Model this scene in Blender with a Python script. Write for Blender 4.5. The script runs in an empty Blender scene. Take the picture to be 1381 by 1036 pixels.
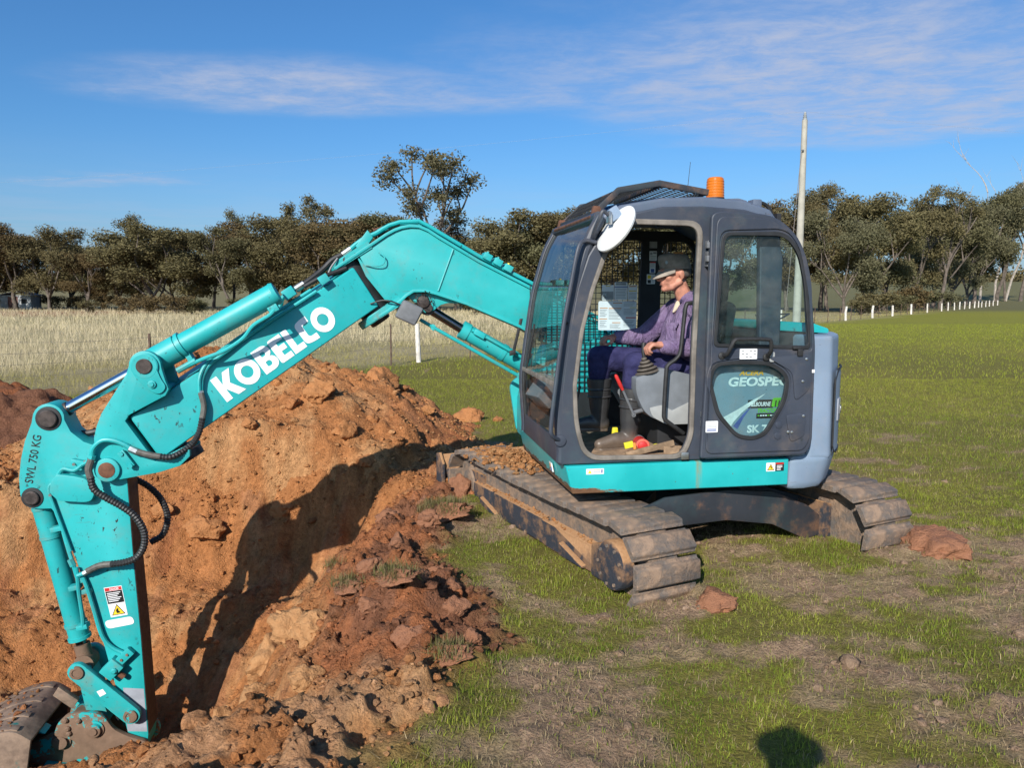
import bpy, bmesh, math, random
import numpy as np
from mathutils import Vector, Matrix, Quaternion

random.seed(7)
rng = np.random.default_rng(11)
R = math.radians
sc = bpy.context.scene
COL = sc.collection

# ------------------------------------------------------------------ camera
CAM_H = 1.72
cam = bpy.data.cameras.new('camera')
cam.sensor_fit = 'HORIZONTAL'
cam.angle = 2 * math.atan(690.5 / 1038.0)
cam.clip_start = 0.05
cam.clip_end = 5000
camo = bpy.data.objects.new('camera', cam)
camo.location = (0, 0, CAM_H)
camo.rotation_euler = (R(90 - 6.49), 0, 0)
COL.objects.link(camo)
sc.camera = camo

# ------------------------------------------------------------------ sky, sun, exposure
SUN_AZ = R(180 + 19.5)      # the sun stands behind the camera, a little to its left
SUN_EL = R(29.3)
world = bpy.data.worlds.new('World')
sc.world = world
world.use_nodes = True
wn = world.node_tree
wn.nodes.clear()


def wnode(t, **k):
    n = wn.nodes.new(t)
    for a, b in k.items():
        setattr(n, a, b)
    return n


def wmath(op, a, b=None, c=None):
    n = wnode('ShaderNodeMath', operation=op)
    for i, v in enumerate((a, b, c)):
        if v is None:
            continue
        if isinstance(v, (int, float)):
            n.inputs[i].default_value = v
        else:
            wn.links.new(v, n.inputs[i])
    return n.outputs[0]


sky = wnode('ShaderNodeTexSky', sky_type='NISHITA', sun_disc=False)
sky.sun_elevation = SUN_EL
sky.sun_rotation = SUN_AZ
sky.air_density = 1.0
sky.dust_density = 1.3
sky.ozone_density = 3.0
# thin high cirrus on a flat sheet far overhead
tc = wnode('ShaderNodeTexCoord')
sep = wnode('ShaderNodeSeparateXYZ')
wn.links.new(tc.outputs['Generated'], sep.inputs[0])
zz = wmath('MAXIMUM', sep.outputs[2], 0.02)
cu = wmath('DIVIDE', sep.outputs[0], zz)
cv = wmath('DIVIDE', sep.outputs[1], zz)
comb = wnode('ShaderNodeCombineXYZ')
wn.links.new(wmath('MULTIPLY', cu, 0.50), comb.inputs[0])
wn.links.new(wmath('MULTIPLY', cv, 0.62), comb.inputs[1])


def wnoise(scale, detail, rough, off, dist=0.0):
    mp = wnode('ShaderNodeMapping')
    mp.inputs['Location'].default_value = off
    wn.links.new(comb.outputs[0], mp.inputs[0])
    n = wnode('ShaderNodeTexNoise')
    n.inputs['Scale'].default_value = scale
    n.inputs['Detail'].default_value = detail
    n.inputs['Roughness'].default_value = rough
    n.inputs['Distortion'].default_value = dist
    wn.links.new(mp.outputs[0], n.inputs[0])
    return n.outputs[0]


def wmap(v, a, b):
    n = wnode('ShaderNodeMapRange', interpolation_type='SMOOTHSTEP')
    n.inputs[1].default_value = a
    n.inputs[2].default_value = b
    wn.links.new(v, n.inputs[0])
    return n.outputs[0]


def blob(u0, v0, su, sv, k=0.0):
    du = wmath('SUBTRACT', cu, u0)
    dv = wmath('SUBTRACT', wmath('SUBTRACT', cv, v0), wmath('MULTIPLY', du, k))
    a = wmath('POWER', wmath('DIVIDE', du, su), 2.0)
    b = wmath('POWER', wmath('DIVIDE', dv, sv), 2.0)
    return wmath('SUBTRACT', 1.0, wmath('ADD', a, b))


def wmax(*v):
    r = v[0]
    for q in v[1:]:
        r = wmath('MAXIMUM', r, q)
    return r


# cloud banks: two in view, others continue the same sheet round the sky
banks = wmax(wmath('ADD', blob(1.60, 3.85, 1.55, 1.30, 0.22), 0.22), wmath('SUBTRACT', blob(-1.15, 3.85, 1.1, 0.6, 0.15), 0.22),
             wmath('SUBTRACT', blob(0.0, 4.0, 1.5, 0.45), 0.35), wmath('SUBTRACT', blob(-3.6, 6.8, 1.3, 0.8), 0.45),
             blob(2.5, -2.5, 2.6, 1.2), blob(-4.5, -1.0, 1.5, 2.2), blob(5.5, 1.0, 1.2, 2.5))
edge = wnoise(1.3, 6, 0.6, (3, 1, 0), 0.2)
fine = wnoise(6.0, 10, 0.70, (9, 4, 0), 0.25)
cl = wmath('ADD', banks, wmath('MULTIPLY', wmath('SUBTRACT', edge, 0.5), 2.4))
cl = wmap(cl, -0.45, 1.35)
cl = wmath('MULTIPLY', cl, wmath('ADD', 0.30, wmath('MULTIPLY', wmap(fine, 0.32, 0.70), 0.70)))
cl = wmath('MULTIPLY', cl, wmap(sep.outputs[2], 0.02, 0.10))
cl = wmath('MULTIPLY', cl, 0.95)
veil = wmath('MULTIPLY', wmath('SUBTRACT', 1.0, wmap(sep.outputs[2], -0.02, 0.20)), wmath('ADD', 0.30, wmath('MULTIPLY', wmap(edge, 0.35, 0.7), 0.30)))
cl = wmath('MAXIMUM', cl, veil)
mix = wnode('ShaderNodeMixRGB')
wn.links.new(cl, mix.inputs[0])
tint = wnode('ShaderNodeMixRGB', blend_type='MULTIPLY')
tint.inputs[0].default_value = 1.0
tint.inputs[2].default_value = (0.52, 0.77, 1.0, 1)
wn.links.new(sky.outputs[0], tint.inputs[1])
wn.links.new(tint.outputs[0], mix.inputs[1])
mix.inputs[2].default_value = (3.5, 3.9, 5.0, 1)
hsv = wnode('ShaderNodeHueSaturation')
hsv.inputs['Saturation'].default_value = 1.06
wn.links.new(mix.outputs[0], hsv.inputs['Color'])
bg = wnode('ShaderNodeBackground')
bg.inputs[1].default_value = 0.105
wn.links.new(hsv.outputs[0], bg.inputs[0])
wo = wnode('ShaderNodeOutputWorld')
wn.links.new(bg.outputs[0], wo.inputs[0])

sun = bpy.data.lights.new('sun', 'SUN')
sun.energy = 4.6
sun.angle = R(0.53)
sun.color = (1.0, 0.94, 0.85)
suno = bpy.data.objects.new('sun', sun)
sd = Vector((math.sin(SUN_AZ) * math.cos(SUN_EL), math.cos(SUN_AZ) * math.cos(SUN_EL), math.sin(SUN_EL)))
suno.rotation_euler = (-sd).to_track_quat('-Z', 'Y').to_euler()
suno.location = (-6, -16, 12)
COL.objects.link(suno)
sc.view_settings.view_transform = 'Standard'
sc.view_settings.look = 'None'
sc.view_settings.exposure = 0.42
sc.view_settings.gamma = 1.0
try:
    sc.cycles.max_bounces = 8
    sc.cycles.transparent_max_bounces = 16
    sc.cycles.caustics_reflective = False
    sc.cycles.caustics_refractive = False
except Exception:
    pass

# ------------------------------------------------------------------ materials
MATS = {}


class NT:
    """short-hand for building a node material"""
    def __init__(s, name):
        s.m = bpy.data.materials.new(name)
        s.m.use_nodes = True
        s.t = s.m.node_tree
        s.b = s.t.nodes['Principled BSDF']
        s.out = s.t.nodes['Material Output']
        s.c = s.t.nodes.new('ShaderNodeTexCoord').outputs['Object']
        MATS[name] = s.m

    def n(s, t, **k):
        n = s.t.nodes.new(t)
        for a, b in k.items():
            setattr(n, a, b)
        return n

    def l(s, a, b):
        s.t.links.new(a, b)

    def put(s, sock, v):
        if isinstance(v, (int, float)):
            sock.default_value = v
        elif isinstance(v, (tuple, list)):
            sock.default_value = (*v[:3], 1) if len(sock.default_value) == 4 else v
        else:
            s.l(v, sock)

    def map(s, scale=(1, 1, 1), loc=(0, 0, 0), rot=(0, 0, 0), src=None):
        m = s.n('ShaderNodeMapping')
        m.inputs['Scale'].default_value = scale
        m.inputs['Location'].default_value = loc
        m.inputs['Rotation'].default_value = rot
        s.l(src or s.c, m.inputs[0])
        return m.outputs[0]

    def noise(s, scale, detail=4, rough=0.55, v=None, dist=0.0):
        n = s.n('ShaderNodeTexNoise')
        n.inputs['Scale'].default_value = scale
        n.inputs['Detail'].default_value = detail
        n.inputs['Roughness'].default_value = rough
        n.inputs['Distortion'].default_value = dist
        s.l(v or s.c, n.inputs[0])
        return n.outputs[0]

    def vor(s, scale, v=None, feature='F1', out=0):
        n = s.n('ShaderNodeTexVoronoi', feature=feature)
        n.inputs['Scale'].default_value = scale
        s.l(v or s.c, n.inputs[0])
        return n.outputs[out]

    def step(s, v, a, b, lo=0.0, hi=1.0):
        n = s.n('ShaderNodeMapRange', interpolation_type='SMOOTHSTEP')
        for i, q in enumerate((a, b, lo, hi)):
            n.inputs[i + 1].default_value = q
        s.l(v, n.inputs[0])
        return n.outputs[0]

    def mth(s, op, a, b=0.0):
        n = s.n('ShaderNodeMath', operation=op)
        s.put(n.inputs[0], a)
        s.put(n.inputs[1], b)
        return n.outputs[0]

    def mix(s, f, a, b, mode='MIX'):
        n = s.n('ShaderNodeMixRGB', blend_type=mode)
        s.put(n.inputs[0], f)
        s.put(n.inputs[1], a)
        s.put(n.inputs[2], b)
        return n.outputs[0]

    def z(s):
        q = s.n('ShaderNodeSeparateXYZ')
        s.l(s.c, q.inputs[0])
        return q.outputs[2]

    def attr(s, name='Col'):
        return s.n('ShaderNodeAttribute', attribute_name=name).outputs['Color']

    def bump(s, h, strength=0.3, dist=0.01):
        b = s.n('ShaderNodeBump')
        b.inputs['Strength'].default_value = strength
        b.inputs['Distance'].default_value = dist
        s.l(h, b.inputs['Height'])
        s.l(b.outputs[0], s.b.inputs['Normal'])

    def fin(s, col=None, rough=None, metal=None, spec=None):
        if col is not None:
            s.put(s.b.inputs['Base Color'], col)
        if rough is not None:
            s.put(s.b.inputs['Roughness'], rough)
        if metal is not None:
            s.put(s.b.inputs['Metallic'], metal)
        if spec is not None:
            s.put(s.b.inputs['Specular IOR Level'], spec)
        return s.m


def mat_plain(name, col, rough=0.6, metal=0.0, var=0.15, scale=20, bump=0.0, spec=0.5):
    s = NT(name)
    f = s.step(s.noise(scale, 5), 0.3, 0.7)
    c = s.mix(f, [q * (1 - var) for q in col], [min(1, q * (1 + var)) for q in col])
    if bump:
        s.bump(s.noise(scale * 6, 4), bump, 0.004)
    return s.fin(c, rough, metal, spec)


def mat_paint(name, col, rough=0.34, chips=0.6, dirt=0.25, dirtcol=(0.23, 0.12, 0.06), rust=(0.10, 0.045, 0.02), under=(0.02, 0.025, 0.025)):
    s = NT(name)
    fade = s.noise(2.2, 4, 0.6)
    c = s.mix(s.step(fade, 0.3, 0.75), [q * 0.90 for q in col], [min(1, q * 1.08 + 0.010) for q in col])
    d = s.mth('MULTIPLY', s.step(s.noise(5.5, 8, 0.68), 0.47, 0.80), dirt)
    c = s.mix(d, c, dirtcol)
    # small chips, clustered
    cl = s.step(s.noise(3.2, 4, 0.6, s.map(loc=(4, 2, 1))), 0.46, 0.66)
    ch = s.step(s.noise(34, 3, 0.6, s.map(scale=(1, 1, 0.55), rot=(0, 0.6, 0)), 0.3), 0.70 - 0.05 * chips, 0.73 - 0.05 * chips)
    m = s.mth('MULTIPLY', ch, cl)
    sp = s.step(s.noise(75, 2, 0.5), 0.745 - 0.02 * chips, 0.765 - 0.02 * chips)
    m = s.mth('MAXIMUM', m, s.mth('MULTIPLY', sp, 0.8))
    c = s.mix(s.mth('MULTIPLY', s.step(s.noise(1.7, 7, .7, s.map(loc=(9, 3, 5))), .50, .74), .20), c, (0.05, 0.16, 0.155))
    c = s.mix(m, c, under)
    # long faint scratches
    sc1 = s.step(s.noise(16, 3, 0.6, s.map(scale=(0.35, 1, 5), rot=(0, 0.5, 0))), 0.70, 0.74)
    c = s.mix(s.mth('MULTIPLY', s.mth('MULTIPLY', sc1, cl), 0.7), c, rust)
    rg = s.mth('ADD', rough, s.mth('MULTIPLY', s.noise(7, 6, 0.7), 0.22))
    s.bump(s.mth('SUBTRACT', s.noise(3.5, 3), s.mth('MULTIPLY', m, 0.2)), 0.10, 0.012)
    return s.fin(c, rg, 0.0, 0.45)


TEAL = (0.011, 0.365, 0.375)
mat_paint('turquoise_paint', TEAL, 0.36, 1.15, 0.30, (0.20, 0.17, 0.12))
mat_paint('turquoise_worn', TEAL, 0.45, 1.6, 0.75)
mat_paint('cab_paint', (0.034, 0.042, 0.062), 0.40, 0.35, 0.42, (0.16, 0.125, 0.10))
mat_paint('roof_paint', (0.085, 0.110, 0.160), 0.40, 0.35, 0.30, (0.20, 0.17, 0.15))
mat_paint('grey_blue_paint', (0.205, 0.275, 0.375), 0.45, 0.35, 0.35, (0.30, 0.27, 0.25))
mat_paint('side_panel_paint', (0.16, 0.24, 0.30), 0.40, 0.2, 0.2, (0.30, 0.27, 0.25))
mat_paint('black_frame_paint', (0.022, 0.026, 0.034), 0.5, 0.5, 0.9, (0.24, 0.12, 0.06))
mat_plain('grey_primer', (0.30, 0.32, 0.37), 0.55, 0, 0.15, 9)

# skirt: paint rubbed to bare rusty metal low at the front corner
s = NT('skirt_paint')
c = s.mix(s.step(s.noise(2.5, 4), 0.3, 0.7), [q * 0.92 for q in TEAL], [q * 1.12 + .012 for q in TEAL])
sx = s.n('ShaderNodeSeparateXYZ'); s.l(s.c, sx.inputs[0])
low = s.step(sx.outputs[2], 0.60, 0.50)
fr = s.step(sx.outputs[0], 0.30, 0.95)
wear = s.mth('ADD', s.noise(9, 8, 0.7, s.map(scale=(0.5, 1, 2))), s.mth('MULTIPLY', s.mth('MULTIPLY', low, fr), 0.42))
wm = s.step(wear, 0.70, 0.76)
wm = s.mth('MAXIMUM', wm, s.step(s.noise(60, 2), 0.715, 0.735))
streak = s.step(s.mth('ABSOLUTE', s.mth('SUBTRACT', sx.outputs[0], 0.09)), 0.03, 0.0)
c = s.mix(s.mth('MULTIPLY', streak, s.step(s.noise(14, 5, .6, s.map(scale=(3, 1, .4))), .35, .65)), c, (0.27, 0.20, 0.07))
c = s.mix(wm, c, s.mix(s.noise(30, 3), (0.05, 0.022, 0.012), (0.20, 0.10, 0.045)))
s.bump(wm, 0.25, 0.003)
s.fin(c, s.mth('ADD', 0.34, s.mth('MULTIPLY', wm, 0.4)), 0, 0.45)

# worn linkage steel: dry clay and rust over remains of turquoise paint
s = NT('worn_steel')
base = s.mix(s.noise(18, 6, 0.65), (0.10, 0.062, 0.042), (0.26, 0.165, 0.11))
pm = s.step(s.noise(5.5, 7, 0.7, s.map(loc=(.7, 0, .3))), 0.55, 0.58)
c = s.mix(pm, base, TEAL)
s.bump(s.noise(40, 5), 0.35, 0.006)
s.fin(c, 0.72, 0.0, 0.4)
s = NT('bucket_steel')
c = s.mix(s.step(s.noise(5, 8, 0.7), .3, .7), (0.12, 0.085, 0.068), (0.34, 0.245, 0.18))
c = s.mix(s.step(s.noise(3, 6, .65), .58, .64), c, (0.015, 0.17, 0.16))
s.bump(s.noise(30, 5), 0.4, 0.006)
s.fin(c, 0.62, 0.25, 0.4)
s = NT('track_steel')
c = s.mix(s.noise(26, 7, 0.72), (0.060, 0.056, 0.057), (0.20, 0.175, 0.155))
mud = s.step(s.noise(9, 9, 0.76), 0.36, 0.62)
c = s.mix(mud, c, s.mix(s.noise(40, 5, .7), (0.18, 0.118, 0.080), (0.37, 0.255, 0.175)))
s.bump(s.mth('ADD', s.noise(25, 7, .7), s.mth('MULTIPLY', mud, 0.6)), 0.8, 0.012)
s.fin(c, 0.8, 0.0, 0.35)
s = NT('track_frame_paint')   # dark paint; the dirt lies on faces that look up
g = s.n('ShaderNodeNewGeometry')
nz = s.n('ShaderNodeSeparateXYZ'); s.l(g.outputs['Normal'], nz.inputs[0])
up = s.step(s.mth('ADD', nz.outputs[2], s.mth('MULTIPLY', s.mth('SUBTRACT', s.noise(9, 6, .7), .5), .9)), 0.12, 0.45)
dk = s.mix(s.step(s.noise(7, 7, .7), .45, .62), (0.030, 0.034, 0.045), (0.19, 0.11, 0.065))
cl = s.mix(s.noise(60, 4, .7), (0.24, 0.115, 0.05), (0.46, 0.27, 0.14))
s.bump(s.mth('ADD', s.noise(45, 6, .7), s.noise(12, 3)), 0.7, 0.012)
s.fin(s.mix(up, dk, cl), 0.85, 0, 0.3)

mat_plain('rubber_hose', (0.018, 0.018, 0.019), 0.55, 0, 0.3, 30)
mat_plain('dusty_hose', (0.085, 0.08, 0.07), 0.6, 0, 0.3, 30)
mat_plain('seal_rubber', (0.016, 0.017, 0.019), 0.6, 0, 0.3, 12)
mat_plain('dusty_seal', (0.17, 0.15, 0.13), 0.75, 0, 0.35, 9)
mat_plain('chrome', (0.75, 0.76, 0.78), 0.10, 1.0, 0.04, 10)
mat_plain('dark_chrome', (0.18, 0.18, 0.19), 0.2, 1.0, 0.1, 10)
mat_plain('pin_steel', (0.055, 0.042, 0.038), 0.55, 0.4, 0.4, 25, 0.3)
mat_plain('zinc', (0.45, 0.46, 0.45), 0.35, 0.9, 0.2, 30)
mat_plain('white_vinyl', (0.78, 0.79, 0.80), 0.4, 0, 0.05, 8)
mat_plain('white_plastic', (0.74, 0.75, 0.74), 0.35, 0, 0.06, 6)
mat_plain('black_print', (0.012, 0.012, 0.013), 0.45)
mat_plain('red_print', (0.55, 0.03, 0.025), 0.45)
mat_plain('orange_print', (0.62, 0.24, 0.05), 0.45)
mat_plain('yellow_print', (0.78, 0.55, 0.03), 0.45)
mat_plain('blue_print', (0.05, 0.09, 0.30), 0.45)
mat_plain('green_print', (0.12, 0.50, 0.02), 0.45)
mat_plain('grey_print', (0.32, 0.33, 0.34), 0.45)
mat_plain('silver_print', (0.62, 0.68, 0.68), 0.35)
mat_plain('gold_print', (0.72, 0.36, 0.02), 0.4)
mat_plain('lamp_grey', (0.13, 0.135, 0.145), 0.5)
mat_plain('cab_dark', (0.014, 0.015, 0.018), 0.7, 0, 0.3, 8)
mat_plain('seat_fabric', (0.025, 0.025, 0.028), 0.9, 0, 0.3, 40, 0.3)
mat_plain('console_grey', (0.15, 0.165, 0.185), 0.5, 0, 0.15, 8, 0.05)
mat_plain('console_light', (0.30, 0.31, 0.31), 0.55, 0, 0.1, 8, 0.05)
mat_plain('gaiter', (0.10, 0.085, 0.07), 0.7, 0, 0.25, 25)
mat_plain('floor_mat', (0.25, 0.165, 0.10), 0.95, 0, 0.35, 14, 0.5)
mat_plain('red_paint', (0.50, 0.025, 0.022), 0.4)
mat_plain('coral_plastic', (0.60, 0.12, 0.08), 0.45)
mat_plain('yellow_plastic', (0.72, 0.62, 0.03), 0.45)
mat_plain('rust', (0.13, 0.055, 0.03), 0.8, 0.1, 0.35, 20, 0.3)
s = NT('beacon_amber')
s.fin((0.85, 0.22, 0.01), 0.15, 0, 0.5)
s.b.inputs['Transmission Weight'].default_value = 0.35
s.b.inputs['Emission Strength'].default_value = 0


def mat_glass(name, tint, refl=1.0, dust=0.05):
    s = NT(name)
    tr = s.n('ShaderNodeBsdfTransparent'); tr.inputs[0].default_value = (*tint, 1)
    gl = s.n('ShaderNodeBsdfGlossy'); gl.inputs['Roughness'].default_value = 0.02
    df = s.n('ShaderNodeBsdfDiffuse'); df.inputs[0].default_value = (0.35, 0.32, 0.28, 1)
    lw = s.n('ShaderNodeLayerWeight'); lw.inputs[0].default_value = 0.5
    fz = s.mth('ADD', 0.04, s.mth('MULTIPLY', s.mth('POWER', lw.outputs['Facing'], 5.0), 0.9))
    m1 = s.n('ShaderNodeMixShader'); m2 = s.n('ShaderNodeMixShader')
    s.l(s.mth('MULTIPLY', fz, refl), m1.inputs[0])
    s.l(tr.outputs[0], m1.inputs[1]); s.l(gl.outputs[0], m1.inputs[2])
    s.l(s.mth('MULTIPLY', s.step(s.noise(6, 6, .7), .35, .75), dust), m2.inputs[0])
    s.l(m1.outputs[0], m2.inputs[1]); s.l(df.outputs[0], m2.inputs[2])
    s.l(m2.outputs[0], s.out.inputs[0])
    return s.m


mat_glass('windscreen_glass', (0.66, 0.80, 0.84), 1.0, 0.09)
mat_glass('clear_glass', (0.86, 0.92, 0.91), 0.6, 0.04)
mat_glass('tinted_glass', (0.30, 0.44, 0.60), 1.0, 0.05)
mat_glass('door_glass', (0.84, 0.93, 0.93), 0.6, 0.07)

# people
mat_plain('skin', (0.44, 0.195, 0.135), 0.62, 0, 0.28, 22, 0.25)
s = NT('shirt_cloth')
c = s.mix(s.step(s.noise(7, 5, .6), .3, .7), (0.150, 0.100, 0.205), (0.265, 0.200, 0.330))
s.bump(s.mth('ADD', s.noise(9, 5, .62, s.map(scale=(1, 1, .6)), 2.5), s.mth('MULTIPLY', s.noise(240, 2), .08)), 0.9, 0.06)
s.fin(c, 0.9, 0, 0.2)
s = NT('trouser_cloth')
c = s.mix(s.step(s.noise(8, 5, .6), .3, .7), (0.018, 0.018, 0.062), (0.042, 0.041, 0.115))
s.bump(s.mth('ADD', s.noise(12, 4, .6, None, 1.5), s.mth('MULTIPLY', s.noise(240, 2), .12)), 0.55, 0.03)
s.fin(c, 0.9, 0, 0.2)
s = NT('boot_rubber')
c = s.mix(s.step(s.z(), 0.87, 0.76), (0.034, 0.034, 0.036), s.mix(s.noise(20, 5), (0.07, .052, .042), (0.19, 0.14, 0.10)))
s.bump(s.noise(20, 4), .2, .01)
s.fin(c, 0.42, 0, 0.5)
mat_plain('cap_cloth', (0.27, 0.235, 0.205), 0.95, 0, 0.2, 25, 0.3)
mat_plain('grey_hair', (0.10, 0.085, 0.075), 0.9, 0, 0.4, 60, 0.5)
mat_plain('cream_cloth', (0.55, 0.47, 0.36), 0.9)
mat_plain('collar_cloth', (0.03, 0.022, 0.06), 0.95)
mat_plain('eye_dark', (0.03, 0.02, 0.02), 0.3)
mat_plain('lip_skin', (0.33, 0.13, 0.10), 0.5)

# ground, plants
s = NT('ground_soil')
col = s.attr()
fine = s.noise(26, 8, 0.72)
c = s.mix(1.0, col, s.mix(s.step(fine, 0.25, 0.78), (0.62, 0.60, 0.58), (1.25, 1.25, 1.27)), 'MULTIPLY')
c = s.mix(s.mth('MULTIPLY', s.step(s.noise(150, 4, .6), .55, .75), .25), c, (0.50, 0.36, 0.24), 'MIX')
hgt = s.mth('ADD', s.noise(42, 9, 0.75), s.mth('MULTIPLY', s.vor(70), 0.30))
hgt = s.mth('ADD', hgt, s.mth('MULTIPLY', s.noise(11, 4, .6), .8))
s.bump(hgt, 0.9, 0.035)
s.fin(c, 0.95, 0, 0.15)
s = NT('blade_leaf')
c = s.attr()
df = s.n('ShaderNodeBsdfDiffuse'); tl = s.n('ShaderNodeBsdfTranslucent'); mx = s.n('ShaderNodeMixShader')
s.l(c, df.inputs[0]); s.l(c, tl.inputs[0]); mx.inputs[0].default_value = 0.28
s.l(df.outputs[0], mx.inputs[1]); s.l(tl.outputs[0], mx.inputs[2]); s.l(mx.outputs[0], s.out.inputs[0])


def mat_leaf(name, c1, c2, c3):
    s = NT(name)
    oi = s.n('ShaderNodeObjectInfo')
    n1 = s.step(s.noise(0.9, 4, 0.7), 0.3, 0.7)
    n2 = s.noise(7, 2)
    c = s.mix(n1, c1, c2)
    c = s.mix(s.step(n2, .5, .75), c, c3)
    c = s.mix(s.mth('MULTIPLY', oi.outputs['Random'], .35), c, (0.115, 0.078, 0.042))
    df = s.n('ShaderNodeBsdfDiffuse'); tl = s.n('ShaderNodeBsdfTranslucent'); mx = s.n('ShaderNodeMixShader')
    s.l(c, df.inputs[0]); s.l(c, tl.inputs[0]); mx.inputs[0].default_value = 0.2
    s.l(df.outputs[0], mx.inputs[1]); s.l(tl.outputs[0], mx.inputs[2]); s.l(mx.outputs[0], s.out.inputs[0])
    return s.m


mat_leaf('gum_leaf', (0.115, 0.100, 0.046), (0.165, 0.142, 0.070), (0.225, 0.195, 0.115))
mat_leaf('gum_leaf_red', (0.118, 0.088, 0.042), (0.172, 0.127, 0.062), (0.23, 0.175, 0.10))
mat_leaf('gum_leaf_grey', (0.115, 0.115, 0.062), (0.16, 0.155, 0.088), (0.23, 0.22, 0.14))
mat_leaf('gum_leaf_green', (0.10, 0.10, 0.048), (0.15, 0.145, 0.075), (0.21, 0.20, 0.12))
mat_plain('bark', (0.115, 0.092, 0.075), 0.9, 0, 0.4, 3, 0.4)
mat_plain('pale_bark', (0.33, 0.29, 0.25), 0.9, 0, 0.3, 3, 0.4)
mat_plain('pole_concrete', (0.36, 0.34, 0.29), 0.85, 0, 0.12, 3, 0.2)
mat_plain('post_wood', (0.60, 0.56, 0.50), 0.9, 0, 0.2, 6, 0.4)
mat_plain('picket_steel', (0.09, 0.055, 0.04), 0.85, 0, 0.3, 10)
mat_plain('fence_wire', (0.22, 0.19, 0.17), 0.7, 0.3, 0.2, 5)
mat_plain('shed_iron', (0.36, 0.38, 0.40), 0.5, 0.2, 0.15, 3)
mat_plain('roof_iron', (0.22, 0.10, 0.08), 0.6, 0.1, 0.2, 3)
s = NT('clod_soil')
oi = s.n('ShaderNodeObjectInfo')
c = s.mix(s.noise(9, 6, .65), (0.33, 0.135, 0.052), (0.50, 0.245, 0.100))
c = s.mix(s.mth('MULTIPLY', oi.outputs['Random'], .4), c, (0.33, 0.12, 0.048))
s.bump(s.mth('ADD', s.noise(7, 9, .7), s.mth('MULTIPLY', s.vor(12), .25)), 0.55, 0.06)
s.fin(c, 0.95, 0, 0.15)
s = NT('tan_clay')
c = s.mix(s.noise(5, 8, .7), (0.36, 0.165, 0.066), (0.50, 0.285, 0.135))
s.bump(s.mth('ADD', s.noise(7, 9, .7), s.mth('MULTIPLY', s.vor(9), .2)), 0.55, 0.05)
s.fin(c, 0.95, 0, 0.15)
s = NT('wet_clay')
c = s.mix(s.noise(11, 8, .7), (0.20, 0.085, 0.045), (0.36, 0.165, 0.088))
s.bump(s.mth('ADD', s.noise(9, 8, .7), s.mth('MULTIPLY', s.vor(14), .3)), 0.55, 0.05)
s.fin(c, 0.75, 0, 0.3)
M = MATS

# ------------------------------------------------------------------ mesh helpers


def tag(o, label=None, cat=None, group=None, kind=None):
    if label: o['label'] = label
    if cat: o['category'] = cat
    if group: o['group'] = group
    if kind: o['kind'] = kind
    return o


def link(name, me, mat=None, parent=None, angle=28):
    if mat is not None and not me.materials:
        me.materials.append(M[mat])
    if angle is not None and len(me.polygons):
        me.polygons.foreach_set('use_smooth', [angle > 0] * len(me.polygons))
        if angle > 0:
            me.set_sharp_from_angle(angle=R(angle))
    o = bpy.data.objects.new(name, me)
    COL.objects.link(o)
    if parent is not None:
        o.parent = parent
    return o


def empty(name, loc=(0, 0, 0), rz=0.0):
    o = bpy.data.objects.new(name, None)
    o.location = loc
    o.rotation_euler = (0, 0, rz)
    o.empty_display_size = 0.2
    COL.objects.link(o)
    return o


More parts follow.
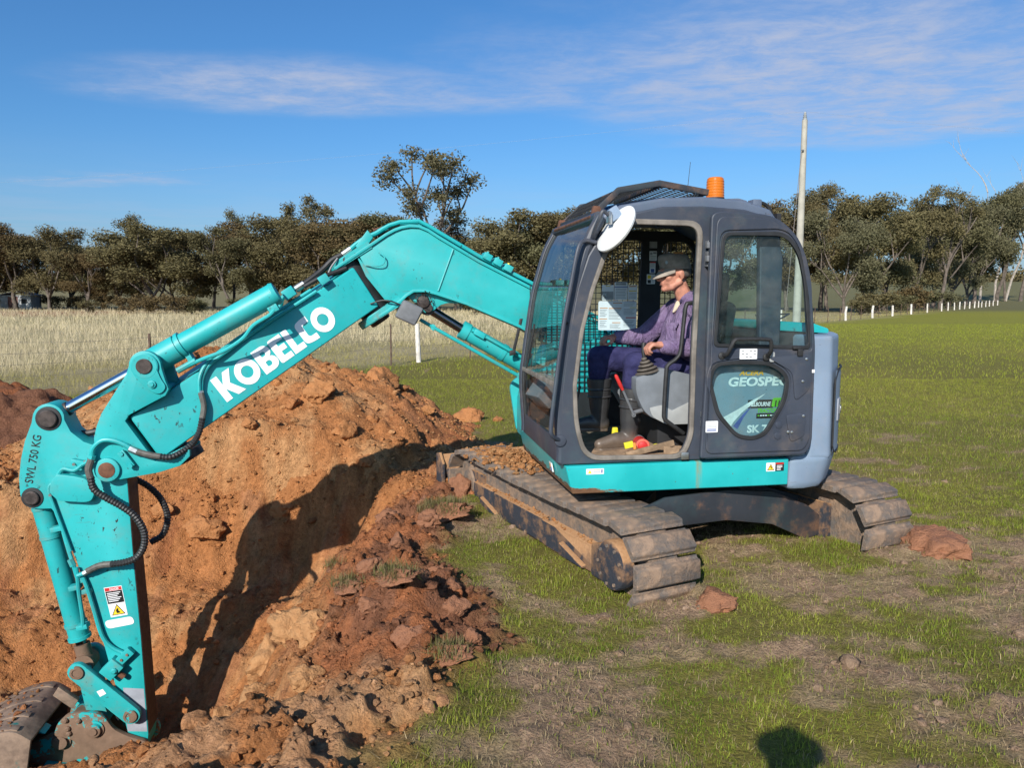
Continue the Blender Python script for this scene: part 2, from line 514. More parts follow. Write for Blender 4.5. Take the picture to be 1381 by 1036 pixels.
class MB:
    def __init__(s):
        s.v, s.f, s.mi = [], [], []

    def add(s, v, f, mi=0):
        o = len(s.v)
        s.v += [tuple(p) for p in v]
        s.f += [tuple(i + o for i in q) for q in f]
        s.mi += [mi] * len(f)
        return s

    def hexa(s, p, mi=0):     # 4 bottom points, 4 top points
        return s.add(p, [(3, 2, 1, 0), (4, 5, 6, 7), (0, 1, 5, 4), (1, 2, 6, 5), (2, 3, 7, 6), (3, 0, 4, 7)], mi)

    def box(s, x0, x1, y0, y1, z0, z1, mi=0):
        return s.hexa([(x0, y0, z0), (x1, y0, z0), (x1, y1, z0), (x0, y1, z0), (x0, y0, z1), (x1, y0, z1), (x1, y1, z1), (x0, y1, z1)], mi)

    def obox(s, c, ax, ay, az, mi=0):  # centre and three half-axis vectors
        c, ax, ay, az = map(Vector, (c, ax, ay, az))
        P = [c - ax - ay - az, c + ax - ay - az, c + ax + ay - az, c - ax + ay - az, c - ax - ay + az, c + ax - ay + az, c + ax + ay + az, c - ax + ay + az]
        return s.hexa(P, mi)

    def prism(s, poly, y0, y1, mi=0, axis='y', poly2=None):
        p2 = poly2 or poly
        n = len(poly)
        if axis == 'y':
            a = [(x, y0, z) for x, z in poly]; b = [(x, y1, z) for x, z in p2]
        else:
            a = [(x, y, y0) for x, y in poly]; b = [(x, y, y1) for x, y in p2]
        ar = sum(poly[i][0] * poly[(i + 1) % n][1] - poly[(i + 1) % n][0] * poly[i][1] for i in range(n))
        flip = (ar > 0) ^ (axis == 'y') ^ (y1 < y0)
        F = [tuple(range(n)), tuple(range(2 * n - 1, n - 1, -1))] + [(i, i + n, (i + 1) % n + n, (i + 1) % n) for i in range(n)]
        if flip:
            F = [tuple(reversed(q)) for q in F]
        return s.add(a + b, F, mi)

    def tube(s, pts, r, n=10, mi=0, caps=True, ridge=0.0):
        P = [Vector(p) for p in pts]
        rr = list(r) if hasattr(r, '__len__') else [r] * len(P)
        t0 = (P[1] - P[0]).normalized()
        u = t0.orthogonal().normalized()
        V, F = [], []
        for i, p in enumerate(P):
            t = ((P[min(i + 1, len(P) - 1)] - p).normalized() + (p - P[max(i - 1, 0)]).normalized())
            t = t.normalized() if t.length > 1e-6 else t0
            u = (u - t * u.dot(t)).normalized()
            w = t.cross(u)
            q = rr[i] * (1 + (ridge if i % 2 else 0))
            V += [p + u * (q * math.cos(2 * math.pi * k / n)) + w * (q * math.sin(2 * math.pi * k / n)) for k in range(n)]
        for i in range(len(P) - 1):
            for k in range(n):
                F.append((i * n + k, i * n + (k + 1) % n, (i + 1) * n + (k + 1) % n, (i + 1) * n + k))
        if caps:
            F.append(tuple(range(n - 1, -1, -1)))
            F.append(tuple(range((len(P) - 1) * n, len(P) * n)))
        return s.add(V, F, mi)

    def cyl(s, p0, p1, r, r1=None, n=20, mi=0):
        return s.tube([p0, p1], [r, r if r1 is None else r1], n, mi)

    def lathe(s, c, axis, prof, n=24, mi=0):    # prof: (distance along axis, radius)
        c, a = Vector(c), Vector(axis).normalized()
        u = a.orthogonal().normalized(); w = a.cross(u)
        V, F = [], []
        for d, r in prof:
            V += [c + a * d + u * (r * math.cos(2 * math.pi * k / n)) + w * (r * math.sin(2 * math.pi * k / n)) for k in range(n)]
        for i in range(len(prof) - 1):
            for k in range(n):
                F.append((i * n + k, i * n + (k + 1) % n, (i + 1) * n + (k + 1) % n, (i + 1) * n + k))
        F.append(tuple(range(n - 1, -1, -1))); F.append(tuple(range((len(prof) - 1) * n, len(prof) * n)))
        return s.add(V, F, mi)

    def mesh(s, name, bevel=0.0, seg=2, mats=None):
        me = bpy.data.meshes.new(name)
        me.from_pydata(s.v, [], s.f)
        if mats:
            for q in mats: me.materials.append(M[q])
            me.polygons.foreach_set('material_index', s.mi)
        bm = bmesh.new(); bm.from_mesh(me)
        if bevel:
            bmesh.ops.remove_doubles(bm, verts=bm.verts, dist=1e-5)
        bmesh.ops.recalc_face_normals(bm, faces=bm.faces)
        if bevel:
            E_ = [e for e in bm.edges if len(e.link_faces) == 2 and e.calc_face_angle(0) > R(28)]
            bmesh.ops.bevel(bm, geom=E_, offset=bevel, segments=seg, affect='EDGES', clamp_overlap=True, profile=0.6)
        bm.to_mesh(me); bm.free()
        return me

    def build(s, name, mat=None, parent=None, bevel=0.0, seg=2, angle=28, mats=None):
        return link(name, s.mesh(name, bevel, seg, mats), mat, parent, angle)


def arc(cx, cz, r, a0, a1, n=8):
    return [(cx + r * math.cos(R(a0 + (a1 - a0) * i / n)), cz + r * math.sin(R(a0 + (a1 - a0) * i / n))) for i in range(n + 1)]


def rounded(poly, r, n=4):
    out = []
    m = len(poly)
    for i in range(m):
        p = Vector((*poly[i][:2],)); a = Vector((*poly[i - 1][:2],)) - p; b = Vector((*poly[(i + 1) % m][:2],)) - p
        q = poly[i][2] if len(poly[i]) > 2 else r
        k = min(q, a.length * 0.48, b.length * 0.48)
        if k < 1e-4:
            out.append(tuple(p)); continue
        A = p + a.normalized() * k; B = p + b.normalized() * k
        for j in range(n + 1):
            t = j / n
            out.append(tuple(A * (1 - t) ** 2 + p * (2 * t * (1 - t)) + B * t ** 2))
    return out


def ribbon(path, t):
    """closed strip of thickness t lying below a path of (x, z) points"""
    P = [Vector(p) for p in path]
    low = []
    for i, p in enumerate(P):
        d = (P[min(i + 1, len(P) - 1)] - P[max(i - 1, 0)]).normalized()
        nrm = Vector((d.y, -d.x))
        if nrm.y > 0: nrm = -nrm
        low.append(tuple(p + nrm * t))
    return [tuple(p) for p in P] + low[::-1]


def catmull(pts, k=6):
    P = [Vector(p) for p in pts]
    P = [P[0] * 2 - P[1]] + P + [P[-1] * 2 - P[-2]]
    out = []
    for i in range(1, len(P) - 2):
        for j in range(k):
            t = j / k
            out.append(0.5 * ((2 * P[i]) + (P[i + 1] - P[i - 1]) * t + (2 * P[i - 1] - 5 * P[i] + 4 * P[i + 1] - P[i + 2]) * t * t + (3 * P[i] - P[i - 1] - 3 * P[i + 1] + P[i + 2]) * t ** 3))
    out.append(P[-2])
    return out


def resample(pts, d):
    out = [Vector(pts[0])]; acc = 0
    for a, b in zip(pts[:-1], pts[1:]):
        a, b = Vector(a), Vector(b); L = (b - a).length
        while acc + L >= d and L > 1e-9:
            a = a + (b - a).normalized() * (d - acc); out.append(a.copy()); L = (b - a).length; acc = 0
        acc += L
    return out


def curve_mesh(name, loops, half, bevel=0.0):
    """flat sheet with holes (loops: outline then holes, in a plane), thickened by half each way"""
    cu_ = bpy.data.curves.new(name, 'CURVE')
    cu_.dimensions = '2D'; cu_.fill_mode = 'BOTH'
    cu_.extrude = max(half - bevel, 0); cu_.bevel_depth = bevel; cu_.bevel_resolution = 1; cu_.offset = -bevel
    for lp in loops:
        sp = cu_.splines.new('POLY'); sp.points.add(len(lp) - 1)
        for q, p in zip(sp.points, lp): q.co = (p[0], p[1], 0, 1)
        sp.use_cyclic_u = True
    o = bpy.data.objects.new(name, cu_)
    me = bpy.data.meshes.new_from_object(o)
    bpy.data.objects.remove(o); bpy.data.curves.remove(cu_)
    return me


def plate(name, outline, holes, y0, y1, mat, parent, bevel=0.0, angle=38):
    me = curve_mesh(name, [outline] + holes, abs(y1 - y0) / 2, bevel)
    yc = (y0 + y1) / 2
    me.transform(Matrix(((1, 0, 0, 0), (0, 0, -1, yc), (0, 1, 0, 0), (0, 0, 0, 1))))
    me.materials.clear()
    return link(name, me, mat, parent, angle)


def frame_matrix(o, u, v):
    u, v = Vector(u).normalized(), Vector(v).normalized()
    n = u.cross(v)
    return Matrix(((u.x, v.x, n.x, o[0]), (u.y, v.y, n.y, o[1]), (u.z, v.z, n.z, o[2]), (0, 0, 0, 1)))


def lettering(name, text, o, u, v, size, mat, parent, bold=0.0, width=None, thick=0.0008, shear=0.0):
    c_ = bpy.data.curves.new(name, 'FONT')
    c_.body = text; c_.size = size; c_.offset = bold; c_.extrude = thick; c_.shear = shear; c_.resolution_u = 3
    ob = bpy.data.objects.new(name, c_)
    me = bpy.data.meshes.new_from_object(ob)
    bpy.data.objects.remove(ob); bpy.data.curves.remove(c_)
    if width and len(me.vertices):
        xs = [q.co.x for q in me.vertices]
        k = width / (max(xs) - min(xs))
        me.transform(Matrix.Translation((-min(xs) * k, 0, 0)) @ Matrix.Diagonal((k, 1, 1, 1)))
    me.transform(frame_matrix(o, u, v))
    me.materials.clear()
    return link(name, me, mat, parent, 0)


def sticker(name, x0, x1, z0, z1, y, mat, parent, t=0.0015, tilt=0.0):
    """thin rectangular label on a face that looks along +y, with corners slightly rounded"""
    p = rounded([(x0, z0), (x1, z0), (x1, z1), (x0, z1)], min(abs(x1 - x0), abs(z1 - z0)) * .06, 2)
    if tilt:
        cx, cz = (x0 + x1) / 2, (z0 + z1) / 2
        p = [(cx + (a - cx) * math.cos(tilt) - (b - cz) * math.sin(tilt), cz + (a - cx) * math.sin(tilt) + (b - cz) * math.cos(tilt)) for a, b in p]
    return MB().prism(p, y, y + t).build(name, mat, parent, angle=0)


def grid_mesh(name, X, Y, Z, colr=None, keep=None):
    ny, nx = Z.shape
    V = np.stack([X, Y, Z], -1).reshape(-1, 3)
    idx = np.arange(ny * nx).reshape(ny, nx)
    Q = np.stack([idx[:-1, :-1], idx[:-1, 1:], idx[1:, 1:], idx[1:, :-1]], -1).reshape(-1, 4)
    if keep is not None:
        k = keep.reshape(-1)
        Q = Q[k[Q].any(1)]
    return fast_mesh(name, V, Q, None if colr is None else colr.reshape(-1, 3))


def fast_mesh(name, V, F, colr=None):
    """numpy vertices (n,3), faces (m,k), vertex colours"""
    me = bpy.data.meshes.new(name)
    m, k = F.shape
    me.vertices.add(len(V)); me.vertices.foreach_set('co', np.ascontiguousarray(V, np.float32).ravel())
    me.loops.add(m * k); me.loops.foreach_set('vertex_index', np.ascontiguousarray(F, np.int32).ravel())
    me.polygons.add(m); me.polygons.foreach_set('loop_start', np.arange(0, m * k, k, dtype=np.int32))
    try:
        me.polygons.foreach_set('loop_total', np.full(m, k, np.int32))
    except Exception:
        pass
    me.update(calc_edges=True)
    if colr is not None:
        ca = me.color_attributes.new('Col', 'FLOAT_COLOR', 'POINT')
        ca.data.foreach_set('color', np.concatenate([colr, np.ones((len(colr), 1))], 1).astype(np.float32).ravel())
    return me


# ------------------------------------------------------------------ noise in numpy
_perm = np.random.default_rng(3).permutation(4096)
_grad = np.random.default_rng(5).uniform(0, 2 * np.pi, 4096)


def _h(i, j):
    return _perm[(_perm[i & 4095] + j) & 4095]


def gnoise(x, y):
    i = np.floor(x).astype(np.int64); j = np.floor(y).astype(np.int64)
    fx, fy = x - i, y - j
    u = fx ** 3 * (fx * (fx * 6 - 15) + 10); v = fy ** 3 * (fy * (fy * 6 - 15) + 10)

    def g(a, b):
        th = _grad[_h(i + a, j + b)]
        return np.cos(th) * (fx - a) + np.sin(th) * (fy - b)
    return ((g(0, 0) * (1 - u) + g(1, 0) * u) * (1 - v) + (g(0, 1) * (1 - u) + g(1, 1) * u) * v) * 1.5


def fbm(x, y, oct=4, gain=0.5, off=0.0):
    s_ = np.zeros_like(x); a = 1.0; f = 1.0
    for k in range(oct):
        s_ += a * gnoise(x * f + 17.3 * k + off, y * f - 9.1 * k + off * 1.7); a *= gain; f *= 2.03
    return s_


def worley(x, y, off=0):
    """distance to nearest cell point and a random value of that cell"""
    i = np.floor(x).astype(np.int64); j = np.floor(y).astype(np.int64)
    d1 = np.full(x.shape, 9.0); rv = np.zeros(x.shape)
    for a in (-1, 0, 1):
        for b in (-1, 0, 1):
            h = _h(i + a + off, j + b); h2 = _perm[(h + 57) & 4095]
            dx = i + a + (h / 4096.0) - x; dy = j + b + (h2 / 4096.0) - y
            d = dx * dx + dy * dy
            m = d < d1
            d1 = np.where(m, d, d1); rv = np.where(m, _perm[(h + 111) & 4095] / 4096.0, rv)
    return np.sqrt(d1), rv


def sstep(a, b, x):
    t = np.clip((x - a) / (b - a), 0, 1)
    return t * t * (3 - 2 * t)


def poly_sd(px, py, poly):
    """signed distance to a closed polygon, positive inside"""
    d = np.full(px.shape, 1e9); ins = np.zeros(px.shape, bool)
    n = len(poly)
    for k in range(n):
        ax, ay = poly[k]; bx, by = poly[(k + 1) % n]
        ex, ey = bx - ax, by - ay
        t = np.clip(((px - ax) * ex + (py - ay) * ey) / (ex * ex + ey * ey), 0, 1)
        d = np.minimum(d, (px - ax - t * ex) ** 2 + (py - ay - t * ey) ** 2)
        c_ = ((ay > py) != (by > py)) & (px < (bx - ax) * (py - ay) / (by - ay + 1e-12) + ax)
        ins ^= c_
    d = np.sqrt(d)
    return np.where(ins, d, -d)

# ------------------------------------------------------------------ ground: paddock, pit and far rise
FA = np.array([-2.44, 20.1]); FD = np.array([26.7, 35.7]) / np.hypot(26.7, 35.7); FN = np.array([-FD[1], FD[0]])
LIP = [(-0.72, 3.15), (-0.80, 3.7), (-1.00, 4.3), (-1.10, 5.0), (-0.98, 5.6), (-0.84, 6.3), (-0.82, 7.0), (-1.2, 7.45), (-2.0, 7.5), (-3.0, 7.4), (-4.6, 6.9), (-6.2, 6.2), (-6.8, 4.2), (-5.2, 2.2), (-3.2, 2.0), (-1.75, 2.35), (-1.4, 2.75), (-1.1, 2.98)]
SOIL = [(-0.42, 2.2), (-0.40, 2.9), (-0.15, 3.3), (0.0, 3.7), (-0.08, 4.2), (-0.35, 4.7), (-0.45, 5.3), (-0.5, 6.0), (-0.35, 6.5), (-0.4, 7.2), (-0.25, 8.2), (-0.45, 9.2), (-0.8, 10.2), (-1.4, 11.0), (-3.0, 11.2), (-5.2, 10.8), (-7.5, 10.0), (-9, 7.0), (-8, 3), (-6, 1.5), (-1.2, 1.5)]
U0 = np.array([1.08, 5.87]); TD = np.array([-0.44, 0.898]); TD = TD / np.hypot(*TD); TR = np.array([TD[1], -TD[0]])


def fence_side(X, Y):
    return (X - FA[0]) * FN[0] + (Y - FA[1]) * FN[1]


def bare(X, Y):
    """0 = turf, 1 = trampled bare earth (wheel and track scars in the paddock)"""
    n = fbm(X * 0.75, Y * 1.25, 4, 0.6, 2.0)
    n2 = fbm(X * 3.1, Y * 4.3, 3, 0.6, 7.0)
    dx, dy = X - 1.9, Y - 5.0
    near = np.exp(-((X - 1.6) / 1.9) ** 2 - ((Y - 4.9) / 1.5) ** 2) * 0.42 + 1.2 * np.exp(-((X - 0.9) ** 2 + (Y - 4.2) ** 2) / .05) + 1.0 * np.exp(-((X - 2.6) ** 2 + (Y - 4.95) ** 2) / .06) - 0.05
    scar = np.exp(-((Y - 3.9 + 0.25 * (X - 3)) / 0.5) ** 2) * sstep(1.2, 2.6, X) * 0.35
    left = np.exp(-((X - 0.1) / 0.55) ** 2 - ((Y - 3.0) / 0.6) ** 2) * 0.55
    far = -0.50 * sstep(7.5, 13, Y)
    return sstep(0.03, 0.60, n * 0.62 + n2 * 0.42 + near + scar + left + far)


def pit_depth(X, Y, sd):
    d = np.hypot((X + 2.9) / 1.5, (Y - 5.0) / 1.15)
    return (0.62 + 0.33 * sstep(-1.2, -2.0, X + 0.35 * (6.6 - Y))) * sstep(-0.12, 0.72, sd) + 0.72 * sstep(1.35, 0.35, d) * sstep(0.2, 0.8, sd)


def ground_z(X, Y, detail=True):
    sd = poly_sd(X + 0.10 * fbm(X * 2.2, Y * 2.2, 3), Y + 0.10 * fbm(X * 2.2, Y * 2.2, 3, .5, 5.), LIP)
    depth = pit_depth(X, Y, sd)
    # near right side slumps more gently, with blocks of clay
    z = -depth
    soil = sstep(-0.12, 0.22, poly_sd(X + 0.14 * fbm(X * 3, Y * 3, 3, .5, 9.), Y + 0.14 * fbm(X * 3, Y * 3, 3, .5, 3.), SOIL))
    dist = np.hypot(X, Y)
    z += 0.035 * fbm(X * 0.35, Y * 0.35, 3) * sstep(60, 20, dist)
    z += 7.5 * sstep(130, 420, Y) + 9.0 * sstep(300, 700, Y) + 2.5 * sstep(110, 300, Y) * fbm(X * 0.006, Y * 0.006, 3)
    # heaped lip on the right and the near side
    rim = np.exp(-((sd + 0.30) / 0.26) ** 2)
    z += rim * (0.05 + 0.08 * sstep(3.2, 3.8, Y)) * sstep(7.2, 5.8, Y) * (0.6 + fbm(X * 1.7, Y * 1.7, 3, .5, 1.)) * sstep(-5, -2, X)
    # mud squeezed up round the ends of the crawler tracks
    for bx, by, br_, bh in ((0.80, 4.05, 0.24, 0.018), (1.15, 4.22, 0.22, 0.03), (2.45, 4.93, 0.26, 0.02), (2.75, 5.00, 0.22, 0.04)):
        z += bh * np.exp(-((X - bx) ** 2 + (Y - by) ** 2) / br_ ** 2) * (1 + 0.6 * fbm(X * 6, Y * 6, 3, .6, 3.))
    if detail:
        b = bare(X, Y) * (1 - soil)
        z += 0.016 * fbm(X * 5, Y * 5, 4, 0.6) * (0.35 + b) * sstep(25, 12, dist)
        w, rv = worley(X * 7, Y * 7)
        z += 0.020 * b * (rv > 0.55) * sstep(0.55, 0.1, w) * sstep(14, 8, dist)
        w1, r1 = worley(X * 2.6 + 0.3 * fbm(X * 4, Y * 4, 2), Y * 2.6)
        w2, r2 = worley(X * 7.5 + 0.3 * fbm(X * 9, Y * 9, 2), Y * 7.5, 31)
        w3, r3 = worley(X * 19, Y * 19, 77)
        wall = sstep(0.1, 0.5, sd)
        c = 0.10 * (r1 - 0.35) * sstep(0.62, 0.30, w1) * (r1 > 0.55) + 0.055 * r2 * sstep(0.6, 0.2, w2) + 0.030 * r3 * sstep(0.6, 0.15, w3)
        c += 0.07 * fbm(X * 3, Y * 3, 5, 0.58, 4.) + 0.022 * fbm(X * 14, Y * 14, 3, .6, 2.) + 0.035 * wall * np.abs(fbm(X * 6, Y * 4, 4, .6, 6.))
        z += c * soil * (1.0 - 0.42 * wall)
    return z, soil, sd


C_ORANGE = np.array([0.43, 0.180, 0.066]); C_TAN = np.array([0.50, 0.265, 0.118]); C_RED = np.array([0.33, 0.120, 0.052])
C_DARK = np.array([0.195, 0.088, 0.050]); C_EARTH = np.array([0.335, 0.225, 0.145]); C_PALE = np.array([0.50, 0.29, 0.155])
C_GRASS = np.array([0.185, 0.165, 0.038]); C_DRYG = np.array([0.48, 0.40, 0.235]); C_THATCH = np.array([0.33, 0.25, 0.135])


def mixc(a, b, t):
    return a * (1 - t[..., None]) + b * t[..., None]


def soil_colour(X, Y, Z, sd):
    n1 = fbm(X * 0.9, Y * 0.9, 4, 0.6, 3.); n2 = fbm(X * 3.3, Y * 3.3, 4, 0.6, 8.); n3 = fbm(X * 11, Y * 11, 3, .6, 1.)
    c = mixc(np.broadcast_to(C_ORANGE, X.shape + (3,)), C_TAN, sstep(-0.1, 0.5, n1 + 0.5 * n2))
    c = mixc(c, C_RED, sstep(0.15, 0.6, n2 + 0.25 * n1) * 0.6)
    # topsoil exposed round the lip on the machine's side
    top = sstep(0.30, -0.05, sd + 0.18 * n2) * sstep(-2.6, -0.9, X + 0.5 * n1) * sstep(-0.35, -0.1, Z) * sstep(7.0, 6.0, Y) * sstep(3.1, 3.6, Y)
    c = mixc(c, C_RED, top * 0.85)
    c = mixc(c, C_DARK, top * sstep(-0.15, 0.35, n2 + 0.4 * n3 + 0.55 * sstep(-0.9, -0.2, X)) * 0.85)
    pale = sstep(3.7, 3.2, Y) * sstep(0.1, -0.7, X) * sstep(-0.5, -0.05, Z)
    c = mixc(c, C_PALE, pale * sstep(-0.2, 0.5, n2 + .2) * 0.7)
    return c * (1 + 0.22 * n3[..., None])


def field_colour(X, Y):
    b = bare(X, Y)
    n = fbm(X * 0.22, Y * 0.22, 4, 0.6, 12.); n2 = fbm(X * 2.0, Y * 2.0, 3, .6, 2.)
    g = mixc(np.broadcast_to(C_GRASS, X.shape + (3,)), np.array([0.24, 0.205, 0.045]), sstep(-0.2, 0.5, n + 0.4 * n2) * 0.8)
    g = mixc(g, np.array([0.26, 0.265, 0.036]), sstep(14, 40, Y) * 0.75)
    c = mixc(g, C_EARTH, b)
    c = mixc(c, C_THATCH, b * sstep(-0.1, 0.4, n2) * 0.7)
    fs = fence_side(X, Y)
    dry = sstep(-0.6, 1.2, fs + 0.6 * n2) * sstep(150, 60, Y)
    c = mixc(c, C_DRYG * 0.85, dry * (0.75 + 0.25 * sstep(0, .4, n)))
    c = mixc(c, np.array([0.20, 0.175, 0.085]), sstep(75, 110, Y))
    c = mixc(c, np.array([0.26, 0.11, 0.06]), sstep(62, 70, Y) * sstep(100, 84, Y) * sstep(-32, -45, X))
    c = mixc(c, np.array([0.10, 0.11, 0.045]), sstep(85, 100, Y) * sstep(20, 35, X) * 0.5)
    return c


def axis(parts):
    out = []
    for a, b, d in parts:
        out += list(np.arange(a, b, d))
    return np.array(out + [parts[-1][1]])


gx = np.concatenate([-np.geomspace(900, 9, 46)[:-1], axis([(-9, -5.2, 0.15), (-5.2, 0.2, 0.02), (0.2, 3.6, 0.035), (3.6, 9, 0.14)])[:-1], np.geomspace(9, 900, 46)])
gy = np.concatenate([axis([(-6, 2.2, 0.35), (2.2, 6.7, 0.02), (6.7, 9, 0.05), (9, 16, 0.14)])[:-1], np.geomspace(16, 1600, 90)])
GX, GY = np.meshgrid(gx, gy)
GZ, GS, GSD = ground_z(GX, GY)
gcol = mixc(field_colour(GX, GY), soil_colour(GX, GY, GZ, GSD), GS)
gme = grid_mesh('ground', GX, GY, GZ, np.clip(gcol, 0.005, 1))
ground = tag(link('ground', gme, 'ground_soil', None, 180), kind='structure')

# ------------------------------------------------------------------ spoil heaps


def heap_z(X, Y, detail=True):
    psd = poly_sd(X, Y, LIP)
    ax, ay, bx, by = -3.75, 9.2, -2.55, 9.2
    t = np.clip((X - ax) / (bx - ax), 0, 1)
    dx = X - (ax + t * (bx - ax)); dy = Y - (ay + 0 * t)
    sx = np.where(dx > 0, 0.585, 0.62); sy = np.where(dy > 0, 0.60, 0.52)
    wob = 0.16 * fbm(X * 1.1, Y * 1.1, 3, .5, 2.)
    d = np.hypot(dx * sx, dy * sy)
    z = 1.26 - np.sqrt(d * d + 0.012) * 1.0 + wob - 0.05
    z = np.minimum(z, 1.14 + 0.10 * (z - 1.14)) - 1.25 * pit_depth(X, Y, psd + 0.05) - 0.35 * sstep(0.0, 0.3, psd)
    if detail:
        w1, r1 = worley(X * 2.4 + 0.3 * fbm(X * 4, Y * 4, 2), Y * 2.4, 5)
        w2, r2 = worley(X * 7 + 0.3 * fbm(X * 9, Y * 9, 2), Y * 7, 41)
        w3, r3 = worley(X * 18, Y * 18, 7)
        z += 0.10 * (r1 - 0.3) * sstep(0.6, 0.25, w1) * (r1 > 0.78) + 0.042 * r2 * sstep(0.6, 0.2, w2) * (r2 > .5) + 0.022 * r3 * sstep(0.6, 0.15, w3)
        z += 0.05 * fbm(X * 3, Y * 3, 5, 0.55, 4.)
    return z


hx = np.arange(-7.4, 1.4, 0.026); hy = np.arange(6.2, 12.2, 0.026)
HX, HY = np.meshgrid(hx, hy)
HZ = heap_z(HX, HY)
hg = ground_z(HX, HY, False)[0]
keep = HZ > hg - 0.12
n1 = fbm(HX * 0.8, HY * 0.8, 4, .6, 21.); n2 = fbm(HX * 3.5, HY * 3.5, 4, .6, 5.); n3 = fbm(HX * 12, HY * 12, 3, .6, 5.)
hcol = mixc(np.broadcast_to(C_ORANGE, HX.shape + (3,)), C_TAN, sstep(-0.25, 0.45, n1 + 0.5 * n2))
hcol = mixc(hcol, C_RED, sstep(-1.9, -0.6, HX + 0.6 * n2) * sstep(7.6, 8.4, HY + .3 * n1) * 0.7)
hcol = hcol * (1 + 0.2 * n3[..., None])
heap = link('spoil_heap', grid_mesh('spoil_heap', HX, HY, HZ, np.clip(hcol, .01, 1), keep), 'ground_soil', None, 180)
tag(heap, 'big heap of crumbly orange soil piled behind the pit', 'dirt heap')

tx = np.arange(-9.5, -3.2, 0.035); ty = np.arange(7.0, 11.5, 0.035)
TX, TY = np.meshgrid(tx, ty)
w1, r1 = worley(TX * 2.6, TY * 2.6, 9); w2, r2 = worley(TX * 8, TY * 8, 3)
TZ = 0.72 - 0.62 * np.sqrt(((TX + 6.4) / 1.55) ** 2 + ((TY - 9.4) / 1.0) ** 2 + .02) + 0.10 * fbm(TX * 1.6, TY * 1.6, 4, .6, 31.)
TZ += 0.14 * (r1 - .2) * sstep(.6, .25, w1) * (r1 > .4) + 0.05 * r2 * sstep(.6, .2, w2)
tcol = mixc(np.broadcast_to(C_DARK, TX.shape + (3,)), C_RED * .75, sstep(0.0, 0.5, fbm(TX * 2, TY * 2, 4, .6, 6.)))
th = link('topsoil_heap', grid_mesh('topsoil_heap', TX, TY, TZ, np.clip(tcol, .01, 1), TZ > -0.1), 'ground_soil', None, 180)
tag(th, 'low heap of dark brown topsoil at the edge of the green grass', 'dirt heap')


def surface(x, y):
    X, Y = np.atleast_1d(np.asarray(x, float)), np.atleast_1d(np.asarray(y, float))
    return np.maximum(ground_z(X, Y)[0], heap_z(X, Y))


# ------------------------------------------------------------------ clods
def ico(sub):
    bm = bmesh.new(); bmesh.ops.create_icosphere(bm, subdivisions=sub, radius=1.0)
    V = np.array([v.co[:] for v in bm.verts]); F = np.array([[v.index for v in f.verts] for f in bm.faces]); bm.free()
    return V, F


def rand_rot(n):
    q = rng.normal(size=(n, 4)); q /= np.linalg.norm(q, axis=1)[:, None]
    w, x, y, z = q.T
    return np.stack([np.stack([1 - 2 * (y * y + z * z), 2 * (x * y - z * w), 2 * (x * z + y * w)], -1),
                     np.stack([2 * (x * y + z * w), 1 - 2 * (x * x + z * z), 2 * (y * z - x * w)], -1),
                     np.stack([2 * (x * z - y * w), 2 * (y * z + x * w), 1 - 2 * (x * x + y * y)], -1)], -2)


def clod_cloud(name, P, S, C, sub, label=None):
    V0, F0 = ico(sub)
    n = len(P)
    V = V0[None] * (1 + rng.normal(0, 0.20, (n, len(V0), 1)))
    V = V * rng.uniform(0.55, 1.15, (n, 1, 3))
    V = np.einsum('nij,nkj->nki', rand_rot(n), V) * S[:, None, None]
    V[:, :, 2] *= 0.75
    V = V + P[:, None, :]
    F = (F0[None] + (np.arange(n) * len(V0))[:, None, None]).reshape(-1, 3)
    return fast_mesh(name, V.reshape(-1, 3), F, np.repeat(np.clip(C, .01, 1), len(V0), 0))


def scatter_soil(n, lo, hi, alpha):
    P, S, C = [], [], []
    X = rng.uniform(-6.2, 0.9, n); Y = rng.uniform(2.3, 11.0, n)
    gz, soil, sd = ground_z(X, Y); hz = heap_z(X, Y)
    dens = (0.30 - 0.18 * sstep(0.15, 0.5, sd)) + (0.7 - 0.45 * sstep(0.15, 0.5, sd)) * sstep(-0.1, 0.4, fbm(X * 1.3, Y * 1.3, 3, .6, 15.))
    toe = np.exp(-((hz - gz) / 0.25) ** 2)
    onheap = hz > gz
    k = ((soil > 0.35) | onheap) & (rng.random(n) < np.clip(dens + 0.5 * toe, 0, 1)) & (rng.random(n) < np.clip(1.5 * (4.0 / Y), 0.2, 1) ** 1.3)
    X, Y, gz, hz, sd, onheap = X[k], Y[k], gz[k], hz[k], sd[k], onheap[k]
    S = lo * (1 - rng.random(len(X)) * (1 - (lo / hi) ** alpha)) ** (-1 / alpha)
    Z = np.maximum(gz, hz) + S * 0.25
    c = soil_colour(X, Y, gz, sd)
    c = np.where(onheap[:, None], mixc(np.broadcast_to(C_ORANGE, c.shape), C_TAN, rng.random(len(X))), c)
    c = c * rng.uniform(0.8, 1.25, (len(X), 1))
    return np.stack([X, Y, Z], -1), S, c


P, S, C = scatter_soil(70000, 0.007, 0.034, 1.8)
o = link('soil_crumbs', clod_cloud('soil_crumbs', P, S, C, 1), 'ground_soil', None, 60)
tag(o, 'fine crumbs of loose orange soil strewn over heap and pit', 'soil', kind='stuff')
P, S, C = scatter_soil(1100, 0.025, 0.070, 2.4)
o = link('soil_lumps', clod_cloud('soil_lumps', P, S, C, 2), 'ground_soil', None, 60)
tag(o, 'fist sized lumps of soil strewn over heap and pit', 'soil', kind='stuff')
